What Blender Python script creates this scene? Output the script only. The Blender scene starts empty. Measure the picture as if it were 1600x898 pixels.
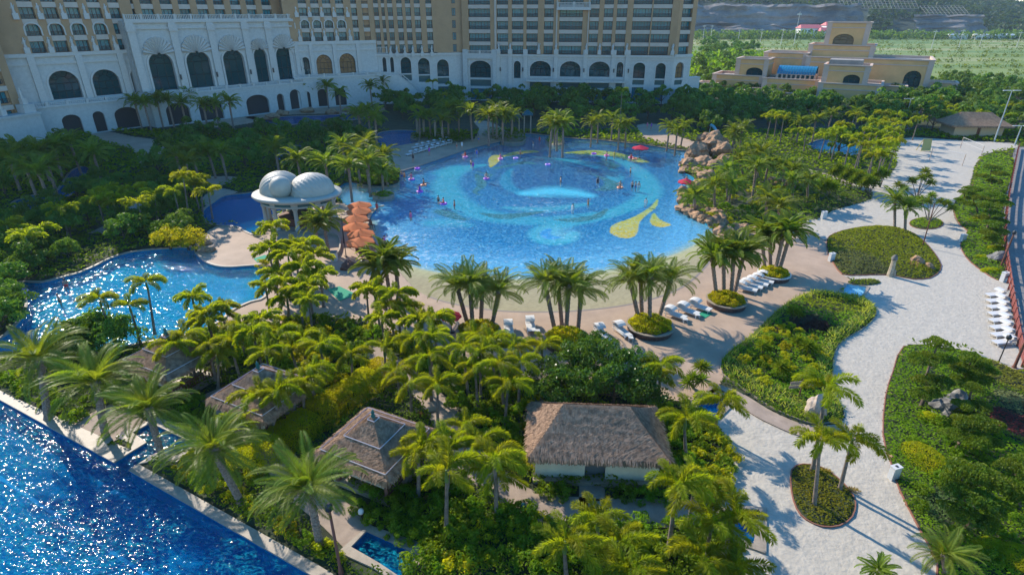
import bpy, bmesh, math, random
import numpy as np
from mathutils import Vector, Matrix, noise, geometry
R = math.radians
rnd = random.Random(7)
nr = np.random.RandomState(11)
scene = bpy.context.scene
COL = scene.collection

# ---------------------------------------------------------------- camera, sky, sun, exposure
CAM_H = 27.0; PITCH = R(25.4); FPX = 900.0
cam = bpy.data.cameras.new('camera'); camo = bpy.data.objects.new('camera', cam); COL.objects.link(camo)
cam.sensor_width = 36; cam.lens = FPX/1600*36; cam.clip_start = .5; cam.clip_end = 9000
camo.location = (0, 0, CAM_H); camo.rotation_euler = (math.pi/2-PITCH, 0, 0)
scene.camera = camo
SUN_EL = R(33.0); SUN_AZ = R(-42.5)
sd = Vector((math.sin(SUN_AZ)*math.cos(SUN_EL), math.cos(SUN_AZ)*math.cos(SUN_EL), math.sin(SUN_EL)))
w = bpy.data.worlds.new('World'); scene.world = w; w.use_nodes = True
nt = w.node_tree; bg = nt.nodes['Background']
sky = nt.nodes.new('ShaderNodeTexSky'); sky.sky_type = 'NISHITA'; sky.sun_disc = False
sky.sun_elevation = SUN_EL; sky.sun_rotation = SUN_AZ; sky.air_density = 1.1; sky.dust_density = .25; sky.ozone_density = 3.0
hsv = nt.nodes.new('ShaderNodeHueSaturation'); hsv.inputs['Saturation'].default_value = 1.35
nt.links.new(sky.outputs[0], hsv.inputs['Color']); nt.links.new(hsv.outputs[0], bg.inputs[0]); bg.inputs[1].default_value = .15
sun = bpy.data.lights.new('sun', 'SUN'); sun.energy = 3.7; sun.angle = R(.5); sun.color = (1, .90, .76)
so = bpy.data.objects.new('sun', sun); COL.objects.link(so); so.rotation_euler = sd.to_track_quat('Z', 'Y').to_euler()
so.location = (-60, 60, 90)
scene.view_settings.view_transform = 'Standard'; scene.view_settings.look = 'None'
scene.view_settings.exposure = 1.0; scene.view_settings.gamma = 1
scene.cycles.max_bounces = 8; scene.cycles.transparent_max_bounces = 16
scene.cycles.sample_clamp_indirect = 6

# ---------------------------------------------------------------- surveying: sight line of a photo point -> point at height z
def P(x, y, z=0.0):
    cx = (x-800)/FPX; cy = -(y-449)/FPX
    Y = math.cos(PITCH)+cy*math.sin(PITCH); Z = -math.sin(PITCH)+cy*math.cos(PITCH)
    t = (CAM_H-z)/(-Z); return (cx*t, Y*t, z)
def PX(X, Y, Z):
    d = Y*math.cos(PITCH)+(CAM_H-Z)*math.sin(PITCH); v = (Z-CAM_H)*math.cos(PITCH)+Y*math.sin(PITCH)
    return (800+FPX*X/d, 449-FPX*v/d)
def PP(pts, z=0.0): return [P(x, y, z)[:2] for x, y in pts]

# ---------------------------------------------------------------- helpers
def smooth_closed(pts, n=4):
    out = []; k = len(pts)
    for i in range(k):
        p0, p1, p2, p3 = pts[i-1], pts[i], pts[(i+1) % k], pts[(i+2) % k]
        for j in range(n):
            t = j/n
            out.append(tuple(.5*(2*p1[a]+(p2[a]-p0[a])*t+(2*p0[a]-5*p1[a]+4*p2[a]-p3[a])*t*t+(3*p1[a]-p0[a]-3*p2[a]+p3[a])*t**3) for a in range(len(p1))))
    return out
def smooth_open(pts, n=4):
    q = [pts[0]]+list(pts)+[pts[-1]]; out = []
    for i in range(1, len(q)-2):
        p0, p1, p2, p3 = q[i-1], q[i], q[i+1], q[i+2]
        for j in range(n):
            t = j/n
            out.append(tuple(.5*(2*p1[a]+(p2[a]-p0[a])*t+(2*p0[a]-5*p1[a]+4*p2[a]-p3[a])*t*t+(3*p1[a]-p0[a]-3*p2[a]+p3[a])*t**3) for a in range(len(p1))))
    out.append(tuple(pts[-1])); return out
def area2(p): return sum(p[i-1][0]*p[i][1]-p[i][0]*p[i-1][1] for i in range(len(p)))/2
def ccw(p): return list(p) if area2(p) > 0 else list(p)[::-1]
def inside(px, py, poly):
    r = np.zeros(len(px), bool); n = len(poly)
    for i in range(n):
        x0, y0 = poly[i-1][:2]; x1, y1 = poly[i][:2]
        if y0 == y1: continue
        c = ((y0 > py) != (y1 > py)) & (px < (x1-x0)*(py-y0)/(y1-y0)+x0); r ^= c
    return r
def distp(px, py, poly, closed=True, width=None):
    d = np.full(len(px), 1e9); n = len(poly); tt = np.zeros(len(px))
    for i in range(0 if closed else 1, n):
        x0, y0 = poly[i-1][:2]; x1, y1 = poly[i][:2]; dx, dy = x1-x0, y1-y0; L = dx*dx+dy*dy+1e-12
        t = np.clip(((px-x0)*dx+(py-y0)*dy)/L, 0, 1); q = np.hypot(px-x0-t*dx, py-y0-t*dy)
        if width is not None:
            wv = width[i-1]+(width[i]-width[i-1])*t; q = q/np.maximum(wv, 1e-3)
        m = q < d; d[m] = q[m]; tt[m] = (i-1+t[m])/n
    return (d, tt)
class MB:
    def __init__(s): s.v = []; s.f = []; s.m = []; s.sm = []
    def add(s, vs, fs, m=0, smooth=False):
        o = len(s.v); s.v += [tuple(v) for v in vs]; s.f += [[i+o for i in f] for f in fs]; s.m += [m]*len(fs); s.sm += [smooth]*len(fs)
    def box(s, x0, y0, z0, x1, y1, z1, m=0, M=None):
        vs = [Vector((x, y, z)) for z in (z0, z1) for y in (y0, y1) for x in (x0, x1)]
        if M is not None: vs = [M @ v for v in vs]
        s.add(vs, [(0, 2, 3, 1), (4, 5, 7, 6), (0, 1, 5, 4), (2, 6, 7, 3), (0, 4, 6, 2), (1, 3, 7, 5)], m)
    def tube(s, pts, r, n=6, m=0, cap=True, smooth=True):
        k = len(pts); rr = r if isinstance(r, (list, tuple)) else [r]*k; vs = []; fs = []
        P3 = [Vector(p) for p in pts]
        for i in range(k):
            t = (P3[min(i+1, k-1)]-P3[max(i-1, 0)]).normalized()
            a = t.cross(Vector((0, 0, 1)) if abs(t.z) < .9 else Vector((1, 0, 0))).normalized(); b = t.cross(a)
            for j in range(n):
                q = 2*math.pi*j/n; vs.append(P3[i]+(a*math.cos(q)+b*math.sin(q))*rr[i])
        for i in range(k-1):
            for j in range(n): fs.append((i*n+j, i*n+(j+1) % n, (i+1)*n+(j+1) % n, (i+1)*n+j))
        s.add(vs, fs, m, smooth)
        if cap: s.add([vs[j] for j in range(n)], [list(range(n))[::-1]], m); s.add([vs[(k-1)*n+j] for j in range(n)], [list(range(n))], m)
    def lathe(s, prof, n=12, c=(0, 0, 0), m=0, sx=1, sy=1, smooth=True, a0=0):
        vs = []; fs = []; k = len(prof)
        for r, z in prof:
            for j in range(n):
                q = 2*math.pi*j/n+a0; vs.append((c[0]+r*sx*math.cos(q), c[1]+r*sy*math.sin(q), c[2]+z))
        for i in range(k-1):
            for j in range(n): fs.append((i*n+j, i*n+(j+1) % n, (i+1)*n+(j+1) % n, (i+1)*n+j))
        s.add(vs, fs, m, smooth)
        s.add([vs[j] for j in range(n)], [list(range(n))[::-1]], m); s.add([vs[(k-1)*n+j] for j in range(n)], [list(range(n))], m)
    def sheet(s, poly, z, holes=(), m=0):
        loops = [ccw(poly)]+[ccw(h)[::-1] for h in holes]
        L3 = [[Vector((p[0], p[1], 0)) for p in l] for l in loops]
        tr = geometry.tessellate_polygon(L3); vs = [(v.x, v.y, z) for l in L3 for v in l]; fs = []
        for t in tr:
            a, b, c = (Vector(vs[i]) for i in t)
            fs.append(tuple(t) if (b-a).cross(c-a).z > 0 else tuple(reversed(t)))
        s.add(vs, fs, m)
    def wallring(s, poly, z0, z1, m=0, inward=False):
        p = ccw(poly); n = len(p); vs = [(a[0], a[1], z) for z in (z0, z1) for a in p]
        fs = [(i, (i+1) % n, n+(i+1) % n, n+i) for i in range(n)]
        s.add(vs, [f[::-1] for f in fs] if inward else fs, m)
    def prism(s, poly, z0, z1, m=0, mt=None):
        s.sheet(poly, z1, m=m if mt is None else mt); s.wallring(poly, z0, z1, m)
    def rim(s, poly, w0, w1, z0, z1, m=0):
        "kerb along a closed line, from offset w0 to w1 outward"
        p = ccw(poly); n = len(p); nn = []
        for i in range(n):
            d = Vector((p[(i+1) % n][0]-p[i-1][0], p[(i+1) % n][1]-p[i-1][1])); d = d.normalized() if d.length > 1e-6 else Vector((1, 0)); 
            e1 = Vector((p[i][0]-p[i-1][0], p[i][1]-p[i-1][1])); e1 = e1.normalized() if e1.length > 1e-6 else d
            k = 1/max(.5, e1.dot(d)); nn.append(Vector((d.y, -d.x))*k)
        vs = []
        for off, z in ((w0, z0), (w0, z1), (w1, z1), (w1, z0)):
            vs += [(p[i][0]+nn[i].x*off, p[i][1]+nn[i].y*off, z) for i in range(n)]
        fs = []
        for a in range(4):
            b = (a+1) % 4
            for i in range(n):
                j = (i+1) % n; fs.append((a*n+i, a*n+j, b*n+j, b*n+i)[::-1])
        s.add(vs, fs, m)
    def mesh(s, name, mats):
        me = bpy.data.meshes.new(name); me.from_pydata(s.v, [], s.f)
        for x in (mats if isinstance(mats, (list, tuple)) else [mats]): me.materials.append(x)
        me.polygons.foreach_set('material_index', s.m); me.polygons.foreach_set('use_smooth', s.sm); me.update(); return me
    def obj(s, name, mats, parent=None, **k): return link(name, s.mesh(name, mats), parent, **k)
def link(name, me, parent=None, loc=None, rz=0, scale=None, M=None, kind=None, label=None, cat=None, group=None):
    o = bpy.data.objects.new(name, me); COL.objects.link(o)
    if parent is not None: o.parent = parent
    if M is not None: o.matrix_local = M
    else:
        if loc is not None: o.location = loc
        o.rotation_euler = (0, 0, rz)
        if scale is not None: o.scale = (scale,)*3 if isinstance(scale, (int, float)) else scale
    tag(o, label, cat, group, kind); return o
def tag(o, label=None, cat=None, group=None, kind=None):
    if label: o['label'] = label
    if cat: o['category'] = cat
    if group: o['group'] = group
    if kind: o['kind'] = kind
    return o
def thing(name, label, cat, loc=(0, 0, 0), rz=0, group=None, scale=None):
    return link(name, None, None, loc, rz, scale, label=label, cat=cat, group=group)
def dup(root, loc=None, rz=None, label=None, group=None, scale=None):
    kids = [c for c in root.children]
    r = root.copy(); COL.objects.link(r)
    if loc is not None: r.location = loc
    if rz is not None: r.rotation_euler = (0, 0, rz)
    if scale is not None: r.scale = (scale,)*3
    if label: r['label'] = label
    if group: r['group'] = group
    for ch in kids:
        c = ch.copy(); COL.objects.link(c); c.parent = r
        for g in ch.children:
            d = g.copy(); COL.objects.link(d); d.parent = c
    return r
def np_mesh(name, verts, nper, mat, colors=None):
    "verts (N*nper,3): N separate polygons of nper corners"
    nv = len(verts); me = bpy.data.meshes.new(name); N = nv//nper
    me.vertices.add(nv); me.vertices.foreach_set('co', np.ascontiguousarray(verts, np.float32).ravel())
    me.loops.add(nv); me.loops.foreach_set('vertex_index', np.arange(nv, dtype=np.int32))
    me.polygons.add(N); me.polygons.foreach_set('loop_start', np.arange(0, nv, nper, dtype=np.int32))
    try: me.polygons.foreach_set('loop_total', np.full(N, nper, np.int32))
    except Exception: pass
    if colors is not None:
        at = me.color_attributes.new('tone', 'FLOAT_COLOR', 'POINT'); c = np.ones((nv, 4), np.float32); c[:, :3] = np.repeat(colors, nper, axis=0)[:, :3]
        at.data.foreach_set('color', c.ravel())
    me.materials.append(mat); me.update(calc_edges=True); me.validate(); return me
ORD = ['first', 'second', 'third', 'fourth', 'fifth', 'sixth', 'seventh', 'eighth', 'ninth', 'tenth', 'eleventh', 'twelfth', 'thirteenth', 'fourteenth', 'fifteenth', 'sixteenth', 'seventeenth', 'eighteenth', 'nineteenth', 'twentieth']
def ordn(i):
    if i < 20: return ORD[i]
    t = ['twenty', 'thirty', 'forty', 'fifty', 'sixty', 'seventy', 'eighty', 'ninety'][(i+1)//10-2]
    return {'twenty': 'twentieth', 'thirty': 'thirtieth', 'forty': 'fortieth', 'fifty': 'fiftieth', 'sixty': 'sixtieth', 'seventy': 'seventieth', 'eighty': 'eightieth', 'ninety': 'ninetieth'}[t] if (i+1) % 10 == 0 else t+'-'+ORD[(i+1) % 10-1]

# ---------------------------------------------------------------- materials
MATS = {}
def mat(name, col, rough=.6, spec=.5, metal=0, nscale=None, namt=.15, bump=0, bscale=None, col2=None, vary=0, coat=0):
    if name in MATS: return MATS[name]
    m = bpy.data.materials.new(name); m.use_nodes = True; t = m.node_tree; b = t.nodes['Principled BSDF']
    b.inputs['Roughness'].default_value = rough; b.inputs['Metallic'].default_value = metal; b.inputs['Specular IOR Level'].default_value = spec
    c = (*col, 1); b.inputs['Base Color'].default_value = c
    out = None
    if nscale or vary:
        geo = t.nodes.new('ShaderNodeNewGeometry'); mix = t.nodes.new('ShaderNodeMix'); mix.data_type = 'RGBA'
        c2 = col2 or tuple(x*(1-namt*2) for x in col)
        mix.inputs[6].default_value = (*[min(1, x*(1+namt*.6)) for x in col], 1); mix.inputs[7].default_value = (*c2, 1)
        if nscale:
            nz = t.nodes.new('ShaderNodeTexNoise'); nz.inputs['Scale'].default_value = nscale; nz.inputs['Detail'].default_value = 5
            nz.inputs['Roughness'].default_value = .65
            t.links.new(geo.outputs['Position'], nz.inputs['Vector'])
            mr = t.nodes.new('ShaderNodeMapRange'); mr.inputs[1].default_value = .33; mr.inputs[2].default_value = .67
            t.links.new(nz.outputs[0], mr.inputs[0]); t.links.new(mr.outputs[0], mix.inputs[0])
        else: mix.inputs[0].default_value = 0
        out = mix.outputs[2]
        if vary:
            oi = t.nodes.new('ShaderNodeObjectInfo'); hs = t.nodes.new('ShaderNodeHueSaturation')
            mm = t.nodes.new('ShaderNodeMapRange'); mm.inputs[3].default_value = 1-vary; mm.inputs[4].default_value = 1+vary
            t.links.new(oi.outputs['Random'], mm.inputs[0]); t.links.new(mm.outputs[0], hs.inputs['Value']); t.links.new(out, hs.inputs['Color']); out = hs.outputs[0]
        t.links.new(out, b.inputs['Base Color'])
    if bump:
        nz2 = t.nodes.new('ShaderNodeTexNoise'); nz2.inputs['Scale'].default_value = bscale or 4; nz2.inputs['Detail'].default_value = 6
        g2 = t.nodes.new('ShaderNodeNewGeometry'); t.links.new(g2.outputs['Position'], nz2.inputs['Vector'])
        bp = t.nodes.new('ShaderNodeBump'); bp.inputs['Strength'].default_value = 1; bp.inputs['Distance'].default_value = bump
        t.links.new(nz2.outputs[0], bp.inputs['Height']); t.links.new(bp.outputs[0], b.inputs['Normal'])
    MATS[name] = m; return m
def leafmat(name, col, col2, trans=.45, scale=.5, vary=.25, attr=False, rough=.45):
    if name in MATS: return MATS[name]
    m = bpy.data.materials.new(name); m.use_nodes = True; t = m.node_tree; N = t.nodes; L = t.links
    for n in list(N): N.remove(n)
    o = N.new('ShaderNodeOutputMaterial'); pb = N.new('ShaderNodeBsdfPrincipled'); tr = N.new('ShaderNodeBsdfTranslucent'); mx = N.new('ShaderNodeMixShader')
    pb.inputs['Roughness'].default_value = rough; pb.inputs['Specular IOR Level'].default_value = .12
    geo = N.new('ShaderNodeNewGeometry'); nz = N.new('ShaderNodeTexNoise'); nz.inputs['Scale'].default_value = scale; nz.inputs['Detail'].default_value = 3
    L.new(geo.outputs['Position'], nz.inputs['Vector'])
    mr = N.new('ShaderNodeMapRange'); mr.inputs[1].default_value = .35; mr.inputs[2].default_value = .65; L.new(nz.outputs[0], mr.inputs[0])
    mc = N.new('ShaderNodeMix'); mc.data_type = 'RGBA'; mc.inputs[6].default_value = (*col, 1); mc.inputs[7].default_value = (*col2, 1); L.new(mr.outputs[0], mc.inputs[0])
    hs = N.new('ShaderNodeHueSaturation'); mm = N.new('ShaderNodeMapRange'); mm.inputs[3].default_value = 1-vary; mm.inputs[4].default_value = 1+vary
    oi = N.new('ShaderNodeObjectInfo'); ad = N.new('ShaderNodeMath'); ad.operation = 'ADD'; L.new(oi.outputs['Random'], ad.inputs[0]); L.new(geo.outputs['Random Per Island'], ad.inputs[1])
    ml = N.new('ShaderNodeMath'); ml.operation = 'MULTIPLY'; ml.inputs[1].default_value = .5; L.new(ad.outputs[0], ml.inputs[0])
    L.new(ml.outputs[0], mm.inputs[0]); L.new(mm.outputs[0], hs.inputs['Value'])
    h2 = N.new('ShaderNodeMapRange'); h2.inputs[3].default_value = .485; h2.inputs[4].default_value = .515; L.new(oi.outputs['Random'], h2.inputs[0]); L.new(h2.outputs[0], hs.inputs['Hue'])
    src = mc.outputs[2]
    if attr:
        at = N.new('ShaderNodeAttribute'); at.attribute_name = 'tone'; src = at.outputs['Color']
    L.new(src, hs.inputs['Color']); L.new(hs.outputs[0], pb.inputs['Base Color'])
    tc = N.new('ShaderNodeMix'); tc.data_type = 'RGBA'; tc.blend_type = 'MULTIPLY'; tc.inputs[0].default_value = 1; tc.inputs[7].default_value = (2.3, 2.15, .5, 1)
    L.new(hs.outputs[0], tc.inputs[6]); L.new(tc.outputs[2], tr.inputs[0])
    mx.inputs[0].default_value = trans; L.new(pb.outputs[0], mx.inputs[1]); L.new(tr.outputs[0], mx.inputs[2]); L.new(mx.outputs[0], o.inputs[0])
    MATS[name] = m; return m
def watermat(name, tint, body, bodyf=.25, wave=.06, scale=1.2, foam=0, aniso=1.0, rough=.05, fine=.05, gl_=.5, light_mottle=0, fs=4.3):
    m = bpy.data.materials.new(name); m.use_nodes = True; t = m.node_tree; N = t.nodes; L = t.links
    for n in list(N): N.remove(n)
    o = N.new('ShaderNodeOutputMaterial'); geo = N.new('ShaderNodeNewGeometry'); mp = N.new('ShaderNodeMapping'); mp.inputs['Rotation'].default_value = (0, 0, R(38)); mp.inputs['Scale'].default_value = (1, aniso, 1)
    L.new(geo.outputs['Position'], mp.inputs[0])
    n1 = N.new('ShaderNodeTexNoise'); n1.inputs['Scale'].default_value = scale; n1.inputs['Detail'].default_value = 1.0; n1.inputs['Roughness'].default_value = .5; n1.inputs['Distortion'].default_value = .5
    L.new(mp.outputs[0], n1.inputs['Vector'])
    n3 = N.new('ShaderNodeTexNoise'); n3.inputs['Scale'].default_value = scale*fs; n3.inputs['Detail'].default_value = 0; n3.inputs['Distortion'].default_value = .8; L.new(mp.outputs[0], n3.inputs['Vector'])
    b0_ = N.new('ShaderNodeBump'); b0_.inputs['Distance'].default_value = fine; b0_.inputs['Strength'].default_value = 1; mr3 = N.new('ShaderNodeMapRange'); mr3.inputs[1].default_value = .56; mr3.inputs[2].default_value = .80; L.new(n3.outputs[0], mr3.inputs[0]); L.new(mr3.outputs[0], b0_.inputs['Height'])
    bp = N.new('ShaderNodeBump'); bp.inputs['Distance'].default_value = wave; bp.inputs['Strength'].default_value = 1; L.new(n1.outputs[0], bp.inputs['Height']); L.new(b0_.outputs[0], bp.inputs['Normal'])
    gl = N.new('ShaderNodeBsdfGlossy'); gl.inputs['Roughness'].default_value = rough; gl.inputs['Color'].default_value = (gl_, gl_, gl_, 1); L.new(bp.outputs[0], gl.inputs['Normal'])
    dt = N.new('ShaderNodeVectorMath'); dt.operation = 'DOT_PRODUCT'; L.new(geo.outputs['Incoming'], dt.inputs[0]); L.new(geo.outputs['Normal'], dt.inputs[1])
    ab = N.new('ShaderNodeMath'); ab.operation = 'ABSOLUTE'; L.new(dt.outputs['Value'], ab.inputs[0])
    om = N.new('ShaderNodeMath'); om.operation = 'SUBTRACT'; om.inputs[0].default_value = 1; L.new(ab.outputs[0], om.inputs[1])
    pw = N.new('ShaderNodeMath'); pw.operation = 'POWER'; pw.inputs[1].default_value = 5; L.new(om.outputs[0], pw.inputs[0])
    fr = N.new('ShaderNodeMath'); fr.operation = 'MULTIPLY_ADD'; fr.inputs[1].default_value = .9; fr.inputs[2].default_value = .02; L.new(pw.outputs[0], fr.inputs[0])
    tp = N.new('ShaderNodeBsdfTransparent'); tp.inputs[0].default_value = (*tint, 1)
    df = N.new('ShaderNodeBsdfDiffuse'); df.inputs[0].default_value = (*body, 1); L.new(bp.outputs[0], df.inputs['Normal'])
    m1 = N.new('ShaderNodeMixShader'); m1.inputs[0].default_value = bodyf; L.new(tp.outputs[0], m1.inputs[1]); L.new(df.outputs[0], m1.inputs[2])
    if light_mottle:  # refracted and reflected light ripples, painted as noisy patches of body colour
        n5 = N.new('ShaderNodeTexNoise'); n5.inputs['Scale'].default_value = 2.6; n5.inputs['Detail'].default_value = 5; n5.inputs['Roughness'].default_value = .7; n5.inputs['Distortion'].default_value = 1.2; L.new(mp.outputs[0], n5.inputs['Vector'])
        mr5 = N.new('ShaderNodeMapRange'); mr5.inputs[1].default_value = .47; mr5.inputs[2].default_value = .66; mr5.inputs[3].default_value = bodyf; mr5.inputs[4].default_value = bodyf+light_mottle; L.new(n5.outputs[0], mr5.inputs[0]); L.new(mr5.outputs[0], m1.inputs[0])
    m2 = N.new('ShaderNodeMixShader'); L.new(fr.outputs[0], m2.inputs[0]); L.new(m1.outputs[0], m2.inputs[1]); L.new(gl.outputs[0], m2.inputs[2])
    fin = m2.outputs[0]
    if foam:
        n2 = N.new('ShaderNodeTexNoise'); n2.inputs['Scale'].default_value = 1.5; n2.inputs['Detail'].default_value = 8; n2.inputs['Roughness'].default_value = .75; L.new(geo.outputs['Position'], n2.inputs['Vector'])
        at = N.new('ShaderNodeAttribute'); at.attribute_name = 'foam'
        su = N.new('ShaderNodeMath'); su.operation = 'MULTIPLY_ADD'; su.inputs[1].default_value = .5; L.new(at.outputs['Fac'], su.inputs[0]); L.new(n2.outputs[0], su.inputs[2])
        mr = N.new('ShaderNodeMapRange'); mr.inputs[1].default_value = .63; mr.inputs[2].default_value = .95; mr.inputs[4].default_value = foam; L.new(su.outputs[0], mr.inputs[0])
        fd = N.new('ShaderNodeBsdfDiffuse'); fd.inputs[0].default_value = (.8, .85, .88, 1)
        m3 = N.new('ShaderNodeMixShader'); L.new(mr.outputs[0], m3.inputs[0]); L.new(fin, m3.inputs[1]); L.new(fd.outputs[0], m3.inputs[2]); fin = m3.outputs[0]
    L.new(fin, o.inputs[0]); MATS[name] = m; return m
M_soil = mat('soil', (.035, .05, .018), .95, nscale=.6, namt=.3, bump=.05)
M_deck = mat('deck_paving', (.41, .29, .20), .8, nscale=.32, namt=.11, bump=.004, bscale=20)
M_sand = mat('white_sand', (.43, .385, .315), .95, nscale=1.6, namt=.07, bump=.06, bscale=4.0)
M_cop = mat('coping_stone', (.32, .26, .195), .6, nscale=3, namt=.12)
M_tile = mat('pool_tile_blue', (.0, .23, .38), .9, 0, nscale=6, namt=.15)
M_tiled = mat('pool_tile_deep', (.0, .135, .30), .9, 0, nscale=5, namt=.15)
M_lane = mat('lane_tile', (.02, .24, .46), .9, 0)
M_stone = mat('podium_stone', (.47, .475, .455), .75, nscale=1.5, namt=.07, bump=.01, bscale=3)
M_stone2 = mat('carved_stone', (.50, .49, .46), .7, nscale=2, namt=.06)
M_ochre = mat('ochre_render', (.40, .255, .14), .85, nscale=.4, namt=.06)
M_cream = mat('cream_band', (.48, .42, .36), .8, nscale=.5, namt=.06)
M_dark = mat('dark_metal', (.02, .022, .025), .4)
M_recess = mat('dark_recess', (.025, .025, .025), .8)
M_white = mat('white_paint', (.55, .55, .54), .5)
M_thatch = None
M_rock = mat('tan_rock', (.40, .235, .13), .9, nscale=1.1, namt=.28, bump=.35, bscale=1.3)
M_grock = mat('grey_rock', (.20, .19, .175), .9, nscale=2, namt=.3, bump=.12, bscale=3)
M_wood = mat('brown_timber', (.16, .06, .035), .7, nscale=5, namt=.2)
M_trunk = mat('palm_bark', (.30, .215, .165), .95, nscale=9, namt=.3, bump=.04, bscale=12)
M_trunkg = mat('smooth_palm_bark', (.22, .17, .135), .8, nscale=4, namt=.25, vary=.15)
M_shaft = mat('crownshaft_green', (.10, .16, .04), .5)
M_bark = mat('tree_bark', (.13, .09, .06), .95, nscale=6, namt=.3)
L_fox = leafmat('foxtail_leaf', (.150, .195, .012), (.225, .245, .018), .55, .7, .3)
L_pho = leafmat('date_palm_leaf', (.105, .155, .022), (.165, .205, .032), .42, .6, .3)
L_tree = leafmat('tree_leaf', (.06, .13, .022), (.115, .185, .03), .35, .4, .35)
L_shrub = leafmat('shrub_leaf', (0.097, 0.180, 0.013), (0.168, 0.246, 0.016), .4, .8, .35)
L_lime = leafmat('lime_shrub_leaf', (0.238, 0.270, 0.012), (0.346, 0.330, 0.017), .5, .9, .25)
L_sea = leafmat('glossy_tree_leaf', (0.045, 0.102, 0.018), (0.091, 0.156, 0.027), .3, .9, .4, rough=.3)
L_pine = leafmat('pine_needle', (0.065, 0.120, 0.013), (0.130, 0.168, 0.015), .3, .9, .25)
L_span = leafmat('screwpine_leaf', (0.097, 0.156, 0.018), (0.156, 0.204, 0.024), .4, .8, .3)
L_red = leafmat('red_foliage', (.16, .03, .03), (.10, .025, .03), .3, 1, .3)
L_grd = leafmat('ground_leaf', (.1, .1, .1), (.1, .1, .1), .5, .5, .3, attr=True, rough=.65)
# ---------------------------------------------------------------- outlines surveyed from the photo (photo points -> ground)
main_px = [(588,326),(577,340),(575,356),(582,370),(590,382),(601,391),(612,405),(625,425),(645,448),(668,463),(700,473),(750,482),(800,487),(880,487),(950,481),(1010,470),(1060,452),(1090,430),(1112,405),(1128,388),(1118,362),(1104,350),(1083,338),(1066,325),(1062,310),(1066,298),(1082,292),(1084,278),(1066,268),(1064,256),(1072,246),(1085,237),(1060,235),(1036,231),(1010,227),(972,223),(935,219),(900,217),(870,214),(845,211),(822,209),(790,214),(781,221),(740,231),(691,247),(650,261),(626,268),(622,286),(590,291),(560,287),(541,286),(528,296),(530,312),(545,322),(560,326)]
MAIN = smooth_closed(PP(main_px), 3)
left_px = [(32,442),(64,442),(94,435),(124,427),(150,416),(172,405),(195,397),(225,392),(262,389),(298,387),(306,397),(319,409),(337,416),(360,418),(390,416),(412,417),(421,440),(411,465),(390,472),(360,486),(345,500),(310,518),(280,525),(240,532),(180,545),(150,548),(100,535),(60,545),(0,560),(-60,575),(-60,545),(0,530),(27,507),(41,487),(43,470),(38,455)]
LEFTP = smooth_closed(PP(left_px), 3)
gz_px = [(318,330),(335,316),(352,306),(380,303),(402,300),(420,296),(440,300),(455,310),(452,325),(430,338),(415,350),(400,366),(385,362),(370,354),(340,352),(322,345)]
GZP = smooth_closed(PP(gz_px), 3)
sm_px = [(207,677),(236,661),(306,695),(275,717),(243,709)]
a_, b_ = P(-150, 545), P(650, 990)
LAP = [a_[:2], P(0,625)[:2], P(179,723)[:2], P(229,692)[:2], P(207,677)[:2], P(236,661)[:2], P(306,694)[:2], P(278,712)[:2], P(243,709)[:2], P(202,735)[:2], P(483,897)[:2], b_[:2], (-10, 4), (-75, 4), (-90, 60)]
RV1 = smooth_closed(PP([(588,212),(600,206),(625,204),(650,205),(662,208),(655,213),(645,216),(655,222),(625,228),(600,231),(590,224)]), 3)
RV2 = smooth_closed(PP([(50,306),(85,302),(100,285),(112,268),(132,260),(142,272),(135,292),(110,305),(85,318),(70,335),(40,330),(20,318)]), 3)
RV3 = smooth_closed(PP([(424,247),(440,236),(462,228),(480,232),(474,243),(450,253),(430,254)]), 3)
RV4 = smooth_closed(PP([(405,190),(440,183),(500,181),(560,178),(590,180),(570,186),(500,190),(440,197),(410,197)]), 3)
RV5 = smooth_closed(PP([(1262,226),(1285,218),(1315,214),(1340,220),(1345,236),(1332,243),(1300,240),(1272,236)]), 3)
PL1 = PP([(548,856),(573,830),(655,866),(628,905),(592,881)])
PL2 = PP([(1083,633),(1121,612),(1150,624),(1114,653)])
PL3 = PP([(1136,797),(1186,798),(1178,852),(1130,836)])
PL4 = PP([(1323,444),(1356,449),(1343,468),(1313,462)])
POOLS = [MAIN, LEFTP, GZP, LAP, RV1, RV2, RV3, RV4, RV5, PL1, PL2, PL3, PL4]
DECK = smooth_closed(PP([(300,389),(318,368),(338,354),(372,355),(392,366),(405,372),(430,350),(455,330),(480,318),(535,318),(590,322),(592,345),(640,372),(1100,372),(1118,362),(1150,366),(1180,352),(1205,350),(1245,345),(1262,362),(1290,376),(1298,397),(1318,428),(1330,440),(1315,455),(1290,470),(1250,480),(1200,520),(1140,570),(1120,612),(1080,628),(1030,620),(1000,600),(850,595),(700,560),(560,500),(470,500),(400,515),(340,512),(345,495),(360,488),(392,474),(412,462),(420,440),(412,416),(390,416),(350,418),(318,409)]), 2)
DECK2 = smooth_closed(PP([(600,232),(640,222),(660,216),(700,222),(740,218),(748,200),(740,190),(765,190),(790,205),(795,214),(760,228),(690,249),(640,265),(612,266),(598,250)]), 2)
DECK3 = smooth_closed(PP([(290,284),(330,276),(372,277),(356,287),(340,293),(372,300),(345,312),(325,322),(312,312),(330,298),(318,291)]), 2)
PLAZA = [smooth_closed(PP(q), 2) for q in ([(140,208),(165,205),(210,214),(255,222),(250,245),(225,262),(215,250),(205,232),(160,222)], [(380,180),(420,176),(480,168),(570,162),(600,168),(590,178),(500,178),(430,181),(400,188)], [(995,196),(1020,194),(1042,196),(1050,210),(1075,218),(1090,226),(1084,234),(1040,226),(1005,216)], [(300,190),(330,186),(400,182),(395,192),(330,200)])]
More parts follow.
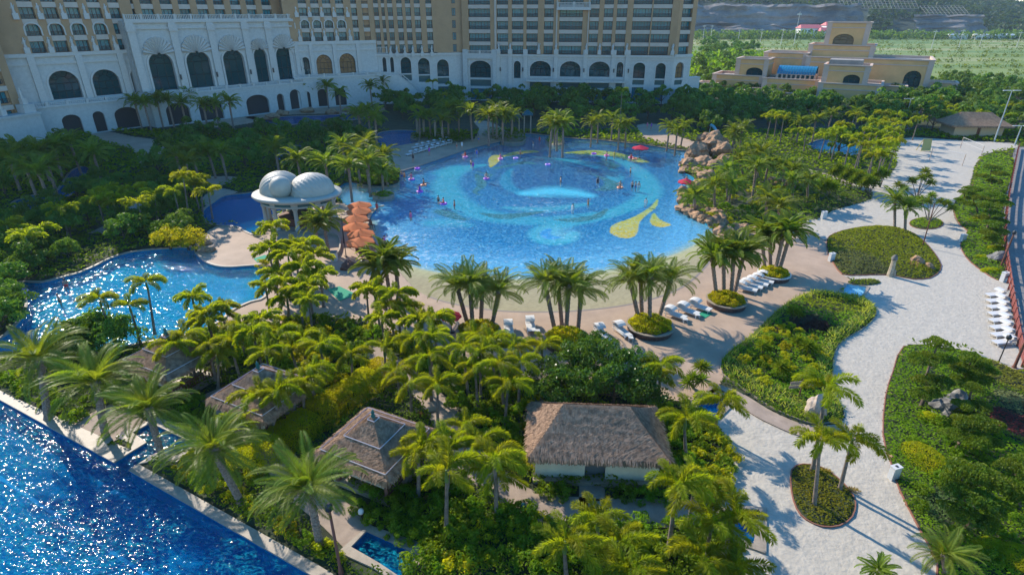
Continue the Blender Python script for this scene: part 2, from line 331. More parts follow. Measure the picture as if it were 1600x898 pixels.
SAND = smooth_closed(PP([(1412,217),(1444,216),(1500,220),(1580,224),(1588,232),(1552,238),(1535,244),(1522,262),(1515,290),(1494,314),(1490,335),(1498,352),(1512,362),(1502,377),(1503,392),(1516,410),(1540,428),(1557,438),(1577,440),(1582,480),(1591,540),(1600,575),(1570,578),(1520,550),(1450,540),(1412,541),(1396,580),(1384,620),(1380,680),(1391,720),(1405,765),(1438,830),(1465,880),(1500,960),(1150,960),(1160,880),(1128,840),(1130,790),(1142,740),(1138,700),(1122,668),(1108,650),(1140,615),(1165,625),(1210,651),(1262,667),(1300,664),(1317,655),(1317,640),(1300,610),(1300,580),(1304,550),(1319,531),(1345,516),(1366,497),(1367,482),(1352,469),(1340,462),(1330,436),(1316,429),(1298,399),(1290,376),(1262,362),(1246,345),(1275,343),(1303,329),(1340,319),(1362,311),(1358,300),(1331,289),(1372,283),(1397,266),(1401,252),(1391,238)]), 2)
def ell(cx, cy, rx, ry, n=20): return PP([(cx+rx*math.cos(2*math.pi*i/n), cy+ry*math.sin(2*math.pi*i/n)) for i in range(n)])
B1 = smooth_closed(PP([(1127,565),(1130,586),(1150,599),(1180,621),(1210,640),(1240,653),(1268,662),(1300,660),(1315,654),(1317,640),(1300,610),(1300,580),(1304,550),(1319,531),(1345,516),(1366,497),(1367,482),(1352,469),(1322,462),(1292,458),(1262,460),(1240,469),(1210,490),(1180,520),(1146,546)]), 2)
B2 = smooth_closed(PP([(1292,376),(1303,366),(1331,358),(1366,354),(1400,357),(1428,366),(1450,385),(1466,407),(1469,422),(1453,435),(1425,437),(1400,432),(1375,430),(1337,431),(1316,429),(1303,413),(1294,397)]), 2)
B2b = ell(1350, 442, 26, 4.5)
B3 = ell(1428, 315, 18, 7.5); B4 = ell(1447, 350, 26, 9)
B5 = smooth_closed(PP([(1237,736),(1255,727),(1283,732),(1305,746),(1325,766),(1335,786),(1330,808),(1310,822),(1283,823),(1260,813),(1245,796),(1237,768)]), 2)
R2 = smooth_closed(PP([(1545,242),(1528,255),(1520,290),(1495,312),(1490,330),(1500,352),(1512,362),(1502,377),(1503,392),(1516,410),(1540,428),(1557,438),(1572,438),(1567,410),(1564,385),(1564,345),(1572,300),(1584,250)]), 2)
R3 = smooth_closed(PP([(1412,543),(1396,580),(1384,620),(1380,680),(1391,720),(1405,765),(1438,830),(1465,880),(1490,960),(1750,960),(1720,700),(1640,620),(1605,582),(1585,580),(1550,566),(1510,552),(1460,545)]), 2)
R6 = smooth_closed(PP([(1130,388),(1150,372),(1190,352),(1245,347),(1275,344),(1303,329),(1340,319),(1362,311),(1352,302),(1320,290),(1275,272),(1230,258),(1180,245),(1130,235),(1085,238),(1072,247),(1066,256),(1068,268),(1085,278),(1084,292),(1066,299),(1064,310),(1068,325),(1085,338),(1106,350),(1120,362)]), 2)
PATHS = [(PP([(690,640),(722,700),(760,740),(800,772),(835,790),(900,798),(1000,801),(1080,802),(1140,812)]), 1.1, 'garden_path'),
         (PP([(330,612),(420,700),(470,760),(520,800),(560,838)]), 1.0, 'garden_path'),
         (PP([(1108,606),(1150,622),(1200,652),(1262,676),(1330,676)]), .75, 'boundary_path'),
         (PP([(1240,262),(1275,270),(1335,292),(1352,300)]), 1.2, 'garden_path'),
         (PP([(145,645),(170,662),(196,680)]), 1.6, 'garden_path'),
         (PP([(150,365),(190,345),(215,320),(260,300),(300,288)]), 1.2, 'garden_path'),
         (PP([(925,760),(925,800)]), .8, 'stepping_path'),
         (PP([(560,530),(640,590),(690,640)]), 1.0, 'garden_path')]
def strip(pts, w):
    L = smooth_open([tuple(p) for p in pts], 5); a = []; b = []
    for i, p in enumerate(L):
        q0 = L[max(0, i-1)]; q1 = L[min(len(L)-1, i+1)]; d = Vector((q1[0]-q0[0], q1[1]-q0[1])).normalized(); n = Vector((-d.y, d.x))*w
        a.append((p[0]+n.x, p[1]+n.y)); b.append((p[0]-n.x, p[1]-n.y))
    return a+b[::-1]
PATHP = [(strip(p, w), n) for p, w, n in PATHS]
PATIO = PP([(440,758),(500,735),(610,800),(640,838),(575,815),(540,855),(590,885),(570,905),(470,805)])
BWALK = PP([(1584,232),(1573,300),(1566,345),(1566,380),(1572,420),(1582,490),(1594,560),(1620,640),(2100,640),(1800,400),(1700,300),(1640,225)])
# ---------------------------------------------------------------- ground, decks, sand
g = MB(); far = [(-4900, -50), (4900, -50), (4900, 4900), (-4900, 4900)]
g.sheet(far, 0, POOLS); g.obj('ground', M_soil, kind='structure')
def flat(name, poly, z, m, holes=(), kind='structure'):
    b = MB(); b.sheet(poly, z, holes); b.wallring(poly, 0, z); return b.obj(name, m, kind=kind)
def cutters(poly): 
    xs = [p[0] for p in poly]; return poly
flat_deck = MB()
# the deck surrounds the beach pool: build it as deck outline with the wave pool cut out
def clip_sheet(name, poly, z, m, cuts, cell=.5, kind='structure'):
    "sheet over poly minus pools, as a fine grid of quads snapped to the outlines"
    xs = np.array([p[0] for p in poly]); ys = np.array([p[1] for p in poly])
    gx = np.arange(xs.min()-cell, xs.max()+2*cell, cell); gy = np.arange(ys.min()-cell, ys.max()+2*cell, cell)
    X, Y = np.meshgrid(gx+cell/2, gy+cell/2); px, py = X.ravel(), Y.ravel(); ok = inside(px, py, poly)
    for c in cuts: ok &= ~inside(px, py, c)
    px, py = px[ok], py[ok]; h = cell/2+.001
    v = np.zeros((len(px), 4, 3)); v[:, :, 2] = z
    for k, (sx, sy) in enumerate(((-1, -1), (1, -1), (1, 1), (-1, 1))): v[:, k, 0] = px+sx*h; v[:, k, 1] = py+sy*h
    return link(name, np_mesh(name, v.reshape(-1, 3), 4, m), kind=kind)
clip_sheet('pool_deck', DECK, .03, M_deck, POOLS, .16)
clip_sheet('terrace_deck', DECK2, .03, M_deck, POOLS, .3)
clip_sheet('bridge_deck', DECK3, .03, M_deck, POOLS, .25)
for q in PLAZA: clip_sheet('plaza_paving', q, .03, M_deck, POOLS, .5)
# white sand with footprints: a gently uneven grid
def sandsheet():
    xs = [p[0] for p in SAND]; ys = [p[1] for p in SAND]; cell = .25
    gx = np.arange(min(xs), max(xs)+cell, cell); gy = np.arange(min(ys), max(ys)+cell, cell)
    nx, ny = len(gx), len(gy); X, Y = np.meshgrid(gx, gy); cx, cy = (X[:-1, :-1]+cell/2).ravel(), (Y[:-1, :-1]+cell/2).ravel()
    ok = inside(cx, cy, SAND)
    for c in (PL2, PL3, PL4): ok &= ~inside(cx, cy, c)
    far_ = np.abs(X)+Y > 1e9
    # small random dents, smoothed once
    Z = nr.rand(ny, nx)*.06; Z = (Z+np.roll(Z, 1, 0)+np.roll(Z, 1, 1)+np.roll(Z, -1, 0))/4
    Z = Z+.03
    idx = np.arange(nx*ny).reshape(ny, nx); q = np.stack([idx[:-1, :-1], idx[:-1, 1:], idx[1:, 1:], idx[1:, :-1]], -1).reshape(-1, 4)[ok]
    used, inv = np.unique(q, return_inverse=True); V = np.stack([X.ravel(), Y.ravel(), Z.ravel()], 1)[used]; q = inv.reshape(-1, 4)
    me = bpy.data.meshes.new('sand'); me.vertices.add(len(V)); me.vertices.foreach_set('co', V.astype(np.float32).ravel())
    me.loops.add(q.size); me.loops.foreach_set('vertex_index', q.ravel().astype(np.int32)); me.polygons.add(len(q)); me.polygons.foreach_set('loop_start', np.arange(0, q.size, 4, dtype=np.int32))
    me.materials.append(M_sand); me.update(calc_edges=True); me.validate(); me.polygons.foreach_set('use_smooth', np.ones(len(me.polygons), bool))
    link('sand', me, kind='structure')
sandsheet()
M_path = mat('path_stone', (.33, .25, .19), .85, nscale=1.2, namt=.12)
for pl, n in PATHP: flat(n, pl, .045 if n != 'boundary_path' else .16, M_path)
# ---------------------------------------------------------------- pools
W_main = watermat('wave_pool_water', (.90, .98, 1), (.20, .60, .76), .0, .03, 1.8, foam=.75, fine=.04, light_mottle=.5, gl_=1, fs=2.5)
W_lap = watermat('lap_pool_water', (.66, .90, 1), (.01, .40, .54), .0, .070, 2.2, aniso=2.0, fine=.06, gl_=.28, light_mottle=.6, fs=2.3, rough=.055)
W_left = watermat('lagoon_water', (.70, .94, 1), (.01, .42, .52), .0, .09, 1.9, fine=.08, gl_=.8, light_mottle=.5, fs=2.3, rough=.055)
W_riv = watermat('river_water', (.62, .88, .98), (.0, .14, .38), .25, .05, 1.6)
def pool(name, poly, depth, wl, wm, fm, cw=.35, ch=.12, cop=True, floor=True):
    if floor:
        b = MB(); b.sheet(poly, -depth); b.wallring(poly, -depth, .02, inward=True); b.obj(name+'_floor', fm, kind='structure')
    else:
        b = MB(); b.wallring(poly, -depth, .02, inward=True); b.obj(name+'_wall', fm, kind='structure')
    b = MB(); b.sheet(poly, -wl); b.obj(name+'_water', wm, kind='structure')
    if cop: b = MB(); b.rim(poly, -.02, cw, 0, ch); b.obj(name+'_coping', M_cop, kind='structure')
pool('lagoon_pool', LEFTP, .9, .12, W_left, M_tile, .28, .14)
pool('grotto_pool', GZP, .8, .12, W_riv, M_tile, .3, .12)
pool('lap_pool', LAP, 1.3, .12, W_lap, M_tiled, .62, .10)
pool('lazy_river', RV1, .8, .1, W_riv, M_tile, .3); pool('garden_river', RV2, .8, .1, W_riv, M_tiled, .3); pool('grove_river', RV3, .8, .1, W_riv, M_tiled, .3)
pool('hotel_pond', RV4, .8, .1, W_riv, M_tiled, .3); pool('slide_pool', RV5, .8, .1, W_riv, M_tile, .3)
pool('pavilion_pool', PL1, .9, .12, W_lap, M_tiled, .38); pool('bungalow_pool', PL2, .7, .1, W_riv, M_tile, .25, .16); pool('spa_pool', PL3, .7, .1, W_riv, M_tiled, .4, .16); pool('foot_bath', PL4, .3, .05, W_main, mat('pale_tile', (.35, .6, .68), .4), .18)
# lane stripes on the lap pool floor
for off in (3.6, 9.2, 14.8):
    d = (Vector(b_[:2])-Vector(a_[:2])).normalized(); n = Vector((-d.y, d.x)); n = n if n.y < 0 else -n
    A = Vector(a_[:2])+n*off; b = MB(); c0 = A+d*6; c1 = A+d*58
    b.sheet([(c0+n*-.11)[:], (c1+n*-.11)[:], (c1+n*.11)[:], (c0+n*.11)[:]], -1.295); b.obj('lane_stripe', M_lane, kind='structure')
# wave pool floor: sloping beach + mosaic tile picture
WLN = smooth_open(PP([(560,330),(584,350),(590,380),(618,402),(650,416),(700,426),(760,433),(830,434),(900,429),(960,419),(1010,408),(1060,393),(1095,375),(1125,355),(1150,330)]), 4)
def mainfloor():
    xs = [p[0] for p in MAIN]; ys = [p[1] for p in MAIN]; cell = .24
    gx = np.arange(min(xs)-.3, max(xs)+.3, cell); gy = np.arange(min(ys)-.3, max(ys)+.3, cell); nx, ny = len(gx), len(gy)
    X, Y = np.meshgrid(gx, gy); x, y = X.ravel(), Y.ravel()
    wx = np.array([p[0] for p in WLN]); wy = np.array([p[1] for p in WLN]); o = np.argsort(wx)
    s = y-np.interp(x, wx[o], wy[o]); d, _ = distp(x, y, WLN, closed=False); s = np.where(s > 0, d, -d)
    z = -.10-np.clip(s/20, -.085, .75)
    mix = lambda a, b, t: a+(b-a)*np.clip(t, 0, 1)[:, None]
    C = np.array
    base = np.tile(C([.33, .29, .18]), (len(x), 1))
    base = mix(base, C([.36, .36, .20]), (s+3)/3); base = mix(base, C([.10, .30, .46]), (s+.6)/2.0); base = mix(base, C([.0, .135, .30]), (s-1)/12); base = mix(base, C([.0, .085, .23]), (s-16)/22)
    base = mix(base, C([.0, .055, .18]), (s-34)/16)
    zz = -.6
    def ribbon(px, wpx, col, soft=.35, amt=1):
        nonlocal base
        L = smooth_open([(*P(a, b, zz)[:2], w_) for (a, b), w_ in zip(px, wpx)], 5)
        q, _ = distp(x, y, [(a, b) for a, b, c in L], closed=False, width=[c for a, b, c in L])
        base = mix(base, C(col), np.clip((1-q)/soft, 0, 1)*amt)
    def patch(px, col, col2=None, amt=1):
        nonlocal base
        pl = smooth_closed(PP(px, zz), 4); m = inside(x, y, pl)
        c = C(col)
        if col2 is not None:
            yy = y[m]; t = np.clip((yy-yy.min())/(yy.max()-yy.min()+1e-6), 0, 1)[:, None]; cc = C(col)+(C(col2)-C(col))*t
        else: cc = c
        base[m] = base[m]*(1-amt)+cc*amt
    lt = (.03, .32, .40); md = (.0, .19, .32); dk = (.0, .055, .19)
    # big medallion: dark centre disc, light rings, curling arms
    ribbon([(870,282),(875,282)], [13,13], dk, .25, .8)
    ribbon([(700,268),(712,262)], [4,4], lt, .6, .8)
    ribbon([(755,256),(722,262),(700,277),(697,294),(712,314),(745,330),(800,340),(850,342),(905,336),(960,326)], [1.2,2.2,3,3.4,3.6,3.4,3,2.4,1.8,.6], lt, .5, .75)
    ribbon([(905,238),(950,244),(985,256),(1006,274),(1014,294),(1008,308),(980,322),(940,335),(895,345),(862,352),(845,360),(848,372),(868,377),(888,372),(896,362)], [.5,1.2,2,2.6,3,2.6,2.2,2,2,2.2,2.2,2.0,1.8,1.6,1.0], lt, .5, .85)
    ribbon([(870,362),(872,363)], [4.2,4.2], (.16,.44,.50), .9, .7)
    ribbon([(858,356),(852,362),(860,369),(874,369)], [.5,.9,.9,.3], (.03,.25,.5), .3, 1)
    ribbon([(800,262),(790,275),(795,290),(820,300),(860,306)], [.6,1.4,1.6,1.4,.5], md, .5, .9)
    ribbon([(830,243),(870,247),(910,252),(945,262),(960,275),(950,290)], [.5,1.2,2,2.4,2.4,1], lt, .5, .7)
    ribbon([(820,300),(870,297),(920,303)], [2,4.5,2], (.10,.60,.74), .8, .8)
    ribbon([(790,322),(850,325),(920,316)], [1,2.2,1], lt, .8, .8)
    ribbon([(670,350),(700,347),(730,350)], [2,3.2,1.5], lt, .9, .7)
    ribbon([(640,395),(700,410),(800,418),(900,414),(980,400)], [1.5,2.5,3,2.5,1.5], (.12,.34,.48), .9, .6)
    # fish-like leaping silhouettes in dark tile
    g1 = (.02, .12, .13)
    for body, wd in (([(743,270),(750,276),(752,288),(742,298),(752,303)], [.3,1.1,1.0,.5,.2]), ([(745,267),(765,271),(760,276)], [.3,.7,.2]), ([(690,330),(705,335),(718,340),(735,341)], [1.6,1.5,.9,.2]), ([(775,261),(800,256),(820,252),(838,255)], [1,.8,1.3,.3]), ([(942,247),(958,257),(952,262)], [.6,1.6,.3]),
                     ([(920,252),(940,253),(955,258)], [.3,.8,1.3]), ([(925,270),(948,279),(958,287),(946,293),(930,295)], [.3,.9,2.0,1.4,.3]), ([(752,331),(785,336),(815,333),(850,328)], [.4,1.4,1.2,.3]), ([(870,341),(900,341),(930,336),(948,325)], [.4,1.3,1.0,.4])):
        ribbon(body, wd, g1, .35, .9)
    # yellow flourishes
    patch([(1028,309),(1026,322),(1012,334),(1000,346),(996,364),(986,373),(970,372),(956,365),(954,354),(966,346),(985,340),(1004,330),(1018,320)], (.60,.38,.01), (.36,.40,.05))
    patch([(1022,333),(1030,343),(1047,352),(1042,356),(1028,356),(1017,350),(1016,341)], (.60,.38,.01), (.36,.40,.05))
    patch([(764,246),(773,240),(782,242),(780,250),(766,260)], (.5,.38,.02)); patch([(783,243),(800,236),(830,233),(842,236),(820,238),(797,242)], (.5,.36,.02))
    patch([(880,237),(930,233),(970,238),(1000,246),(1015,252),(990,251),(960,243),(920,240)], (.42,.42,.04))
    base = base*(1+(nr.rand(len(x), 1)-.5)*.22)
    idx = np.arange(nx*ny).reshape(ny, nx); q = np.stack([idx[:-1, :-1], idx[:-1, 1:], idx[1:, 1:], idx[1:, :-1]], -1).reshape(-1, 4)
    cx = x[q].mean(1); cy = y[q].mean(1); dd, _ = distp(cx[::1], cy[::1], MAIN); ok = inside(cx, cy, MAIN) | (dd < .3); q = q[ok]
    used, inv = np.unique(q, return_inverse=True); V = np.stack([x, y, z], 1)[used]; q = inv.reshape(-1, 4); base = base[used]
    me = bpy.data.meshes.new('wave_pool_floor'); me.vertices.add(len(V)); me.vertices.foreach_set('co', V.astype(np.float32).ravel())
    me.loops.add(q.size); me.loops.foreach_set('vertex_index', q.ravel().astype(np.int32)); me.polygons.add(len(q)); me.polygons.foreach_set('loop_start', np.arange(0, q.size, 4, dtype=np.int32))
    at = me.color_attributes.new('tone', 'FLOAT_COLOR', 'POINT'); c = np.ones((len(V), 4), np.float32); c[:, :3] = np.clip(base, 0, 1); at.data.foreach_set('color', c.ravel())
    m = mat('mosaic_tile', (.1, .3, .5), .9, 0, bump=.003, bscale=30); t = m.node_tree; an = t.nodes.new('ShaderNodeAttribute'); an.attribute_name = 'tone'; t.links.new(an.outputs['Color'], t.nodes['Principled BSDF'].inputs['Base Color'])
    me.materials.append(m); me.update(calc_edges=True); me.validate(); link('wave_pool_floor', me, kind='structure')
    # water sheet with a foam attribute
    cell = .8; gx = np.arange(min(xs)-.3, max(xs)+1, cell); gy = np.arange(min(ys)-.3, max(ys)+1, cell); X, Y = np.meshgrid(gx, gy); x, y = X.ravel(), Y.ravel()
    b = MB(); b.sheet(MAIN, -.10); me = b.mesh('wave_pool_water', [W_main])
    bm = bmesh.new(); bm.from_mesh(me)
    bmesh.ops.subdivide_edges(bm, edges=[e for e in bm.edges if e.calc_length() > 4], cuts=6, use_grid_fill=True)
    for _ in range(2): bmesh.ops.subdivide_edges(bm, edges=[e for e in bm.edges if e.calc_length() > 2.5], cuts=1)
    bm.to_mesh(me); bm.free(); co = np.array([v.co[:] for v in me.vertices])
    f = np.zeros(len(co))
    for (cx, cy, r, a) in ((622,372,4,.36),(640,400,5,.3),(600,362,3,.3),(668,372,3,.22),(700,415,9,.22),(800,425,12,.16),(900,420,9,.16),(970,405,7,.16),(700,350,4,.2),(870,372,5,.15),(850,320,7,.22)):
        c = P(cx, cy); f = np.maximum(f, a*np.clip(1.4-np.hypot(co[:, 0]-c[0], co[:, 1]-c[1])/r, 0, 1))
    dw, _ = distp(co[:, 0], co[:, 1], WLN, closed=False); f = np.maximum(f, .22*np.clip(1.5-dw/2, 0, 1))
    fa = me.attributes.new('foam', 'FLOAT', 'POINT'); fa.data.foreach_set('value', f.astype(np.float32)); link('wave_pool_water', me, kind='structure')
mainfloor()
b = MB(); b.wallring(MAIN, -1, .02, inward=True); b.obj('wave_pool_wall', M_tile, kind='structure')
pts = MAIN
def kerb_along(px, wd=.3, h=.15, nm='pool_coping', m=M_cop):
    b = MB(); s_ = strip(PP(px), wd/2); b.prism(s_, 0, h); b.obj(nm, m, kind='structure')
kerb_along([(601,391),(590,382),(582,370),(575,356),(577,340),(588,326),(600,322)]); kerb_along([(626,268),(650,261),(691,247),(740,231),(781,221),(792,213),(822,209),(845,211),(870,214),(900,217),(935,219),(972,223),(1010,227),(1036,231),(1060,235),(1085,237)])
kerb_along([(668,463),(700,473),(750,482),(800,487),(880,487),(950,481),(1010,470),(1060,452),(1090,430),(1112,405)], .25, .04, 'drain_line', mat('drain_grey', (.22, .18, .15), .7))
# ---------------------------------------------------------------- planted beds: kerbs
M_terra = mat('terracotta_edge', (.22, .09, .055), .8)
for q, nm in ((B1, 'bed_kerb'), (B2, 'bed_kerb'), (B3, 'bed_kerb'), (B4, 'bed_kerb'), (B5, 'bed_kerb'), (R2, 'bed_kerb'), (R3, 'bed_kerb')):
    b = MB(); b.rim(q, 0, .07, 0, .15); b.obj(nm, M_terra if q is not B1 else M_cop, kind='structure')
for q in (B1, B2, B2b, B3, B4, B5, R2, R3): 
    b = MB(); b.sheet(q, .12); b.obj('bed_soil', M_soil, kind='structure')
# ---------------------------------------------------------------- ground cover foliage
def cover(name, poly, h, tone, holes=(), edge=.5, dens=1.5, sz=.0042, bump=.3, clip=None, smin=.07, flat_=.5, label=None, grass=False, kind='stuff', cat='ground cover', pix=None, tones=None, ymax=None, keepoff=()):
    xs = [p[0] for p in poly]; ys = [p[1] for p in poly]
    x0, x1, y0, y1 = min(xs), max(xs), max(min(ys), 14), max(ys)
    if ymax: y1 = min(y1, ymax)
    cx = []; cy = []; ss = []
    ya = y0
    while ya < y1:
        yb = min(y1, ya*1.12+1); s = max(smin, sz*math.hypot((ya+yb)/2, CAM_H)); half = yb*.98+6
        xa, xb = max(x0, -half), min(x1, half)
        if xb > xa:
            n = int((xb-xa)*(yb-ya)*dens/(s*s)); cx.append(xa+nr.rand(n)*(xb-xa)); cy.append(ya+nr.rand(n)*(yb-ya)); ss.append(np.full(n, s))
        ya = yb
    x, y, s = np.concatenate(cx), np.concatenate(cy), np.concatenate(ss); ok = inside(x, y, poly)
    for q in holes: ok &= ~inside(x, y, q)
    x, y, s = x[ok], y[ok], s[ok]
    for q, m_ in keepoff:
        d_, _ = distp(x, y, q); k_ = d_ > m_; x, y, s = x[k_], y[k_], s[k_]
    if not len(x): return
    d = np.full(len(x), 1e9)
    if edge: d, _ = distp(x, y, poly)
    prof = np.sqrt(np.clip(d/edge, 0, 1)) if edge else np.ones(len(x))
    nz = np.sin(x*1.3+2*np.sin(y*.7))*np.cos(y*1.1+1.5*np.sin(x*.9))*.6+np.sin(x*3.1+y*2.3)*np.cos(y*2.7-x)*.4
    z = h*prof*(1+bump*nz)*(1-.35*nr.rand(len(x))**2)+.03
    n = len(x); th = nr.rand(n)*6.283; el = (nr.rand(n)-.5)*2*flat_
    if grass:
        a = np.stack([np.cos(th)*.25, np.sin(th)*.25, np.zeros(n)], 1)*s[:, None]; up = np.stack([np.cos(th*3)*.8, np.sin(th*3)*.8, np.ones(n)*1.0], 1)*s[:, None]*1.6
        c = np.stack([x, y, z-.1], 1); v = np.stack([c-a, c+a, c+up], 1).reshape(-1, 3); per = 3
    else:
        a = np.stack([np.cos(th), np.sin(th), el], 1)*s[:, None]*.62; b2 = np.stack([-np.sin(th), np.cos(th), (nr.rand(n)-.5)*2*flat_*1.2], 1)*s[:, None]*.36
        c = np.stack([x, y, z], 1); v = np.stack([c-a, c-b2, c+a, c+b2], 1).reshape(-1, 3); per = 4
    t1, t2 = [(a_[0]*1.45, a_[1]*1.4, a_[2]*.6) for a_ in tone]; k = np.clip(.5+.5*nz+(nr.rand(n)-.5)*.3, 0, 1)[:, None]; col = np.array(t1)*(1-k)+np.array(t2)*k
    if tones is not None:
        for (px_, rad, c1) in tones:
            q = P(*px_); m = np.clip(1.3-np.hypot(x-q[0], y-q[1])/rad, 0, 1)[:, None]; m = np.where(m > .45, 1, m*.5); col = col*(1-m)+np.array(c1)*m
    o = link(name, np_mesh(name, v, per, L_grd, col)); o['kind'] = 'stuff'
    if label: o['label'] = label
    return o
G1 = (.05, .12, .014); G2 = (.10, .185, .02); DK = (.045, .09, .016)
HARD = POOLS+[SAND, DECK, DECK2, DECK3]+PLAZA+[p for p, n in PATHP]+[PATIO, B1, B2, B3, B4, B5, R2, R3, R6, BWALK]
cover('grass_mound', B2, .75, ((.12, .16, .018), (.17, .19, .024)), edge=2.6, bump=.12, dens=2.2, sz=.0030, tones=[((1330,412),3.5,(.17,.19,.06)),((1350,424),3,(.16,.18,.06))])
cover('palm_island_cover', B5, .35, ((.10, .12, .02), (.14, .135, .025)), edge=.6, bump=.15, dens=2, sz=.0035)
for q in (B3, B4, B2b): cover('small_bed_cover', q, .35, ((.11, .17, .015), (.15, .20, .02)), edge=.5, dens=2, sz=.003)
cover('mixed_bed_cover', B1, .55, ((.07, .14, .016), (.14, .20, .02)), edge=.6, bump=.5, dens=1.8, sz=.0035, tones=[((1288,480),2.4,(.24,.26,.01)),((1322,480),2.6,(.24,.26,.01)),((1262,510),2.0,(.07,.035,.035)),((1222,525),1.0,(.06,.03,.03))])
cover('ornamental_grass', B1, .6, ((.15, .18, .13), (.21, .23, .18)), edge=.5, dens=1.7, sz=.004, grass=True, holes=[smooth_closed(PP([(1150,560),(1200,605),(1250,630),(1285,640),(1280,600),(1275,560),(1290,530),(1320,508),(1345,492),(1335,478),(1300,468),(1262,470),(1240,480),(1205,510),(1170,545)]), 2)])
cover('strip_bed_cover', R2, .5, ((.09, .15, .02), (.14, .20, .025)), edge=.6, dens=1.8, sz=.0032, bump=.4)
cover('garden_bed_cover', R3, .42, ((.085, .17, .014), (.14, .225, .018)), edge=.5, dens=2.0, sz=.0036, bump=.3, tones=[((1590,668),2.0,(.20,.05,.05)),((1572,655),1.2,(.18,.045,.05)),((1560,585),2.2,(.22,.23,.03)),((1590,600),2,(.2,.21,.03)),((1588,640),1.4,(.22,.25,.11)),((1575,625),1.2,(.22,.25,.11)),((1480,800),2,(.12,.19,.06))])
cover('rock_garden_cover', R6, .9, ((.07, .135, .018), (.13, .20, .022)), edge=1.2, dens=1.6, sz=.0036, bump=.6, tones=[((1180,345),4,(.15,.23,.02)),((1215,362),2,(.16,.05,.06)),((1300,320),8,(.12,.18,.02))], holes=[PP([(1130,318),(1165,300),(1190,305),(1185,325),(1150,335)])])
big = [(-150, 12), (150, 12), (330, 262), (-150, 262)]
cover('garden_undergrowth', big, .55, (DK, (.12, .19, .022)), holes=HARD, edge=0, dens=1.35, sz=.0042, bump=.8, flat_=.8, ymax=150, keepoff=((LAP, .72), (LEFTP[::3], .34), (PL1, .45)))

# ---------------------------------------------------------------- palm and tree kit
def frond(kind, L, el0, droop, seed, nl, ll, twist=0, W=1.0):
    "one feather leaf: rachis along +X from the origin, leaflets as narrow blades"
    r = random.Random(seed); pts = []; p = Vector((0, 0, 0)); e = el0; n = 14
    for i in range(n+1):
        pts.append(p.copy()); e_ = e-droop*(i/n)**(1.3 if kind == 'fox' else 1.6); p = p+Vector((math.cos(e_), twist*(i/n)*.3, math.sin(e_)))*(L/n)
    v = []; f = []
    # rachis
    for i in range(n):
        a, b = pts[i], pts[i+1]; w0 = .022*(1-i/n)+.004
        o = len(v); v += [a+Vector((0, w0, 0)), a-Vector((0, w0, 0)), b-Vector((0, w0*.8, 0)), b+Vector((0, w0*.8, 0))]; f.append((o, o+1, o+2, o+3))
    for k in range(nl):
        t = .12+.88*(k+.5)/nl; q = t*n; i = min(n-1, int(q)); a = pts[i].lerp(pts[i+1], q-i); d = (pts[i+1]-pts[i]).normalized(); up = Vector((0, 1, 0)).cross(d)*-1
        side = Vector((0, 1, 0))
        s = math.sin(math.pi*min(1, (t*.86+.12)))**.6 if kind == 'date' else (math.sin(math.pi*(t*.80+.12))**.5)
        l = ll*s*r.uniform(.85, 1.15)
        if kind == 'fox':
            ang = r.uniform(-2.6, 2.6)+math.pi/2*0; dirs = [side*math.sin(ang)+up*math.cos(ang)]; dirs = [dirs[0]*1+d*.75]
            if True: dirs.append((side*math.sin(ang+2.1)+up*math.cos(ang+2.1))+d*.75); 
        else: dirs = [side*1.0+up*.55+d*.9, side*-1.0+up*.55+d*.9]
        for dd in dirs:
            dd = dd.normalized(); tip = a+dd*l+Vector((0, 0, -.28*l*l/ll)); wv = d*(.05 if kind == 'fox' else .042)*W
            mid = a.lerp(tip, .5)+Vector((0, 0, .03)); o = len(v); v += [a-wv*.4, mid-wv, tip, mid+wv]; f.append((o, o+1, o+2, o+3))
    me = bpy.data.meshes.new('frond'); me.from_pydata(v, [], f); me.materials.append(L_fox if kind == 'fox' else L_pho); me.update(); return me
FOXF = [frond('fox', 2.0, .9, 2.0, 1, 120, .42, 0, .6), frond('fox', 2.1, .6, 1.9, 2, 120, .42, 0, .6), frond('fox', 2.0, 1.15, 1.9, 3, 115, .40, .5, .6), frond('fox', 1.9, .75, 2.2, 4, 115, .42, -.5, .6)]
DATF = [frond('date', 2.6, 1.15, 1.2, 5, 60, .46, 0, .5), frond('date', 2.8, .8, 1.5, 6, 60, .48, 0, .5), frond('date', 2.7, .4, 1.5, 7, 58, .46, .4, .5), frond('date', 2.3, -.1, 1.1, 8, 52, .42, -.3, .5)]
FOXW = [frond('fox', 2.0, .9, 2.0, 1, 46, .46, 0, 2.0), frond('fox', 2.1, .6, 1.9, 2, 46, .46, 0, 2.0), frond('fox', 2.0, 1.15, 1.9, 3, 44, .44, .5, 2.0), frond('fox', 1.9, .75, 2.2, 4, 44, .44, -.5, 2.0)]
DATW = [frond('date', 2.6, 1.15, 1.2, 5, 30, .50, 0, 1.9), frond('date', 2.8, .75, 1.5, 6, 30, .52, 0, 1.9), frond('date', 2.7, .35, 1.5, 7, 30, .50, .4, 1.9), frond('date', 2.2, -.15, 1.0, 8, 24, .46, -.3, 2.3)]
def joined_crown(kind, nf, seed, sc=1.0, keep=1.0):
    r = random.Random(seed); v = []; f = []
    for me, M in crown_layout(kind, nf, r, FOXW if kind == 'fox' else DATW):
        o = len(v); v += [(M @ x.co)*sc for x in me.vertices]; f += [[i+o for i in p.vertices] for p in me.polygons if keep >= 1 or p.index < 14 or r.random() < keep]
    m = bpy.data.meshes.new('crown'); m.from_pydata(v, [], f); m.materials.append(L_fox if kind == 'fox' else L_pho); m.update(); return m
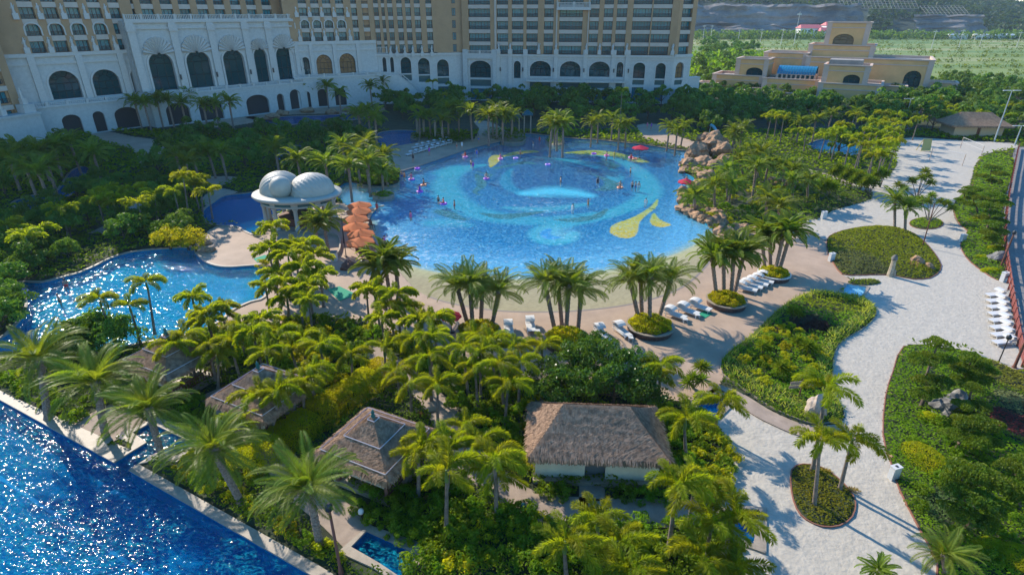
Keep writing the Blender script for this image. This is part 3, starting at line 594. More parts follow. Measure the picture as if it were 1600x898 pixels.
def crown_layout(kind, nf, r, lib=None):
    out = []; FL = lib or (FOXF if kind == 'fox' else DATF)
    for i in range(nf):
        if kind == 'fox': me = FL[i % 4]; az = i*2.4+r.uniform(-.25, .25); s = r.uniform(.82, 1.1); pit = r.uniform(-.12, .12)
        else:
            t = i/nf; me = FL[0] if t < .3 else FL[1] if t < .6 else FL[2] if t < .85 else FL[3]; az = i*2.4+r.uniform(-.3, .3); s = r.uniform(.85, 1.08); pit = r.uniform(-.15, .15)
        out.append((me, Matrix.Rotation(az, 4, 'Z') @ Matrix.Rotation(pit, 4, 'Y') @ Matrix.Rotation(r.uniform(-.5, .5), 4, 'X') @ Matrix.Scale(s, 4)))
    return out
def trunkmesh(kind):
    b = MB(); n = 10
    if kind == 'fox': b.tube([(math.sin(i/8*2.2)*.012, 0, i/8) for i in range(9)], [.125-.045*(i/8)+(.05 if i == 0 else 0) for i in range(9)], 9)
    elif kind == 'date': 
        b.tube([(math.sin(i/22*2.5)*.012, 0, i/22) for i in range(23)], [.20+(.022 if i % 2 else -.01)+(.07 if i == 0 else 0)+(.05 if i > 20 else 0) for i in range(23)], 9, smooth=False)
    else: b.tube([(0, 0, i/4) for i in range(5)], [.11-.05*i/4 for i in range(5)], 6)
    return b.mesh('trunk', M_trunkg if kind == 'fox' else M_trunk)
T_FOX, T_DATE, T_THIN = trunkmesh('fox'), trunkmesh('date'), trunkmesh('thin')
sh = MB(); sh.tube([(0, 0, 0), (0, 0, .25), (0, 0, .75)], [.10, .105, .05], 8); SHAFT = sh.mesh('crownshaft', M_shaft)
bt = MB(); bt.lathe([(.2, -.45), (.3, -.2), (.26, .1), (.12, .3)], 9, smooth=False); BOSS = bt.mesh('leaf_boss', M_trunk)
FOXC = [joined_crown('fox', 9, 20+i) for i in range(4)]; FOXFAR = [joined_crown('fox', 8, 30+i, 1.05, .7) for i in range(3)]
DATC = [joined_crown('date', 30, 40+i) for i in range(4)]; DATFAR = [joined_crown('date', 28, 50+i, 1.05, .85) for i in range(3)]
L_dead = leafmat('dry_frond', (.20, .15, .06), (.26, .18, .08), .4, .7, .2)
PALMS = []   # (root, kind text, region, x on the photo)
def trunk_fix(o, base, top, rad):
    d = Vector(top)-Vector(base); q = d.to_track_quat('Z', 'Y'); o.rotation_mode = 'QUATERNION'; o.rotation_quaternion = q; o.scale = (rad, rad, d.length)
def palm(kind, crown, h, region, base=None, s=1.0, full=False, desc=None, lean=.25, r=None):
    r = r or random.Random(int(crown[0]*13+crown[1]*7))
    c = Vector(P(*crown, h))
    if base is not None: bb = Vector(P(*base)); 
    else: bb = Vector((c.x+r.uniform(-lean, lean), c.y+r.uniform(-lean, lean), 0))
    if base is not None: # crown above the surveyed base, on the sight line of the crown point
        best = min((abs((Vector(P(*crown, z))-bb).xy.length), z) for z in [h*(.75+.05*k) for k in range(11)]); c = Vector(P(*crown, best[1]))
    D = bb.length
    nm = 'foxtail_palm' if kind == 'fox' else 'date_palm'
    root = thing(nm, 'x', 'palm', tuple(bb)); top = c-bb; sc = s*(1.15 if kind == 'date' else 1.0)
    if kind == 'fox':
        shaft_len = .7*s; t = link('trunk', T_FOX, root); trunk_fix(t, (0, 0, 0), top-Vector((0, 0, shaft_len)), s)
        link('crownshaft', SHAFT, root, loc=top-Vector((0, 0, shaft_len)), scale=s)
    else:
        t = link('trunk', T_DATE, root); trunk_fix(t, (0, 0, 0), top-Vector((0, 0, .15)), s)
        if full: link('leaf_boss', BOSS, root, loc=top, scale=s)
    if full:
        n = r.choice((8, 9, 10)) if kind == 'fox' else 40
        for me, M in crown_layout(kind, n, r): fo = link('frond', me, root, M=Matrix.Translation(top-Vector((0, 0, .05))) @ Matrix.Scale(sc, 4) @ M)
        if kind == 'fox' and r.random() < .35 or kind == 'date' and r.random() < .8: fo.material_slots[0].link = 'OBJECT'; fo.material_slots[0].material = L_dead; fo.matrix_local = fo.matrix_local @ Matrix.Rotation(.5, 4, 'Y'); fo['label'] = 'dry brown frond'
    else:
        lib = (FOXC if D < 75 else FOXFAR) if kind == 'fox' else (DATC if D < 80 else DATFAR)
        link('crown', r.choice(lib), root, loc=top, rz=r.uniform(0, 6.28), scale=sc)
    PALMS.append((root, desc or ('foxtail palm' if kind == 'fox' else 'date palm'), region, crown[0])); return root
# --- date palms
for cr, ba, h in (((62,565),(75,655),4.6),((150,600),(165,682),4.4),((232,640),(257,725),4.3),((335,703),(377,785),4.3),((483,762),(500,852),4.2)):
    palm('date', cr, h, 'on the terrace edge beside the lap pool', ba, 1.2 if cr[0] < 200 else 1.05, True)
PLT = [(((715,449),(734,445),(754,449),(779,456)), ((732,511),(739,514),(751,507),(768,511)), (748,513), 'in the planter behind the red parasol'),
       (((852,443),(872,440),(889,448),(908,452)), ((867,517),(878,508),(884,521),(903,516)), (885,522), 'in the middle beach deck planter'),
       (((985,438),(1001,436),(1016,434),(1047,438)), ((999,503),(1003,496),(1015,509),(1029,499)), (1015,509), 'in the planter between two lounger groups'),
       (((1113,402),(1131,397),(1147,399),(1163,396)), ((1120,467),(1131,463),(1142,465),(1147,460)), (1134,468), 'in the planter beside the green towel'),
       (((1191,367),(1203,371),(1225,365),(1236,362)), ((1195,421),(1204,419),(1210,430),(1217,425)), (1208,427), 'in the white rimmed planter by the mound')]
for crs, bas, ctr, reg in PLT:
    for c_, b2 in zip(crs, bas): palm('date', c_, 5.2, reg, b2, 1.0, True if ctr[1] > 490 else False)
for cr, ba in (((600,405),(612,478)),((618,412),(625,480)),((590,420),(603,484))): palm('date', cr, 5.3, 'at the beach end of the palm grove', ba, .95)
for cr, ba in (((1399,314),(1398,360)),((1416,326),(1414,364))): palm('date', cr, 3.6, 'standing on the round grassy mound', ba, .85)
for cr, ba in (((1135,267),(1137,316)),((1116,290),(1117,330)),((1143,291),(1137,326)),((1085,307),(1086,330)),((1172,233),(1181,260)),((1155,250),(1163,279)),((1147,214),(1150,240)),((1201,256),(1193,292)),((1225,262),(1224,296)),((1240,268),(1240,300)),((1199,312),(1195,350)),((1218,325),(1214,345)),((1262,284),(1262,315)),((1236,285),(1240,318))):
    palm('date', cr, 5.0, 'among the rocks between wave pool and sand', ba, .92)
palm('date', (597,268), 5, 'standing alone in the round planter inside the pool', (599,304), .95)
palm('date', (506,345), 4.6, 'beside the shell pavilion in a walled bed', (513,392), .95)
palm('date', (493,352), 4.2, 'beside the shell pavilion in a walled bed', (498,395), .85)
for c_ in ((508,255),(535,228),(556,240),(575,255),(572,225),(430,232),(465,250),(545,262)): palm('date', c_, 5.5, 'in the dark grove behind the shell pavilion', s=1.05)
for c_ in ((165,153),(210,160),(245,156),(283,162),(293,150),(318,166),(336,164),(358,160),(225,162),(262,158)): palm('date', c_, 7, 'along the terrace of the shell gable hall', s=1.1)
for c_ in ((480,134),(510,136),(530,148),(578,136),(598,130),(611,128),(575,176),(560,180),(586,184),(700,172),(716,170),(735,176),(776,174),(786,180),(763,182),(870,188),(862,196),(880,196)): palm('date', c_, 6.5, 'in the shade in front of the hotel arcade', s=1.15)
for c_ in ((935,188),(958,186),(978,196),(968,198),(925,194)): palm('date', c_, 5, 'sunlit above the deep end of the wave pool', s=.95)
for c_ in ((1046,200),(1069,198),(1058,206)): palm('date', c_, 5, 'on the paved landing at the far pool corner', s=.9)
for c_ in ((1148,208),(1160,200),(1250,192),(1275,188),(1300,180),(1340,178),(1182,262),(1190,240)): palm('date', c_, 5, 'around the slide pool behind the rocks', s=.95)
palm('date', (1476,868), 2.6, 'low in the bed corner at the sand edge', (1478,898), .6, True)
palm('date', (1372,892), 1.6, 'low beside the sand edge bed', (1372,912), .36)
for c_ in ((30,235),(62,238),(85,232),(110,225),(15,250),(40,262),(60,270),(145,240),(75,258)): palm('date', c_, 5.5, 'in the deep shade below the hotel corner', s=1.1)
for c_ in ((275,243),(300,240),(325,236),(290,255),(345,238)): palm('date', c_, 5, 'beside the shaded footpath gate', s=1.0)
# --- foxtail palms
FX = {
 'beside the square pavilion at the hedge': [((653,705),None,3.6),((668,690),None,3.6),((697,735),(697,835),4.4),((700,705),None,3.6),((773,715),(776,808),4.2),((752,690),None,3.8),((725,668),None,3.4),((775,740),None,2.6)],
 'on the lap pool side of the hedge': [((432,612),(420,698),4.2),((460,608),(455,668),3.6),((405,622),(402,700),3.6),((487,578),(492,640),3.6),((470,600),None,3.4),((380,655),None,2.4)],
 'in the grove beyond the long hedge': [((548,555),None,3.0),((620,580),(626,628),3.8),((683,603),(684,673),4.2),((670,558),None,4),((743,577),(747,640),4.2),((780,568),(788,640),4.6),((750,552),None,4.2),((793,600),None,3.6),((725,545),None,4.2),((672,527),None,4.4),((648,532),None,4.2),((600,545),None,3.2),((640,600),None,3)],
 'at the deck edge of the grove': [((572,452),(577,510),4.4),((585,455),None,4.2),((608,480),(618,536),4.4),((632,482),(633,528),4.2),((620,460),None,4.4),((678,498),None,4),((743,524),None,3.6),((812,568),None,4),((847,540),(847,578),3.2),((768,532),None,3.8),((596,498),None,3.6),((655,500),None,4),((800,545),None,3.4)],
 'between the lagoon pool and the thatched roofs': [((300,465),(313,516),3.6),((323,490),None,3.6),((288,525),None,4.2),((270,540),None,4),((375,510),(384,562),4),((395,520),None,4),((338,556),(341,606),4.0),((360,535),None,3.6),((345,485),None,3.2),((325,540),None,3.6),((436,518),(440,565),4),((472,528),(478,570),4),((500,540),None,3.6),((455,545),None,3.2),((415,550),None,3.4),((325,505),None,3.2),((408,500),None,3.4)],
 'on the island bed beside the shell bar deck': [((425,356),(432,410),4.6),((420,392),None,4.4),((460,385),(466,430),4.4),((450,400),None,4.2),((475,420),None,4.2),((430,428),(434,470),4.2),((445,442),None,4),((482,447),None,4),((448,468),(450,505),4),((482,470),None,3.8),((500,430),None,3.6),((465,455),None,3.8),((415,450),None,3.4),((430,385),None,4.2),((475,385),None,4.2),((490,400),None,4)],
 'reaching over the lagoon pool': [((155,468),(182,540),4.8),((202,478),(220,538),4.2),((228,442),(242,522),5)],
 'in the sunlit patch of the shaded garden': [((165,300),(170,345),4.6),((152,312),None,4.2),((208,296),None,4.6),((215,318),None,4.2),((240,305),(247,352),4.8),((98,328),(107,374),4.2),((178,318),None,3.8),((190,310),None,4.0)],
 'in the dark bank above the lagoon pool': [((10,352),(25,398),4.6),((58,362),(66,395),4.2),((285,275),(296,345),6),((313,290),(317,335),5),((300,282),None,5),((40,370),None,3.6),((272,300),None,4.4),((325,300),None,4)],
 'around the thatched bungalow': [((1058,760),(1043,868),4.8),((1086,757),(1076,824),4.0),((1033,572),None,3),((1025,590),None,1.8),((1072,655),(1072,725),3.6),((1128,627),(1113,676),3.2),((965,846),None,2.2),((935,812),None,1.8)],
 'at the spa pool corner': [((1113,812),(1103,880),3.8),((1148,806),(1126,880),4.2),((1100,872),(1093,925),2.4),((1147,888),(1140,935),2.4),((985,890),None,2.2)],
 'on the small planted island in the sand': [((1285,690),(1272,792),5.0),((1332,688),(1311,768),4.3)],
 'at the tip of the mixed bed': [((1293,607),(1269,738),6.2)],
 'close below the camera': [((883,846),(886,915),3.2)],
 'beside the slide pool': [((1215,178),None,6),((1225,185),None,6),((1240,205),(1236,222),5),((1260,207),(1255,240),6),((1205,183),None,5.5),((1290,212),None,5),((1305,205),None,5),((1320,198),None,5)],
 'in the palm belt beside the volleyball court': [((1350+dx,dy),None,6) for dx,dy in ((0,215),(12,205),(25,195),(35,212),(45,205),(20,225),(5,190),(-15,180),(40,190),(50,222),(30,240),(15,245),(-5,228),(-20,215),(-30,196),(60,195),(52,180),(28,178),(-40,205),(38,228))],
 'in front of the ochre palace': [((1395+dx,dy+6),None,4.6) for dx,dy in ((50,160),(62,165),(75,158),(85,170),(95,162),(30,175),(40,182),(110,168),(125,160),(140,172),(150,158),(165,165),(180,175),(190,160),(135,150),(100,150),(70,150))],
 'below the hotel tower': [((676,128),None,7),((972,142),None,9),((650,170),None,6),((690,150),None,6)],
}
for reg, L_ in FX.items():
    for cr, ba, h in L_:
        y_ = (ba or cr)[1]
        palm('fox', cr, h, reg, ba, {True: 1.0 if y_ < 700 else 1.12}.get(y_ > 440, 1.15), y_ > 520)
# --- broadleaf crowns
def crownmesh(name, seed, m, rx, rz, nclump, nleaf, ls, low=-.35):
    r = np.random.RandomState(seed); rr = random.Random(seed); v = []; cs = []
    for i in range(nclump):
        th = rr.uniform(0, 6.283); ph = math.asin(rr.uniform(low, 1)); k = rr.uniform(.55, 1); cs.append((math.cos(th)*math.cos(ph)*rx*k, math.sin(th)*math.cos(ph)*rx*k, math.sin(ph)*rz*k, rr.uniform(.24, .42)*rx))
    per = nleaf//nclump; out = []
    for cx, cy, cz, cr in cs:
        d = r.randn(per, 3); d /= np.linalg.norm(d, axis=1)[:, None]; d[:, 2] = np.abs(d[:, 2])*.9-.15; q = d*cr*(.7+.35*r.rand(per, 1))+np.array([cx, cy, cz])
        t = r.randn(per, 3); t -= d*(t*d).sum(1)[:, None]*.7; t /= np.linalg.norm(t, axis=1)[:, None]; bt_ = np.cross(d, t)+r.randn(per, 3)*.35; s = ls*(.7+.6*r.rand(per, 1))
        out.append(np.stack([q-t*s, q-bt_*s*.55, q+t*s, q+bt_*s*.55], 1).reshape(-1, 3))
    return np_mesh(name, np.concatenate(out), 4, m)
def limbs(h, rx, seed):
    rr = random.Random(seed); b = MB(); b.tube([(0, 0, 0), (.05, .03, h*.35), (0, .08, h*.65), (0, 0, h*.95)], [.16, .13, .10, .05], 6)
    for i in range(5):
        a = i*1.26+rr.uniform(-.3, .3); b.tube([(0, 0, h*.45), (math.cos(a)*rx*.3, math.sin(a)*rx*.3, h*.7), (math.cos(a)*rx*.65, math.sin(a)*rx*.65, h*.9)], [.08, .05, .02], 5)
    return b.mesh('trunk', M_bark)
TREE = [(crownmesh('crown', 60+i, L_tree, 2.4, 2.0, 26, 2600, .17), limbs(3.2, 2.4, i)) for i in range(4)]
TREEFAR = [(crownmesh('crown', 70+i, L_tree, 2.6, 2.3, 20, 900, .30), limbs(3.2, 2.4, i)) for i in range(4)]
SEAG = [crownmesh('crown', 80+i, L_sea, 1.7, 1.3, 22, 2200, .10) for i in range(3)]
SHRUB = [crownmesh('foliage', 90+i, L_shrub, .8, .75, 16, 1100, .075, 0) for i in range(4)]
LIME = [crownmesh('foliage', 95+i, L_lime, .8, .7, 16, 1100, .07, 0) for i in range(3)]
TREES = []
def tree(px, h, s, region, far=False, kind='leafy tree', base=False, lib=None, cat='tree', nm='broadleaf_tree'):
    r = random.Random(int(px[0]*17+px[1]*5)); c = P(*px, 0 if base else h); cm, tm = r.choice(lib or (TREEFAR if far else TREE))
    root = thing(nm, 'x', cat, (c[0], c[1], 0), r.uniform(0, 6.28))
    th = h/ (3.2); link('trunk', tm, root, scale=(s, s, th)); link('crown', cm, root, loc=(0, 0, h), scale=s)
    TREES.append((root, kind, region, px[0])); return root
def bush(px, s, region, lib=SHRUB, kind='rounded green shrub', z=0, sx=1, nm='shrub', hz=1):
    r = random.Random(int(px[0]*11+px[1]*3)); c = P(*px)
    root = link(nm, r.choice(lib), loc=(c[0], c[1], z+.1), rz=r.uniform(0, 6.28), scale=(s*sx, s, s*hz), cat='shrub'); TREES.append((root, kind, region, px[0])); return root
def scatter(polypx, n, fn, mind, seed=3, hz=0, clear=()):
    r = random.Random(seed); pl = PP(polypx, hz); xs = [p[0] for p in pl]; ys = [p[1] for p in pl]; pts = []; tries = 0
    while len(pts) < n and tries < 9000:
        tries += 1; x, y = r.uniform(min(xs), max(xs)), r.uniform(min(ys), max(ys)); ax = np.array([x]); ay = np.array([y])
        if not inside(ax, ay, pl)[0] or any((x-a)**2+(y-b)**2 < mind*mind for a, b in pts): continue
        if any(inside(ax, ay, q)[0] for q in HARD_T): continue
        if distp(ax, ay, LAP)[0][0] < 1.25: continue
        if any(inside(ax, ay+c_, q)[0] for q in HARD_T for c_ in clear): continue
        pts.append((x, y))
    for x, y in pts: fn(PX(x, y, hz), r)
HARD_T = POOLS+[SAND, DECK, DECK2, DECK3]+PLAZA+[p for p, n in PATHP]
scatter([(30,250),(140,225),(215,235),(290,222),(360,205),(420,206),(600,200),(560,240),(520,262),(300,282),(150,290),(0,300),(0,240)], 32, lambda p, r: tree(p, r.uniform(1.6, 2.8), r.uniform(.85, 1.25), 'in the shaded gardens below the hotel wing', True, 'dark leafy tree', True), 5.0, 1, 0, (5, 10))
scatter([(590,170),(740,160),(900,160),(1060,168),(1110,180),(1090,205),(930,190),(900,200),(840,195),(740,190),(680,200),(600,190)], 54, lambda p, r: tree(p, r.uniform(2.4, 4.0), r.uniform(1.0, 1.5), 'between the wave pool and the hotel tower', True, 'dark leafy tree', True), 5.2, 2, 0, (6, 11))
scatter([(1060,160),(1100,140),(1180,150),(1290,165),(1400,160),(1470,140),(1340,190),(1300,205),(1200,205),(1100,215)], 64, lambda p, r: tree(p, r.uniform(1.8, 3.0), r.uniform(1.0, 1.4), 'between the slide pool and the ochre palace', True, 'leafy tree', True), 5.2, 3)
scatter([(1400,160),(1490,135),(1640,150),(1640,225),(1500,212),(1410,212),(1340,235),(1300,250),(1340,195)], 80, lambda p, r: tree(p, r.uniform(2.6, 4), r.uniform(1.0, 1.5), 'around the far thatched hut and court', True, 'sunlit leafy tree', True), 5.2, 4)
scatter([(1080,142),(1100,70),(1180,80),(1170,110),(1110,130)], 40, lambda p, r: tree(p, r.uniform(3, 5), r.uniform(1.2, 2.0), 'beside the hotel tower end before the fields', True, 'sunlit leafy tree', True), 6, 5)
scatter([(0,300),(40,325),(90,300),(150,290),(300,292),(320,330),(300,380),(160,400),(50,430),(0,430)], 36, lambda p, r: tree(p, r.uniform(1.5, 2.5), r.uniform(.6, .9), 'on the dark bank above the lagoon pool', False, 'dark leafy tree', True), 2.6, 6, 0, (3, 6))
scatter([(0,440),(30,450),(25,500),(0,520)], 4, lambda p, r: tree(p, 1.4, .8, 'at the steps end of the lagoon pool', False, 'bushy dark tree', True), 2.5, 7)
for p_, h_, s_ in (((262,372),1.5,.95),((290,372),1.6,1.0),((275,360),1.6,.9),((304,380),1.2,.7)): tree(p_, h_, s_, 'where the lagoon pool meets the shell deck', kind='sunlit yellow-green tree', lib=[(m, TREE[0][1]) for m in LIME+[crownmesh('crown', 97, L_lime, 2.0, 1.5, 22, 2200, .12)]][3:], nm='lime_tree')
for p_ in ((130,525),(155,515),(175,528),(110,540)): tree(p_, 1.5, .85, 'on the point behind the date palms', kind='dark glossy tree')
for i, (p_, h_, s_) in enumerate((((850,590),1.6,.9),((885,570),2,1),((915,560),2.4,1.1),((950,565),2.6,1.15),((985,575),2.4,1.1),((1005,600),2,1),((960,600),2,1.1),((920,600),1.8,1),((880,605),1.6,1),((845,620),1.3,.85),((1010,625),1.4,.9),((930,540),2.2,.85))): tree(p_, h_, s_, 'in the thicket behind the bungalow roof', kind='glossy small-leaved tree', lib=[(m, TREE[0][1]) for m in SEAG], nm='glossy_tree')
# shrubs
scatter([(640,840),(700,800),(830,800),(1130,820),(1160,898),(640,898)], 46, lambda p, r: bush(p, r.uniform(.8, 1.25), 'in the bed below the bungalow path', SHRUB if r.random() < .8 else LIME), 1.0, 11)
scatter([(560,780),(640,760),(800,770),(830,800),(700,830),(640,860),(560,800)], 24, lambda p, r: bush(p, r.uniform(.7, 1.1), 'in the hollow before the hedge pavilion'), 1.1, 12)
scatter([(700,560),(840,600),(830,740),(760,760),(690,650),(620,570)], 34, lambda p, r: bush(p, r.uniform(.7, 1.3), 'under the grove beside the bungalow', SHRUB if r.random() < .7 else LIME), 1.3, 13)
scatter([(1040,640),(1100,660),(1135,700),(1135,770),(1060,770),(1045,700)], 22, lambda p, r: bush(p, r.uniform(.8, 1.3), 'beside the bungalow end wall', SHRUB if r.random() < .6 else LIME), 1.0, 14)
scatter([(400,500),(560,510),(700,560),(600,560),(500,620),(420,560),(300,560),(330,520)], 60, lambda p, r: bush(p, r.uniform(.8, 1.5), 'under the palm grove', SHRUB if r.random() < .6 else LIME), 1.3, 15)
scatter([(260,700),(320,720),(520,870),(560,898),(470,885),(240,735)], 26, lambda p, r: bush(p, r.uniform(.5, .9), 'in the strip along the lap pool', SHRUB if r.random() < .5 else LIME), .9, 16)
scatter([(0,590),(120,600),(260,600),(330,640),(300,690),(230,650),(100,680),(0,640)], 26, lambda p, r: bush(p, r.uniform(.6, 1.1), 'under the terrace date palms'), 1.3, 17)
scatter([(1150,555),(1200,510),(1250,520),(1295,560),(1290,610),(1240,625),(1180,600)], 30, lambda p, r: bush(p, r.uniform(.5, .8), 'in the mixed bed beside the sand path', LIME if r.random() < .7 else SHRUB, z=.4), .9, 18)
scatter([(1130,380),(1195,350),(1262,330),(1340,318),(1280,285),(1180,260),(1090,250),(1090,330)], 60, lambda p, r: bush(p, r.uniform(.7, 1.3), 'among the rock garden palms', LIME if r.random() < .5 else SHRUB, z=.3), 1.5, 19)
scatter([(400,395),(440,380),(520,400),(520,470),(420,500)], 26, lambda p, r: bush(p, r.uniform(.8, 1.4), 'on the island bed beside the shell bar', LIME if r.random() < .5 else SHRUB), 1.1, 20)
scatter([(1490,640),(1600,700),(1640,898),(1480,898),(1420,780),(1400,700)], 30, lambda p, r: bush(p, r.uniform(.5, .85), 'in the pine garden', z=.2), 1.3, 21)
for (cx, cy, rx) in ((748,520,2.0),(885,530,2.1),(1015,513,2.2),(1134,472,2.0),(1208,432,1.75)):
    pass
# clipped mounds in the pine garden
def mound(px, rx, ry, h, m, col, label, nm='clipped_shrub', region='in the pine garden'):
    c = P(*px); n = int(2600*max(rx, .6)); th = nr.rand(n)*6.283; u = np.sqrt(nr.rand(n)); x = np.cos(th)*u; y = np.sin(th)*u
    z = np.sqrt(np.clip(1-u**2.6, 0, 1))*h*(1+.06*np.sin(x*9+px[0])*np.cos(y*8)); s = .055
    c3 = np.stack([x*rx, y*ry, z], 1); t = nr.randn(n, 3)*.6+[0, 0, .0]; t /= np.linalg.norm(t, axis=1)[:, None]; t2 = nr.randn(n, 3); t2 /= np.linalg.norm(t2, axis=1)[:, None]
    v = np.stack([c3-t*s, c3-t2*s*.6, c3+t*s, c3+t2*s*.6], 1).reshape(-1, 3)
    o = link(nm, np_mesh('foliage', v, 4, m), loc=(c[0], c[1], 0), label=label, cat='shrub'); TREES.append((o, label, region, px[0])) if not label else None; return o
mound((1445,725), 1.35, 2.0, .9, L_lime, None, 'big square-sided clipped shrub, pale green, behind the white box bollard')
mound((1450,655), .8, .7, .5, L_lime, None, 'low round clipped shrub beside the grey boulder')
mound((1545,860), 1.0, .8, .6, L_lime, None, 'bright clipped mound low in the pine garden')
mound((1590,880), 1.4, 1.2, .8, L_lime, None, 'wide clipped mound at the garden edge below the pines')
mound((1555,392), 1.4, .9, .6, L_lime, None, 'pale clipped mound behind the strip bed boulder')
mound((1535,405), 1.2, .7, .5, L_lime, None, 'low clipped cushion in front of the strip bed boulder')
mound((1548,425), 1.2, .7, .5, L_lime, None, 'clipped cushion nearest the white box in the strip bed')
mound((1530,345), 1.5, .9, .6, L_lime, None, 'round clipped cushion under the strip bed pines')
mound((1276,516), 1.2, 1.0, .9, leafmat('purple_leaf', (.06, .03, .03), (.09, .04, .035), .3), None, 'dark purple-leaved shrub in the mixed bed')
# long hedge
def hedge():
    A = Vector(P(372, 752)); B = Vector(P(608, 588)); d = (B-A).normalized(); n = Vector((-d.y, d.x, 0)); L = (B-A).length
    root = thing('hedge', 'long clipped yellow-green hedge running up from the lap pool to the grove', 'hedge', tuple(A)); k = 9
    for i in range(k):
        a0, a1 = L*i/k, L*(i+1)/k; m = 4200; x = nr.uniform(a0, a1, m); face = nr.rand(m); w_ = 1.05*(1+.08*math.sin(i*2.1)); h = 1.75*(1+.07*math.sin(i*1.7))
        t = (x-a0)/(a1-a0); bulge = 1-.16*np.abs(2*t-1)**4; y = nr.uniform(-w_, w_, m); z = np.full(m, h)
        sl = face < .3; sr = (face >= .3) & (face < .6); y[sl] = -w_; z[sl] = nr.uniform(.1, h, sl.sum()); y[sr] = w_; z[sr] = nr.uniform(.1, h, sr.sum())
        y = y*bulge; z = z*(1-.1*np.abs(2*t-1)**4)*(1-.06*(np.abs(y)/w_)**3)+(nr.rand(m)-.5)*.1; y += (nr.rand(m)-.5)*.12
        c = np.stack([d.x*x+n.x*y, d.y*x+n.y*y, z], 1); s = .055; t1 = nr.randn(m, 3); t1 /= np.linalg.norm(t1, axis=1)[:, None]; t2 = nr.randn(m, 3); t2 /= np.linalg.norm(t2, axis=1)[:, None]
        link('clipped_block', np_mesh('clipped_block', np.stack([c-t1*s, c-t2*s*.6, c+t1*s, c+t2*s*.6], 1).reshape(-1, 3), 4, L_lime), root)
hedge()
# cloud-pruned pines
def padmesh(seed):
    r = np.random.RandomState(seed); n = 1300; th = r.rand(n)*6.283; u = np.sqrt(r.rand(n)); x = np.cos(th)*u; y = np.sin(th)*u; k = 1+.18*np.sin(th*3+seed)+.1*np.sin(th*5)
    z = np.sqrt(np.clip(1-u**2, 0, 1))*.42*(r.rand(n)**.3)-.06; c = np.stack([x*k, y*k, z], 1); s = .11
    t1 = r.randn(n, 3); t1 /= np.linalg.norm(t1, axis=1)[:, None]; t2 = r.randn(n, 3); t2 /= np.linalg.norm(t2, axis=1)[:, None]
    return np_mesh('foliage_pad', np.stack([c-t1*s, c-t2*s*.5, c+t1*s, c+t2*s*.5], 1).reshape(-1, 3), 4, L_pine)
PADS = [padmesh(i) for i in range(3)]
PINES = []
def pine(base, pads, region, tops):
    B = Vector(P(*base)); root = thing('cloud_pruned_pine', 'x', 'tree', tuple(B)); pp = [(Vector(P(px, py, z))-B, s) for px, py, z, s in pads]; top = max(pp, key=lambda q: q[0].z)[0]
    b = MB(); tr = smooth_open([(0, 0, 0), tuple(top*.3+Vector((.15, 0, 0))), tuple(top*.6+Vector((-.12, .1, 0))), tuple(top)], 3); b.tube(tr, [.16-.11*i/(len(tr)-1) for i in range(len(tr))], 7)
    for q, s in pp:
        a = min(tr, key=lambda t: abs(t[2]-q.z*.85)); b.tube([a, ((a[0]+q.x)/2, (a[1]+q.y)/2, (a[2]+q.z)/2-.1), tuple(q)], [.05, .04, .02], 5)
    b.obj('trunk', M_bark, root); r = random.Random(base[0])
    for i, (q, s) in enumerate(pp): link('foliage_pad', PADS[i % 3], root, loc=q, rz=r.uniform(0, 6), scale=(s, s, s*.95))
    root['label'] = tops; root['group'] = 'cloud-pruned pines'
pine((1436,640), [(1466,537,4.4,.95),(1440,562,3.9,.95),(1452,556,4.1,.6),(1442,594,2.9,.7),(1470,596,2.6,.9),(1438,615,2.2,.7),(1476,560,3.2,.8),(1455,612,2.0,.7)], '', 'tall bent cloud-pruned pine at the sand edge of the garden')
pine((1512,602), [(1520,560,3.0,.95),(1505,575,2.4,.9),(1538,575,2.2,.9),(1500,595,1.6,.8),(1530,592,1.6,.9),(1515,585,2.0,.7)], '', 'broad cloud-pruned pine beside the short lamp post')
pine((1517,655), [(1520,605,2.8,.7),(1505,632,1.9,.7),(1530,634,1.8,.7),(1515,648,1.2,.8),(1500,650,.9,.6)], '', 'slim cloud-pruned pine beside the grey boulder')
pine((1490,705), [(1508,660,2.0,.85),(1542,662,2.0,.95),(1490,678,1.4,.75),(1525,685,1.5,.9),(1548,690,1.2,.7)], '', 'leaning cloud-pruned pine above the warm rocks')
pine((1512,830), [(1505,735,3.2,1.0),(1540,745,3.0,1.0),(1490,760,2.6,.9),(1520,775,2.4,1.1),(1550,790,2.0,.9),(1500,800,1.8,.9),(1535,815,1.4,.8),(1560,755,2.6,.9)], '', 'largest cloud-pruned pine, behind the low date palm')
pine((1590,800), [(1585,730,2.8,.9),(1600,760,2.4,1.0),(1580,770,1.8,.8),(1605,720,2.6,.8)], '', 'cloud-pruned pine behind the largest one')
pine((1527,338), [(1520,296,4.2,1.2),(1532,310,3.5,1.2),(1512,318,2.6,1.0),(1535,322,2.4,1.1),(1515,303,3.4,.9)], '', 'first cloud-pruned pine of the strip bed')
pine((1540,362), [(1555,306,4.6,1.4),(1545,322,3.8,1.3),(1568,318,3.9,1.2),(1552,334,3,1.2),(1535,340,2.2,1),(1560,345,2.2,1.1)], '', 'broadest cloud-pruned pine in the middle of the strip bed')
pine((1550,386), [(1552,350,2.8,1.1),(1545,365,2,1.0),(1562,362,2,1.1),(1553,375,1.4,1.1)], '', 'small dense cloud-pruned pine behind the box bollard')
pine((1548,292), [(1550,262,3.6,1.3),(1562,272,3,1.3),(1538,276,2.6,1.2),(1555,284,1.8,1.2)], '', 'cloud-pruned pine at the court end of the strip bed')
pine((1512,322), [(1507,300,2.8,.9),(1500,312,2.0,.8),(1514,310,1.9,.8)], '', 'smallest cloud-pruned pine, leaning over the sand')
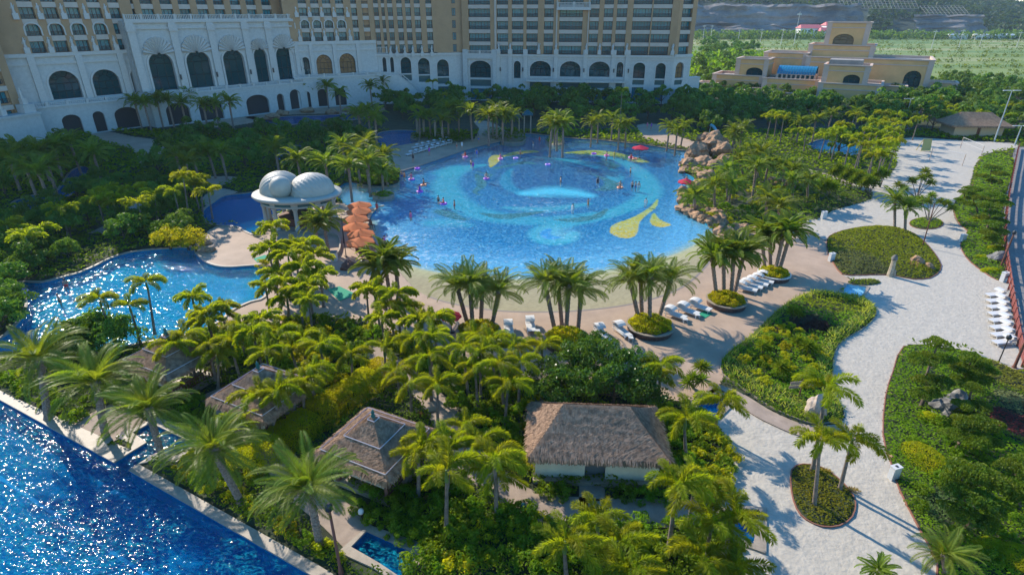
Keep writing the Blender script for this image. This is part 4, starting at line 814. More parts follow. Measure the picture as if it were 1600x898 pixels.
# spiky plants: screw pines, yuccas
def spiky(seed, n, L, w, m=None):
    r = random.Random(seed); v = []; f = []
    for i in range(n):
        az = i*2.4; el = R(85)-R(115)*(i/n)+r.uniform(-.1, .1); l = L*r.uniform(.8, 1.1); d = Vector((math.cos(az)*math.cos(el), math.sin(az)*math.cos(el), math.sin(el))); sd_ = Vector((-math.sin(az), math.cos(az), 0))*w
        a = Vector((0, 0, 0)); m1 = d*l*.55; t = d*l+Vector((0, 0, -.18*l)); o = len(v); v += [a-sd_*.5, a+sd_*.5, m1+sd_, t, m1-sd_]; f.append((o, o+1, o+2, o+3, o+4))
    me = bpy.data.meshes.new('leaf_rosette'); me.from_pydata(v, [], f); me.materials.append(m or L_span); me.update(); return me
SPK = [spiky(i, 70, .85, .035) for i in range(3)]
SP_N = 0
def screwpine(base, heads, label, s=1.0):
    B = Vector(P(*base)); root = thing('screw_pine', label, 'plant', tuple(B), group='spiky screw pines'); b = MB(); hh = [Vector(P(x, y, z))-B for x, y, z in heads]
    for q in hh: b.tube([(0, 0, 0), tuple(q*.45+Vector((0, 0, .1))), tuple(q)], [.09, .06, .045], 6)
    b.obj('trunk', M_trunkg, root)
    for i, q in enumerate(hh): link('leaf_rosette', SPK[i % 3], root, loc=q, rz=i, scale=s)
screwpine((1432,310), [(1404,290,2.6),(1412,295,2.0),(1425,283,3),(1440,278,3.2),(1450,276,3.2),(1455,286,2.6),(1446,268,3.8)], 'many-headed screw pine on the farther small round bed', 1.3)
screwpine((1450,348), [(1440,312,3.2),(1456,306,3.4),(1450,315,2.6),(1470,316,2.8),(1480,318,2.8),(1487,326,2.2)], 'many-headed screw pine on the nearer small round bed', 1.15)
for i, (p_, t_) in enumerate((((1083,590),'beside the bungalow pool'),((1095,572),'on the deck side of the bungalow pool'),((1240,486),'above the purple shrub in the mixed bed'),((1245,532),'tallest in the middle of the mixed bed'),((1220,572),'low near the signpost in the mixed bed'),((1191,540),'at the deck side of the mixed bed'),((1262,540),'on the sand side of the mixed bed'))):
    screwpine((p_[0], p_[1]+16), [(p_[0], p_[1], 1.5), (p_[0]+7, p_[1]+3, 1.25)] if i != 0 else [(p_[0], p_[1], 1.2), (p_[0]+14, p_[1]+4, 1.1), (p_[0]-8, p_[1]+8, .9)], 'spiky screw pine '+t_, 1.0)
for i, x_ in enumerate((1308,1325,1340,1355,1290,1372)): screwpine((x_+3, 266+6*i % 25+22), [(x_, 266+6*i % 25, 2.6), (x_+7, 269+6*i % 25, 2.2), (x_-7, 270+6*i % 25, 2.2), (x_+2, 262+6*i % 25, 3.0), (x_+12, 266+6*i % 25, 2.5)], '%s branching screw pine in the row along the narrow sand path' % ORD[i], 1.5)
# small plants in the planters: built with the planters
def finish_labels(lst, extra_group=True):
    by = {}
    for root, kind, reg, x in lst: by.setdefault((kind, reg), []).append((x, root))
    for (kind, reg), L_ in by.items():
        L_.sort(key=lambda q: q[0])
        for i, (x, root) in enumerate(L_):
            t = ('%s %s' % (kind, reg)) if len(L_) == 1 else ('%s %s %s, counted from the lagoon side' % (ordn(i), kind, reg))
            if len(t.split()) > 16: t = '%s %s %s, from the lagoon side' % (ordn(i), kind, reg)
            if len(t.split()) > 16: t = '%s %s %s, from lagoon side' % (ordn(i), kind.split()[-1], reg)
            root['label'] = t
            if len(L_) > 1: root['group'] = ('%ss %s' % (kind, reg))
# ---------------------------------------------------------------- hotel: facade planes surveyed from the photo
class Fac:
    "facade frame: base points A->B (left to right as seen); u along, z up, d outward to the viewer"
    def __init__(s, A, B):
        s.A = Vector((*A[:2], 0)); s.B = Vector((*B[:2], 0)); s.L = (s.B-s.A).length; s.U = (s.B-s.A)/s.L; s.N = Vector((s.U.y, -s.U.x, 0)); s.ang = math.atan2(s.U.y, s.U.x)
        s.M = Matrix(((s.U.x, s.N.x, 0, s.A.x), (s.U.y, s.N.y, 0, s.A.y), (0, 0, 1, 0), (0, 0, 0, 1)))
    def pt(s, u, d, z): return s.A+s.U*u+s.N*d+Vector((0, 0, z))
def fbox(mb, F, u0, u1, d0, d1, z0, z1, m=0):
    vs = [F.pt(u, d, z) for z in (z0, z1) for d in (d0, d1) for u in (u0, u1)]
    mb.add(vs, [(0, 2, 3, 1)[::-1], (4, 5, 7, 6)[::-1], (0, 1, 5, 4)[::-1], (2, 6, 7, 3)[::-1], (0, 4, 6, 2)[::-1], (1, 3, 7, 5)[::-1]], m)
def archpts(u0, u1, zs, zt, n=10):
    c = (u0+u1)/2; r = (u1-u0)/2; return [(c-r*math.cos(math.pi*i/n), zs+(zt-zs)*math.sin(math.pi*i/n)) for i in range(n+1)]
def fwall(mb, F, u0, u1, z0, z1, holes, d=0, deep=.9, m=0):
    "holes: (ua, ub, zbottom, zspring, ztop); zspring == ztop gives a square head"
    cols = {}
    for h in holes: cols.setdefault((h[0], h[1]), []).append(h)
    def q(a, b, c, e): mb.add([F.pt(a, d, c), F.pt(b, d, c), F.pt(b, d, e), F.pt(a, d, e)], [(0, 1, 2, 3)], m)
    u = u0
    for (a, b) in sorted(cols):
        if a > u: q(u, a, z0, z1)
        z = z0
        for h in sorted(cols[(a, b)], key=lambda t: t[2]):
            if h[2] > z: q(a, b, z, h[2])
            ap = archpts(a, b, h[3], h[4]) if h[4] > h[3] else [(a, h[3]), (b, h[3])]
            nxt = min([t[2] for t in cols[(a, b)] if t[2] > h[4]]+[z1]); zz = min(nxt, h[4]+.3)
            for (p0, s0), (p1, s1) in zip(ap, ap[1:]): mb.add([F.pt(p0, d, s0), F.pt(p1, d, s1), F.pt(p1, d, zz), F.pt(p0, d, zz)], [(0, 1, 2, 3)], m)
            loop = [(a, h[2])]+[(b, h[2])]+ap[::-1]
            for (p0, s0), (p1, s1) in zip(loop, loop[1:]+loop[:1]): mb.add([F.pt(p0, d, s0), F.pt(p1, d, s1), F.pt(p1, d-deep, s1), F.pt(p0, d-deep, s0)], [(0, 1, 2, 3)], m)
            z = zz
        if z < z1: q(a, b, z, z1)
        u = b
    if u < u1: q(u, u1, z0, z1)
def glassmat(name, col, curtain, rough=.06):
    m = mat(name, col, rough, .25); t = m.node_tree; b = t.nodes['Principled BSDF']; g2 = t.nodes.new('ShaderNodeTexCoord'); wv = t.nodes.new('ShaderNodeTexWave'); wv.inputs['Scale'].default_value = 1.1; wv.inputs['Distortion'].default_value = 1.5
    oi = t.nodes.new('ShaderNodeObjectInfo'); ad = t.nodes.new('ShaderNodeVectorMath'); ad.operation = 'ADD'; t.links.new(g2.outputs['Object'], ad.inputs[0]); t.links.new(oi.outputs['Random'], ad.inputs[1]); t.links.new(ad.outputs[0], wv.inputs['Vector'])
    mr = t.nodes.new('ShaderNodeMapRange'); mr.inputs[1].default_value = .55; mr.inputs[2].default_value = .75; t.links.new(wv.outputs['Fac'], mr.inputs[0])
    mu = t.nodes.new('ShaderNodeMath'); mu.operation = 'MULTIPLY'; t.links.new(mr.outputs[0], mu.inputs[0]); t.links.new(oi.outputs['Random'], mu.inputs[1])
    mx = t.nodes.new('ShaderNodeMix'); mx.data_type = 'RGBA'; mx.inputs[6].default_value = (*col, 1); mx.inputs[7].default_value = (*curtain, 1); t.links.new(mu.outputs[0], mx.inputs[0]); t.links.new(mx.outputs[2], b.inputs['Base Color']); return m
M_glass = glassmat('room_glass', (.01, .12, .16), (.12, .40, .46), .12); M_glassb = mat('hall_glass', (.008, .05, .06), .05, .6)
M_teal = mat('teal_panel', (.01, .08, .09), .3, .5)
WC = {}
def window(F, u0, u1, z0, z1, d, parent, rail=True, mull=None):
    w_, h = round(u1-u0, 1), round(z1-z0, 1); key = (w_, h, rail)
    if key not in WC:
        b = MB(); n = mull or max(2, int(round(w_/1.0))); t = .14
        b.box(0, -.06, 0, w_, .06, t); b.box(0, -.06, h-t, w_, .06, h)
        for i in range(n+1): x = min(max(0, w_*i/n-t/2), w_-t); b.box(x, -.05, t, x+t*.8, .05, h-t)
        if rail:
            b.box(0, .42, .95, w_, .50, 1.05); b.box(0, .43, .10, w_, .49, .18)
            k = max(4, int(w_/.28))
            for i in range(k+1): x = w_*i/k; b.box(x-.045, .44, .18, x+.045, .48, .95)
        g_ = MB(); g_.add([(t, -.02, t), (w_-t, -.02, t), (w_-t, -.02, h-t), (t, -.02, h-t)], [(0, 1, 2, 3)])
        WC[key] = (b.mesh('window', M_dark), g_.mesh('pane', M_glass))
    a, p = WC[key]; M = Matrix.Translation(F.pt(u0, d, z0)) @ Matrix(((F.U.x, F.N.x, 0, 0), (F.U.y, F.N.y, 0, 0), (0, 0, 1, 0), (0, 0, 0, 1)))
    o = link('window', a, parent, M=M); link('pane', p, o); return o
def archwin(F, u0, u1, z0, zs, zt, d, parent, nm='arched_window', bars=3, m=None):
    b = MB(); w_ = u1-u0; t = .12
    def bar(p, q, r=.06): b.tube([F.pt(p[0], d, p[1]), F.pt(q[0], d, q[1])], r, 4, smooth=False)
    ap = archpts(u0+.1, u1-.1, zs, zt-.1, 10)
    for p, q in zip(ap, ap[1:]): bar(p, q)
    bar((u0+.1, z0), (u0+.1, zs)); bar((u1-.1, z0), (u1-.1, zs)); bar((u0, z0+.08), (u1, z0+.08)); bar((u0, zs), (u1, zs))
    for i in range(1, bars): x = u0+w_*i/bars; bar((x, z0), (x, zs))
    if zs-z0 > 3: bar((u0, z0+(zs-z0)*.5), (u1, z0+(zs-z0)*.5))
    if bars > 2:
        inn = archpts(u0+w_*.27, u1-w_*.27, zs, zs+(zt-zs)*.55, 6)
        for p, q in zip(inn, inn[1:]): bar(p, q, .05)
        c = (u0+u1)/2
        for a in (.5, 1.05, 1.57, 2.09, 2.64): bar((c-math.cos(a)*w_*.23, zs+math.sin(a)*(zt-zs)*.55), (c-math.cos(a)*w_*.48, zs+math.sin(a)*(zt-zs)*.97), .05)
    o = b.obj(nm, M_dark, parent); g_ = MB(); lo = [F.pt(u0, d-.1, z0), F.pt(u1, d-.1, z0)]+[F.pt(x, d-.1, z) for x, z in archpts(u0, u1, zs, zt, 12)[::-1]]
    g_.add(lo, [list(range(len(lo)))]); link('pane', g_.mesh('pane', m or M_glassb), o); return o
def archtrim(mb, F, u0, u1, zb, zs, zt, w_=.35, d=.14, m=0):
    i_ = [(u0, zb)]+archpts(u0, u1, zs, zt, 10)+[(u1, zb)]; o_ = [(u0-w_, zb)]+archpts(u0-w_, u1+w_, zs, zt+w_, 10)+[(u1+w_, zb)]
    for k in range(len(i_)-1):
        a, b, c, e = i_[k], i_[k+1], o_[k+1], o_[k]
        mb.add([F.pt(*a[:1], d, a[1]), F.pt(b[0], d, b[1]), F.pt(c[0], d, c[1]), F.pt(e[0], d, e[1])], [(0, 1, 2, 3)], m)
        mb.add([F.pt(e[0], d, e[1]), F.pt(c[0], d, c[1]), F.pt(c[0], 0, c[1]), F.pt(e[0], 0, e[1])], [(0, 1, 2, 3)], m)
        mb.add([F.pt(a[0], d, a[1]), F.pt(b[0], d, b[1]), F.pt(b[0], 0, b[1]), F.pt(a[0], 0, a[1])], [(3, 2, 1, 0)], m)
def balustrade(F, u0, u1, d, z, parent, h=.9, step=.42):
    b = MB(); n = max(1, int(round((u1-u0)/4.2)))
    fbox(b, F, u0, u1, d-.18, d+.18, z, z+.15); fbox(b, F, u0, u1, d-.16, d+.16, z+h-.14, z+h)
    for i in range(n+1):
        x = u0+(u1-u0)*i/n; fbox(b, F, max(u0, x-.28), min(u1, x+.28), d-.24, d+.24, z, z+h+.14)
    k = int((u1-u0)/step)
    for i in range(1, k): x = u0+(u1-u0)*i/k; fbox(b, F, x-.09, x+.09, d-.09, d+.09, z+.15, z+h-.14)
    return b.obj('balustrade', M_stone2, parent)
def statue(F, u, d, z, parent, h=1.9):
    c = F.pt(u, d, z); b = MB(); b.box(-.55, -.55, 0, .55, .55, 1.3); b.lathe([(.32, 1.3), (.38, 1.5), (.22, 2.0), (.33, 2.4), (.30, 2.75), (.12, 2.95), (.17, 3.1), (.15, 3.3), (.03, 3.42)], 8, sy=.75)
    b.tube([(.28, 0, 2.6), (.45, .1, 2.9), (.35, .15, 3.3)], .08, 5); b.tube([(-.28, 0, 2.6), (-.42, .1, 2.2), (-.2, .2, 1.95)], .08, 5)
    link('statue', b.mesh('statue', M_stone2), parent, loc=c, rz=F.ang)
HG = 'wings of the hotel'
def grid_rows(F, parent, cols, rows, top, wallm, d_back=-1.1, pier_d=-.05, band=(1.15, -.15), u0=None, u1=None, rail=True, bandm=None, topz=60, mull=None):
    "hotel front above the podium: recessed back wall, piers, floor bands, a window per bay"
    u0 = cols[0][0] if u0 is None else u0; u1 = cols[-1][1] if u1 is None else u1
    b = MB(); fbox(b, F, u0, u1, -16, d_back, rows[0], topz); b.obj('wall', wallm, parent)
    edges = [u0]+[x for c in cols for x in c]+[u1]; ztop = rows[-1]+3.65
    for i in range(0, len(edges), 2):
        if edges[i+1]-edges[i] > .15: b = MB(); fbox(b, F, edges[i], edges[i+1], d_back-.02, pier_d, rows[0], ztop+8); b.obj('pier', wallm, parent)
    for z in rows:
        b = MB(); fbox(b, F, u0+.01, u1-.01, d_back-.01, band[1], z+2.5, z+3.65); b.obj('floor_band', bandm or M_cream, parent)
        for a, c in cols: window(F, a, c, z+.02, z+2.48, d_back+.12, parent, rail, mull)
    return ztop
# --- east tower (in front of the wave pool)
A, B = P(740, 157), P(1048, 163); FT = Fac(A, B)
ht = thing('hotel_tower', 'ochre hotel tower with rows of dark balcony windows above the clear water', 'building', tuple(FT.A), group=HG)
ht.location = (0, 0, 0)
b = MB()
arches = [(-1.0, 6.2, 7.4, 10.6, 12.8), (14.0, 16.3, 7.4, 11.6, 12.8), (19.4, 26.4, 8.1, 10.4, 12.9), (29.4, 36.2, 8.1, 10.4, 12.9), (39.0, 45.7, 8.2, 10.4, 12.9), (47.9, 50.0, 8.2, 11.6, 12.8), (53.3, 57.0, 7.9, 11.2, 12.7), (60.4, 63.5, 7.9, 11.2, 12.6)]
lows = [(-1.0, 6.2, 4.7, 6.8, 6.8), (19.4, 26.4, 4.6, 6.3, 6.3), (29.4, 36.2, 4.6, 6.3, 6.3), (39.0, 45.7, 4.6, 6.3, 6.3), (47.9, 50.0, 4.6, 6.3, 6.3), (53.3, 57.0, 5.9, 7.4, 7.4), (60.4, 63.5, 5.9, 7.4, 7.4)]
door_ = [(-1.0, 6.2, .3, 3.9, 3.9), (19.4, 26.4, .3, 3.9, 3.9), (29.4, 36.2, .3, 3.9, 3.9), (39.0, 45.7, .3, 3.9, 3.9), (47.9, 50.0, .3, 3.9, 3.9), (53.3, 57.0, .8, 5.1, 5.1), (60.4, 63.5, .8, 5.1, 5.1)]
fwall(b, FT, -3.2, 65.8, 0, 14.9, arches+lows+door_); fbox(b, FT, -3.2, 65.8, -16, -1.2, 0, 14.7); b.obj('podium_wall', M_stone, ht)
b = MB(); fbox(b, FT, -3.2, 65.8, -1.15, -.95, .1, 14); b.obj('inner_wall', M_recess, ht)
b = MB(); fbox(b, FT, 7.6, 65.9, 0, .35, 14.2, 14.9); fbox(b, FT, 17.2, 65.8, .003, .22, 13.4, 13.7); b.obj('cornice', M_stone2, ht)
for a in arches:
    archwin(FT, a[0], a[1], a[2], a[3], a[4], -.6, ht, bars=4 if a[1]-a[0] > 5 else 2); b = MB(); archtrim(b, FT, *a); b.obj('arch_surround', M_stone2, ht)
for a in lows: b = MB(); fbox(b, FT, a[0], a[1], -.7, -.5, a[2], a[3]); b.obj('spandrel_panel', M_teal, ht)
for a in door_: window(FT, a[0], a[1], a[2], a[3], -.7, ht, False, 4)
for u in (8.8, 12.8, 17.9, 28.0, 37.6, 46.7, 51.2): b = MB(); fbox(b, FT, u-.65, u+.65, 0, .4, 0, 14.2); fbox(b, FT, u-.75, u+.75, 0, .55, 14.2, 16.4); b.obj('pilaster', M_stone2, ht)
for u in (9.5, 17.1, 27.3, 37.3, 47.0, 51.7): b = MB(); fbox(b, FT, u-.18, u+.18, .4, .7, 9.6, 10.8); b.obj('wall_lantern', M_dark, ht)
b = MB(); fbox(b, FT, 17.6, 51.0, 0, 1.5, 6.5, 6.85); b.obj('balcony_slab', M_stone2, ht)
for a, c in ((18.3, 27.2), (28.8, 37.0), (38.4, 46.2), (47.4, 51)): balustrade(FT, a, c, 1.25, 6.85, ht)
b = MB(); fbox(b, FT, -3.2, -1.6, .02, .7, 0, 16.3); fbox(b, FT, 6.9, 8.3, .02, .7, 0, 16.3); fbox(b, FT, -1.6, 6.9, .02, .6, 13.4, 14.9); b.obj('entrance_bay', M_stone, ht)
balustrade(FT, -1.6, 6.9, .4, 14.9, ht, 1.1)
colsT = [(-1.0, 6.2), (8.4, 12.1), (13.3, 17.1), (18.1, 21.8), (23.8, 26.8), (28.7, 36.1), (38.3, 41.2), (42.7, 45.6), (46.7, 49.9), (51.7, 57.4), (57.8, 63.6)]
rowsT = [15.0+3.65*i for i in range(5)]
grid_rows(FT, ht, colsT, rowsT, 34, M_ochre, u0=-3.2, u1=65.8, topz=56)
for u0_, u1_ in ((6.85, 8.25), (26.9, 28.1), (37.0, 38.1)): 
    b = MB(); fbox(b, FT, u0_+.75, u1_, -.04, .22, 16.4, 41); b.obj('white_pilaster', M_cream, ht)
b = MB(); fbox(b, FT, 27.8, 38.6, 0, 1.2, 28.0, 28.7); b.obj('balcony_slab', M_stone2, ht); balustrade(FT, 28.0, 38.4, 1.0, 28.7, ht, 1.5)
for u in (9, 12.8, 22.3, 27.9, 32.6, 37.8, 42, 46.2, 50.6, 65): statue(FT, u, .35, 15.0, ht) if u not in (32.6,) else None
# corner drum at the right end
FC = Fac(FT.pt(65.8, 0, 0), FT.pt(65.8, 0, 0)+Vector((6.5, 3.5, 0)))
b = MB(); fwall(b, FC, 0, FC.L, 0, 15.2, [(1.2, 4.6, 8, 11.2, 12.8), (1.2, 4.6, 5.9, 7.4, 7.4)]); fbox(b, FC, 0, FC.L, -14, -1.2, 0, 15); fbox(b, FC, -.1, FC.L+.1, 0, .4, 14.3, 15.2); b.obj('podium_wall', M_stone, ht)
archwin(FC, 1.2, 4.6, 8, 11.2, 12.8, -.6, ht, bars=2, m=mat('warm_glass', (.20, .12, .06), .1)); b = MB(); fbox(b, FC, 1.2, 4.6, -.7, -.5, 5.9, 7.4); b.obj('spandrel_panel', M_teal, ht)
grid_rows(FC, ht, [(1.3, 5.6)], rowsT, 34, M_ochre, u0=0, u1=FC.L, topz=56)
b = MB(); fbox(b, FC, FC.L, FC.L+5, -2, 0, 0, 7.5); fbox(b, FC, FC.L-.1, FC.L+5.1, -2.1, .1, 7.5, 8); b.obj('terrace_wall', M_stone, ht)
# --- link wing between hall and tower
A, B = P(600, 160), P(735, 156); F2 = Fac(A, B)
hl = thing('hotel_wing', 'concave ochre hotel wing with a curved stair and stone horse figures', 'building', (0, 0, 0), group=HG)
ar = [(-4.2, -1.9, 9.7, 12.8, 14.0), (.7, 1.9, 9.6, 13.2, 14.1), (3.2, 4.3, 9.2, 13.2, 14.1), (6.5, 9.9, 9.0, 12.3, 14.0), (12.2, 16.0, 8.6, 11.8, 13.7), (18.5, 22.4, 7.8, 11.2, 13.2)]
lo_ = [(6.5, 9.9, 6.7, 8.6, 8.6), (12.2, 16.0, 6.2, 8.2, 8.2), (18.5, 22.4, 5.4, 7.4, 7.4), (18.5, 22.4, .3, 4.6, 4.6)]
b = MB(); fwall(b, F2, -8, 28.9, 0, 15.2, ar+lo_); fbox(b, F2, -8, 28.9, -16, -1.2, 0, 15); b.obj('podium_wall', M_stone, hl)
for a in ar: archwin(F2, *a, -.6, hl, bars=2)
for a in ar: b = MB(); archtrim(b, F2, *a); b.obj('arch_surround', M_stone2, hl)
for a in lo_: b = MB(); fbox(b, F2, a[0], a[1], -.7, -.5, a[2], a[3]); b.obj('spandrel_panel', M_teal, hl)
b = MB(); fbox(b, F2, -8, 28.9, 0, .35, 14.5, 15.2); b.obj('cornice', M_stone2, hl)
cols2 = [(-.6, .9), (1.8, 2.8), (3.7, 5.3), (6.6, 8.3), (9.3, 11.0), (12.1, 14.0), (15.8, 17.7)]
grid_rows(F2, hl, cols2, [15.4+3.62*i for i in range(5)], 34, M_ochre, u0=-8, u1=19, topz=56)
b = MB(); fbox(b, F2, 19, 28.9, -16, -.3, 15.2, 56); b.obj('blank_wall', M_ochre, hl)
for z in [15.4+3.62*i for i in range(5)]: window(F2, 24.2, 25.4, z+.1, z+2.4, -.28, hl, False)
b = MB(); fbox(b, F2, 23.6, 26.0, -.3, -.12, 15.3, 15.4); b.obj('window_band', M_cream, hl)
for u in (3.6, 5.6, 8.2, 10.8, 13.8, 17): statue(F2, u, .1, 14.2, hl)
balustrade(F2, -6.5, 2.6, -.2, 15.3, hl, 1.9)
# curved stair in front of the link wing
st = MB(); n = 16
for i in range(n):
    u = 5.4+i*.55; z = 8.8-i*.48; fbox(st, F2, u, u+.56, 1.2, 4.0, 0, z)
st.obj('stair', M_stone2, hl)
b = MB(); b.tube([F2.pt(5.4, 4.0, 10), F2.pt(14.2, 4.0, 2.4)], .16, 6); b.tube([F2.pt(5.4, 4.0, 9.1), F2.pt(14.2, 4.0, 1.5)], .1, 6)
for i in range(12): b.tube([F2.pt(5.6+i*.78, 4.0, 8.7-i*.68), F2.pt(5.6+i*.78, 4.0, 9.8-i*.68)], .07, 5)
b.obj('stair_railing', M_stone2, hl)
b = MB(); fbox(b, F2, -8, 5.4, .01, 4.0, 0, 8.9); b.obj('terrace', M_stone, hl); balustrade(F2, -8, 5.4, 3.8, 8.9, hl)
# --- middle wing
A, B = P(470, 168), P(600, 160); F3 = Fac(A, B)
hm = thing('hotel_wing', 'hotel wing with two warm lit arched windows beside the shell gable hall', 'building', (0, 0, 0), group=HG)
M_warm = mat('warm_glass', (.20, .12, .06), .1)
ar = [(2.3, 4.6, 9.4, 13.6, 14.8), (6.6, 11.4, 9.4, 13.0, 15.4), (13.7, 18.8, 9.6, 13.0, 15.6)]; lo_ = [(.6, 3.0, .3, 4.2, 5.2), (5.2, 8.2, .3, 4.2, 5.6), (10.5, 14, .3, 4.2, 5.6)]
b = MB(); fwall(b, F3, -1, 26, 0, 19.3, ar, d=0); fbox(b, F3, -1, 26, -16, -1.2, 0, 19); b.obj('podium_wall', M_stone, hm)
for i, a in enumerate(ar): archwin(F3, *a, -.6, hm, bars=4 if i else 2, m=M_warm if i else None); b = MB(); archtrim(b, F3, *a); b.obj('arch_surround', M_stone2, hm)
b = MB(); fbox(b, F3, -1, 26, 0, .4, 18.3, 19.3); fbox(b, F3, -1, 26, .002, .25, 16.4, 16.8); b.obj('cornice', M_stone2, hm)
for u in (1.2, 5.5, 12.6, 20.0): b = MB(); fbox(b, F3, u-.5, u+.5, 0, .45, 9, 18.3); b.obj('pilaster', M_stone2, hm)
fb = MB(); fwall(fb, F3, -1, 26, 0, 8.8, lo_, d=3.4); fbox(fb, F3, -1, 26, .01, 2.4, 0, 8.6); fbox(fb, F3, -1.1, 26.1, .02, 3.7, 8.8, 9.1); fb.obj('arcade', M_stone, hm)
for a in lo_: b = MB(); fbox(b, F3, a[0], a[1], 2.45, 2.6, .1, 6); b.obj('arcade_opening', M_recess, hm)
balustrade(F3, -1, 26, 3.4, 9.1, hm)
cols3 = [(2.6, 5.6), (6.0, 8.2), (9.3, 11.7), (12.9, 15.4), (16.8, 19.1), (20.6, 22.4), (23.2, 25.2)]
b = MB(); cols3 = [(3.6, 6.0), (7.2, 9.6), (10.7, 13.2), (14.6, 17.0), (19.2, 21.0), (22.6, 24.6)]
grid_rows(F3, hm, cols3, [19.3+3.4*i for i in range(4)], 34, M_ochre, u0=-1, u1=26, topz=58)
for u in (2.8, 6.6, 10.2, 13.9, 18.0): statue(F3, u, 0, 19.3, hm); statue(F3, u, -.2, 26.0, hm)
for a, c in cols3[:4]: b = MB(); archtrim(b, F3, a, c, 22.8, 24.2, 25.2, .3, .1); b.obj('arch_surround', M_stone2, hm)
# --- hall with shell gables
A, B = P(250, 196), P(470, 168); F4 = Fac(A, B)
hh_ = thing('hotel_hall', 'tall stone hotel hall with five fan shell gables over arched windows', 'building', (0, 0, 0), group=HG)
ar = [(1.0, 7.0, 8.6, 15.2, 17.9), (10.4, 16.8, 8.5, 15.2, 17.9), (20.4, 26.5, 8.4, 15.2, 17.8), (29.6, 33.7, 8.5, 15.6, 17.9), (36.6, 42.4, 8.7, 15.4, 18.1)]
b = MB(); fwall(b, F4, -2.2, 46.4, 0, 25.6, ar, deep=1.1); fbox(b, F4, -2.2, 46.4, -16, -1.4, 0, 25.4); b.obj('podium_wall', M_stone, hh_)
for i, a in enumerate(ar):
    archwin(F4, *a, -.8, hh_, bars=3 if i != 3 else 2); b = MB(); archtrim(b, F4, *a, .5, .25); b.obj('arch_surround', M_stone2, hh_)
    c = (a[0]+a[1])/2; r_ = (a[1]-a[0])/2+.7; b = MB(); k = 13      # fan shell: radiating flutes
    for j in range(k):
        t0 = math.pi*(.02+.96*j/k); t1 = math.pi*(.02+.96*(j+1)/k); tm = (t0+t1)/2; z0 = 17.4
        o0 = lambda t, rr_, d_: F4.pt(c-math.cos(t)*rr_, d_, z0+math.sin(t)*rr_*1.12)
        b.add([o0(t0, .4, .3), o0(t1, .4, .3), o0(t1, r_, .35), o0(tm, r_*1.05, .9), o0(t0, r_, .35), o0(tm, .4, .5)], [(0, 5, 3, 4), (5, 1, 2, 3)]); b.add([o0(t0, r_, .35), o0(tm, r_*1.05, .9), o0(t1, r_, .35), o0(t1, r_, 0), o0(t0, r_, 0)], [(0, 1, 2, 3, 4)])
    b.obj('fan_shell', M_stone2, hh_)
b = MB(); fbox(b, F4, -2.3, 46.5, 0, .6, 24.9, 25.6); fbox(b, F4, -2.2, 46.4, .002, .35, 23.4, 23.8); b.obj('cornice', M_stone2, hh_); balustrade(F4, -2.2, 46.4, .2, 25.6, hh_, 1.2)
for u in (-1.3, 8.7, 18.5, 28.2, 35.2, 45.0): b = MB(); fbox(b, F4, u-.9, u+.9, 0, .55, 8.6, 25); fbox(b, F4, u-1.1, u+1.1, .0, .8, 22.9, 24.5); b.obj('pilaster', M_stone2, hh_)
for u in (7.9, 17.7, 27.6, 34.7, 44.2): b = MB(); fbox(b, F4, u-.18, u+.18, .55, .85, 11, 12.3); b.obj('wall_lantern', M_dark, hh_)
lo_ = [(1, 7, .2, 3.8, 5.6), (9.5, 16, .2, 3.8, 5.6), (23.0, 30.0, .2, 3.6, 5.6), (32.7, 35.0, .2, 4.2, 5.2), (37.0, 40.7, .2, 4.2, 6.0), (43, 45.5, .2, 4.2, 5.4)]
fb = MB(); fwall(fb, F4, -2.2, 46.4, 0, 7.6, lo_, d=3.6); fbox(fb, F4, -2.2, 46.4, .01, 2.6, 0, 7.4); fbox(fb, F4, -2.3, 46.5, .02, 3.9, 7.6, 7.9); fb.obj('arcade', M_stone, hh_)
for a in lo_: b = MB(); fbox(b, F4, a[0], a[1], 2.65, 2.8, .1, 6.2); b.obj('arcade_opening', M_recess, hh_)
balustrade(F4, -2.2, 46.4, 3.6, 7.9, hh_)
# hotel rooms above the hall, set back
F5 = Fac(F4.pt(-2.2, -5, 0), F4.pt(46.4, -5, 0))
grid_rows(F5, hh_, [(2, 5), (6.6, 9.6), (11.4, 14.4), (16, 19), (20.8, 23.8), (25.5, 28.5), (30.3, 33.3), (35, 38), (39.8, 42.8)], [25.6+3.5*i for i in range(2)], 34, M_ochre, u0=0, u1=48.6, topz=62)
# --- left wing
A, B = P(75, 215), P(230, 195); F6 = Fac(A, B)
hw = thing('hotel_wing', 'shaded hotel wing with statues on the cornice, left of the shell gable hall', 'building', (0, 0, 0), group=HG)
hw['label'] = 'shaded hotel wing with cornice statues, between ochre corner tower and shell gable hall'
ar = [(3.6, 9.9, 8.3, 11.8, 14.7), (12.7, 18.8, 8.3, 11.6, 14.4), (21.6, 24.3, 8.4, 12.6, 13.9)]
b = MB(); fwall(b, F6, -3, 26, 0, 18.6, ar); fbox(b, F6, -3, 26, -16, -1.2, 0, 18.4); b.obj('podium_wall', M_stone, hw)
for i, a in enumerate(ar): archwin(F6, *a, -.7, hw, bars=4 if i < 2 else 2); b = MB(); archtrim(b, F6, *a, .45, .18); b.obj('arch_surround', M_stone2, hw)
b = MB(); fbox(b, F6, -3, 26, 0, .5, 17.9, 18.7); fbox(b, F6, -3, 26, .002, .3, 16.2, 16.6); b.obj('cornice', M_stone2, hw)
for u in (1.6, 11.2, 20.3): b = MB(); fbox(b, F6, u-.7, u+.7, 0, .5, 7.5, 17.9); b.obj('pilaster', M_stone2, hw)
lo_ = [(3, 7, .2, 3.6, 5.0), (9.6, 12.2, .2, 4.0, 5.1), (14.4, 20.2, .2, 3.6, 5.4)]
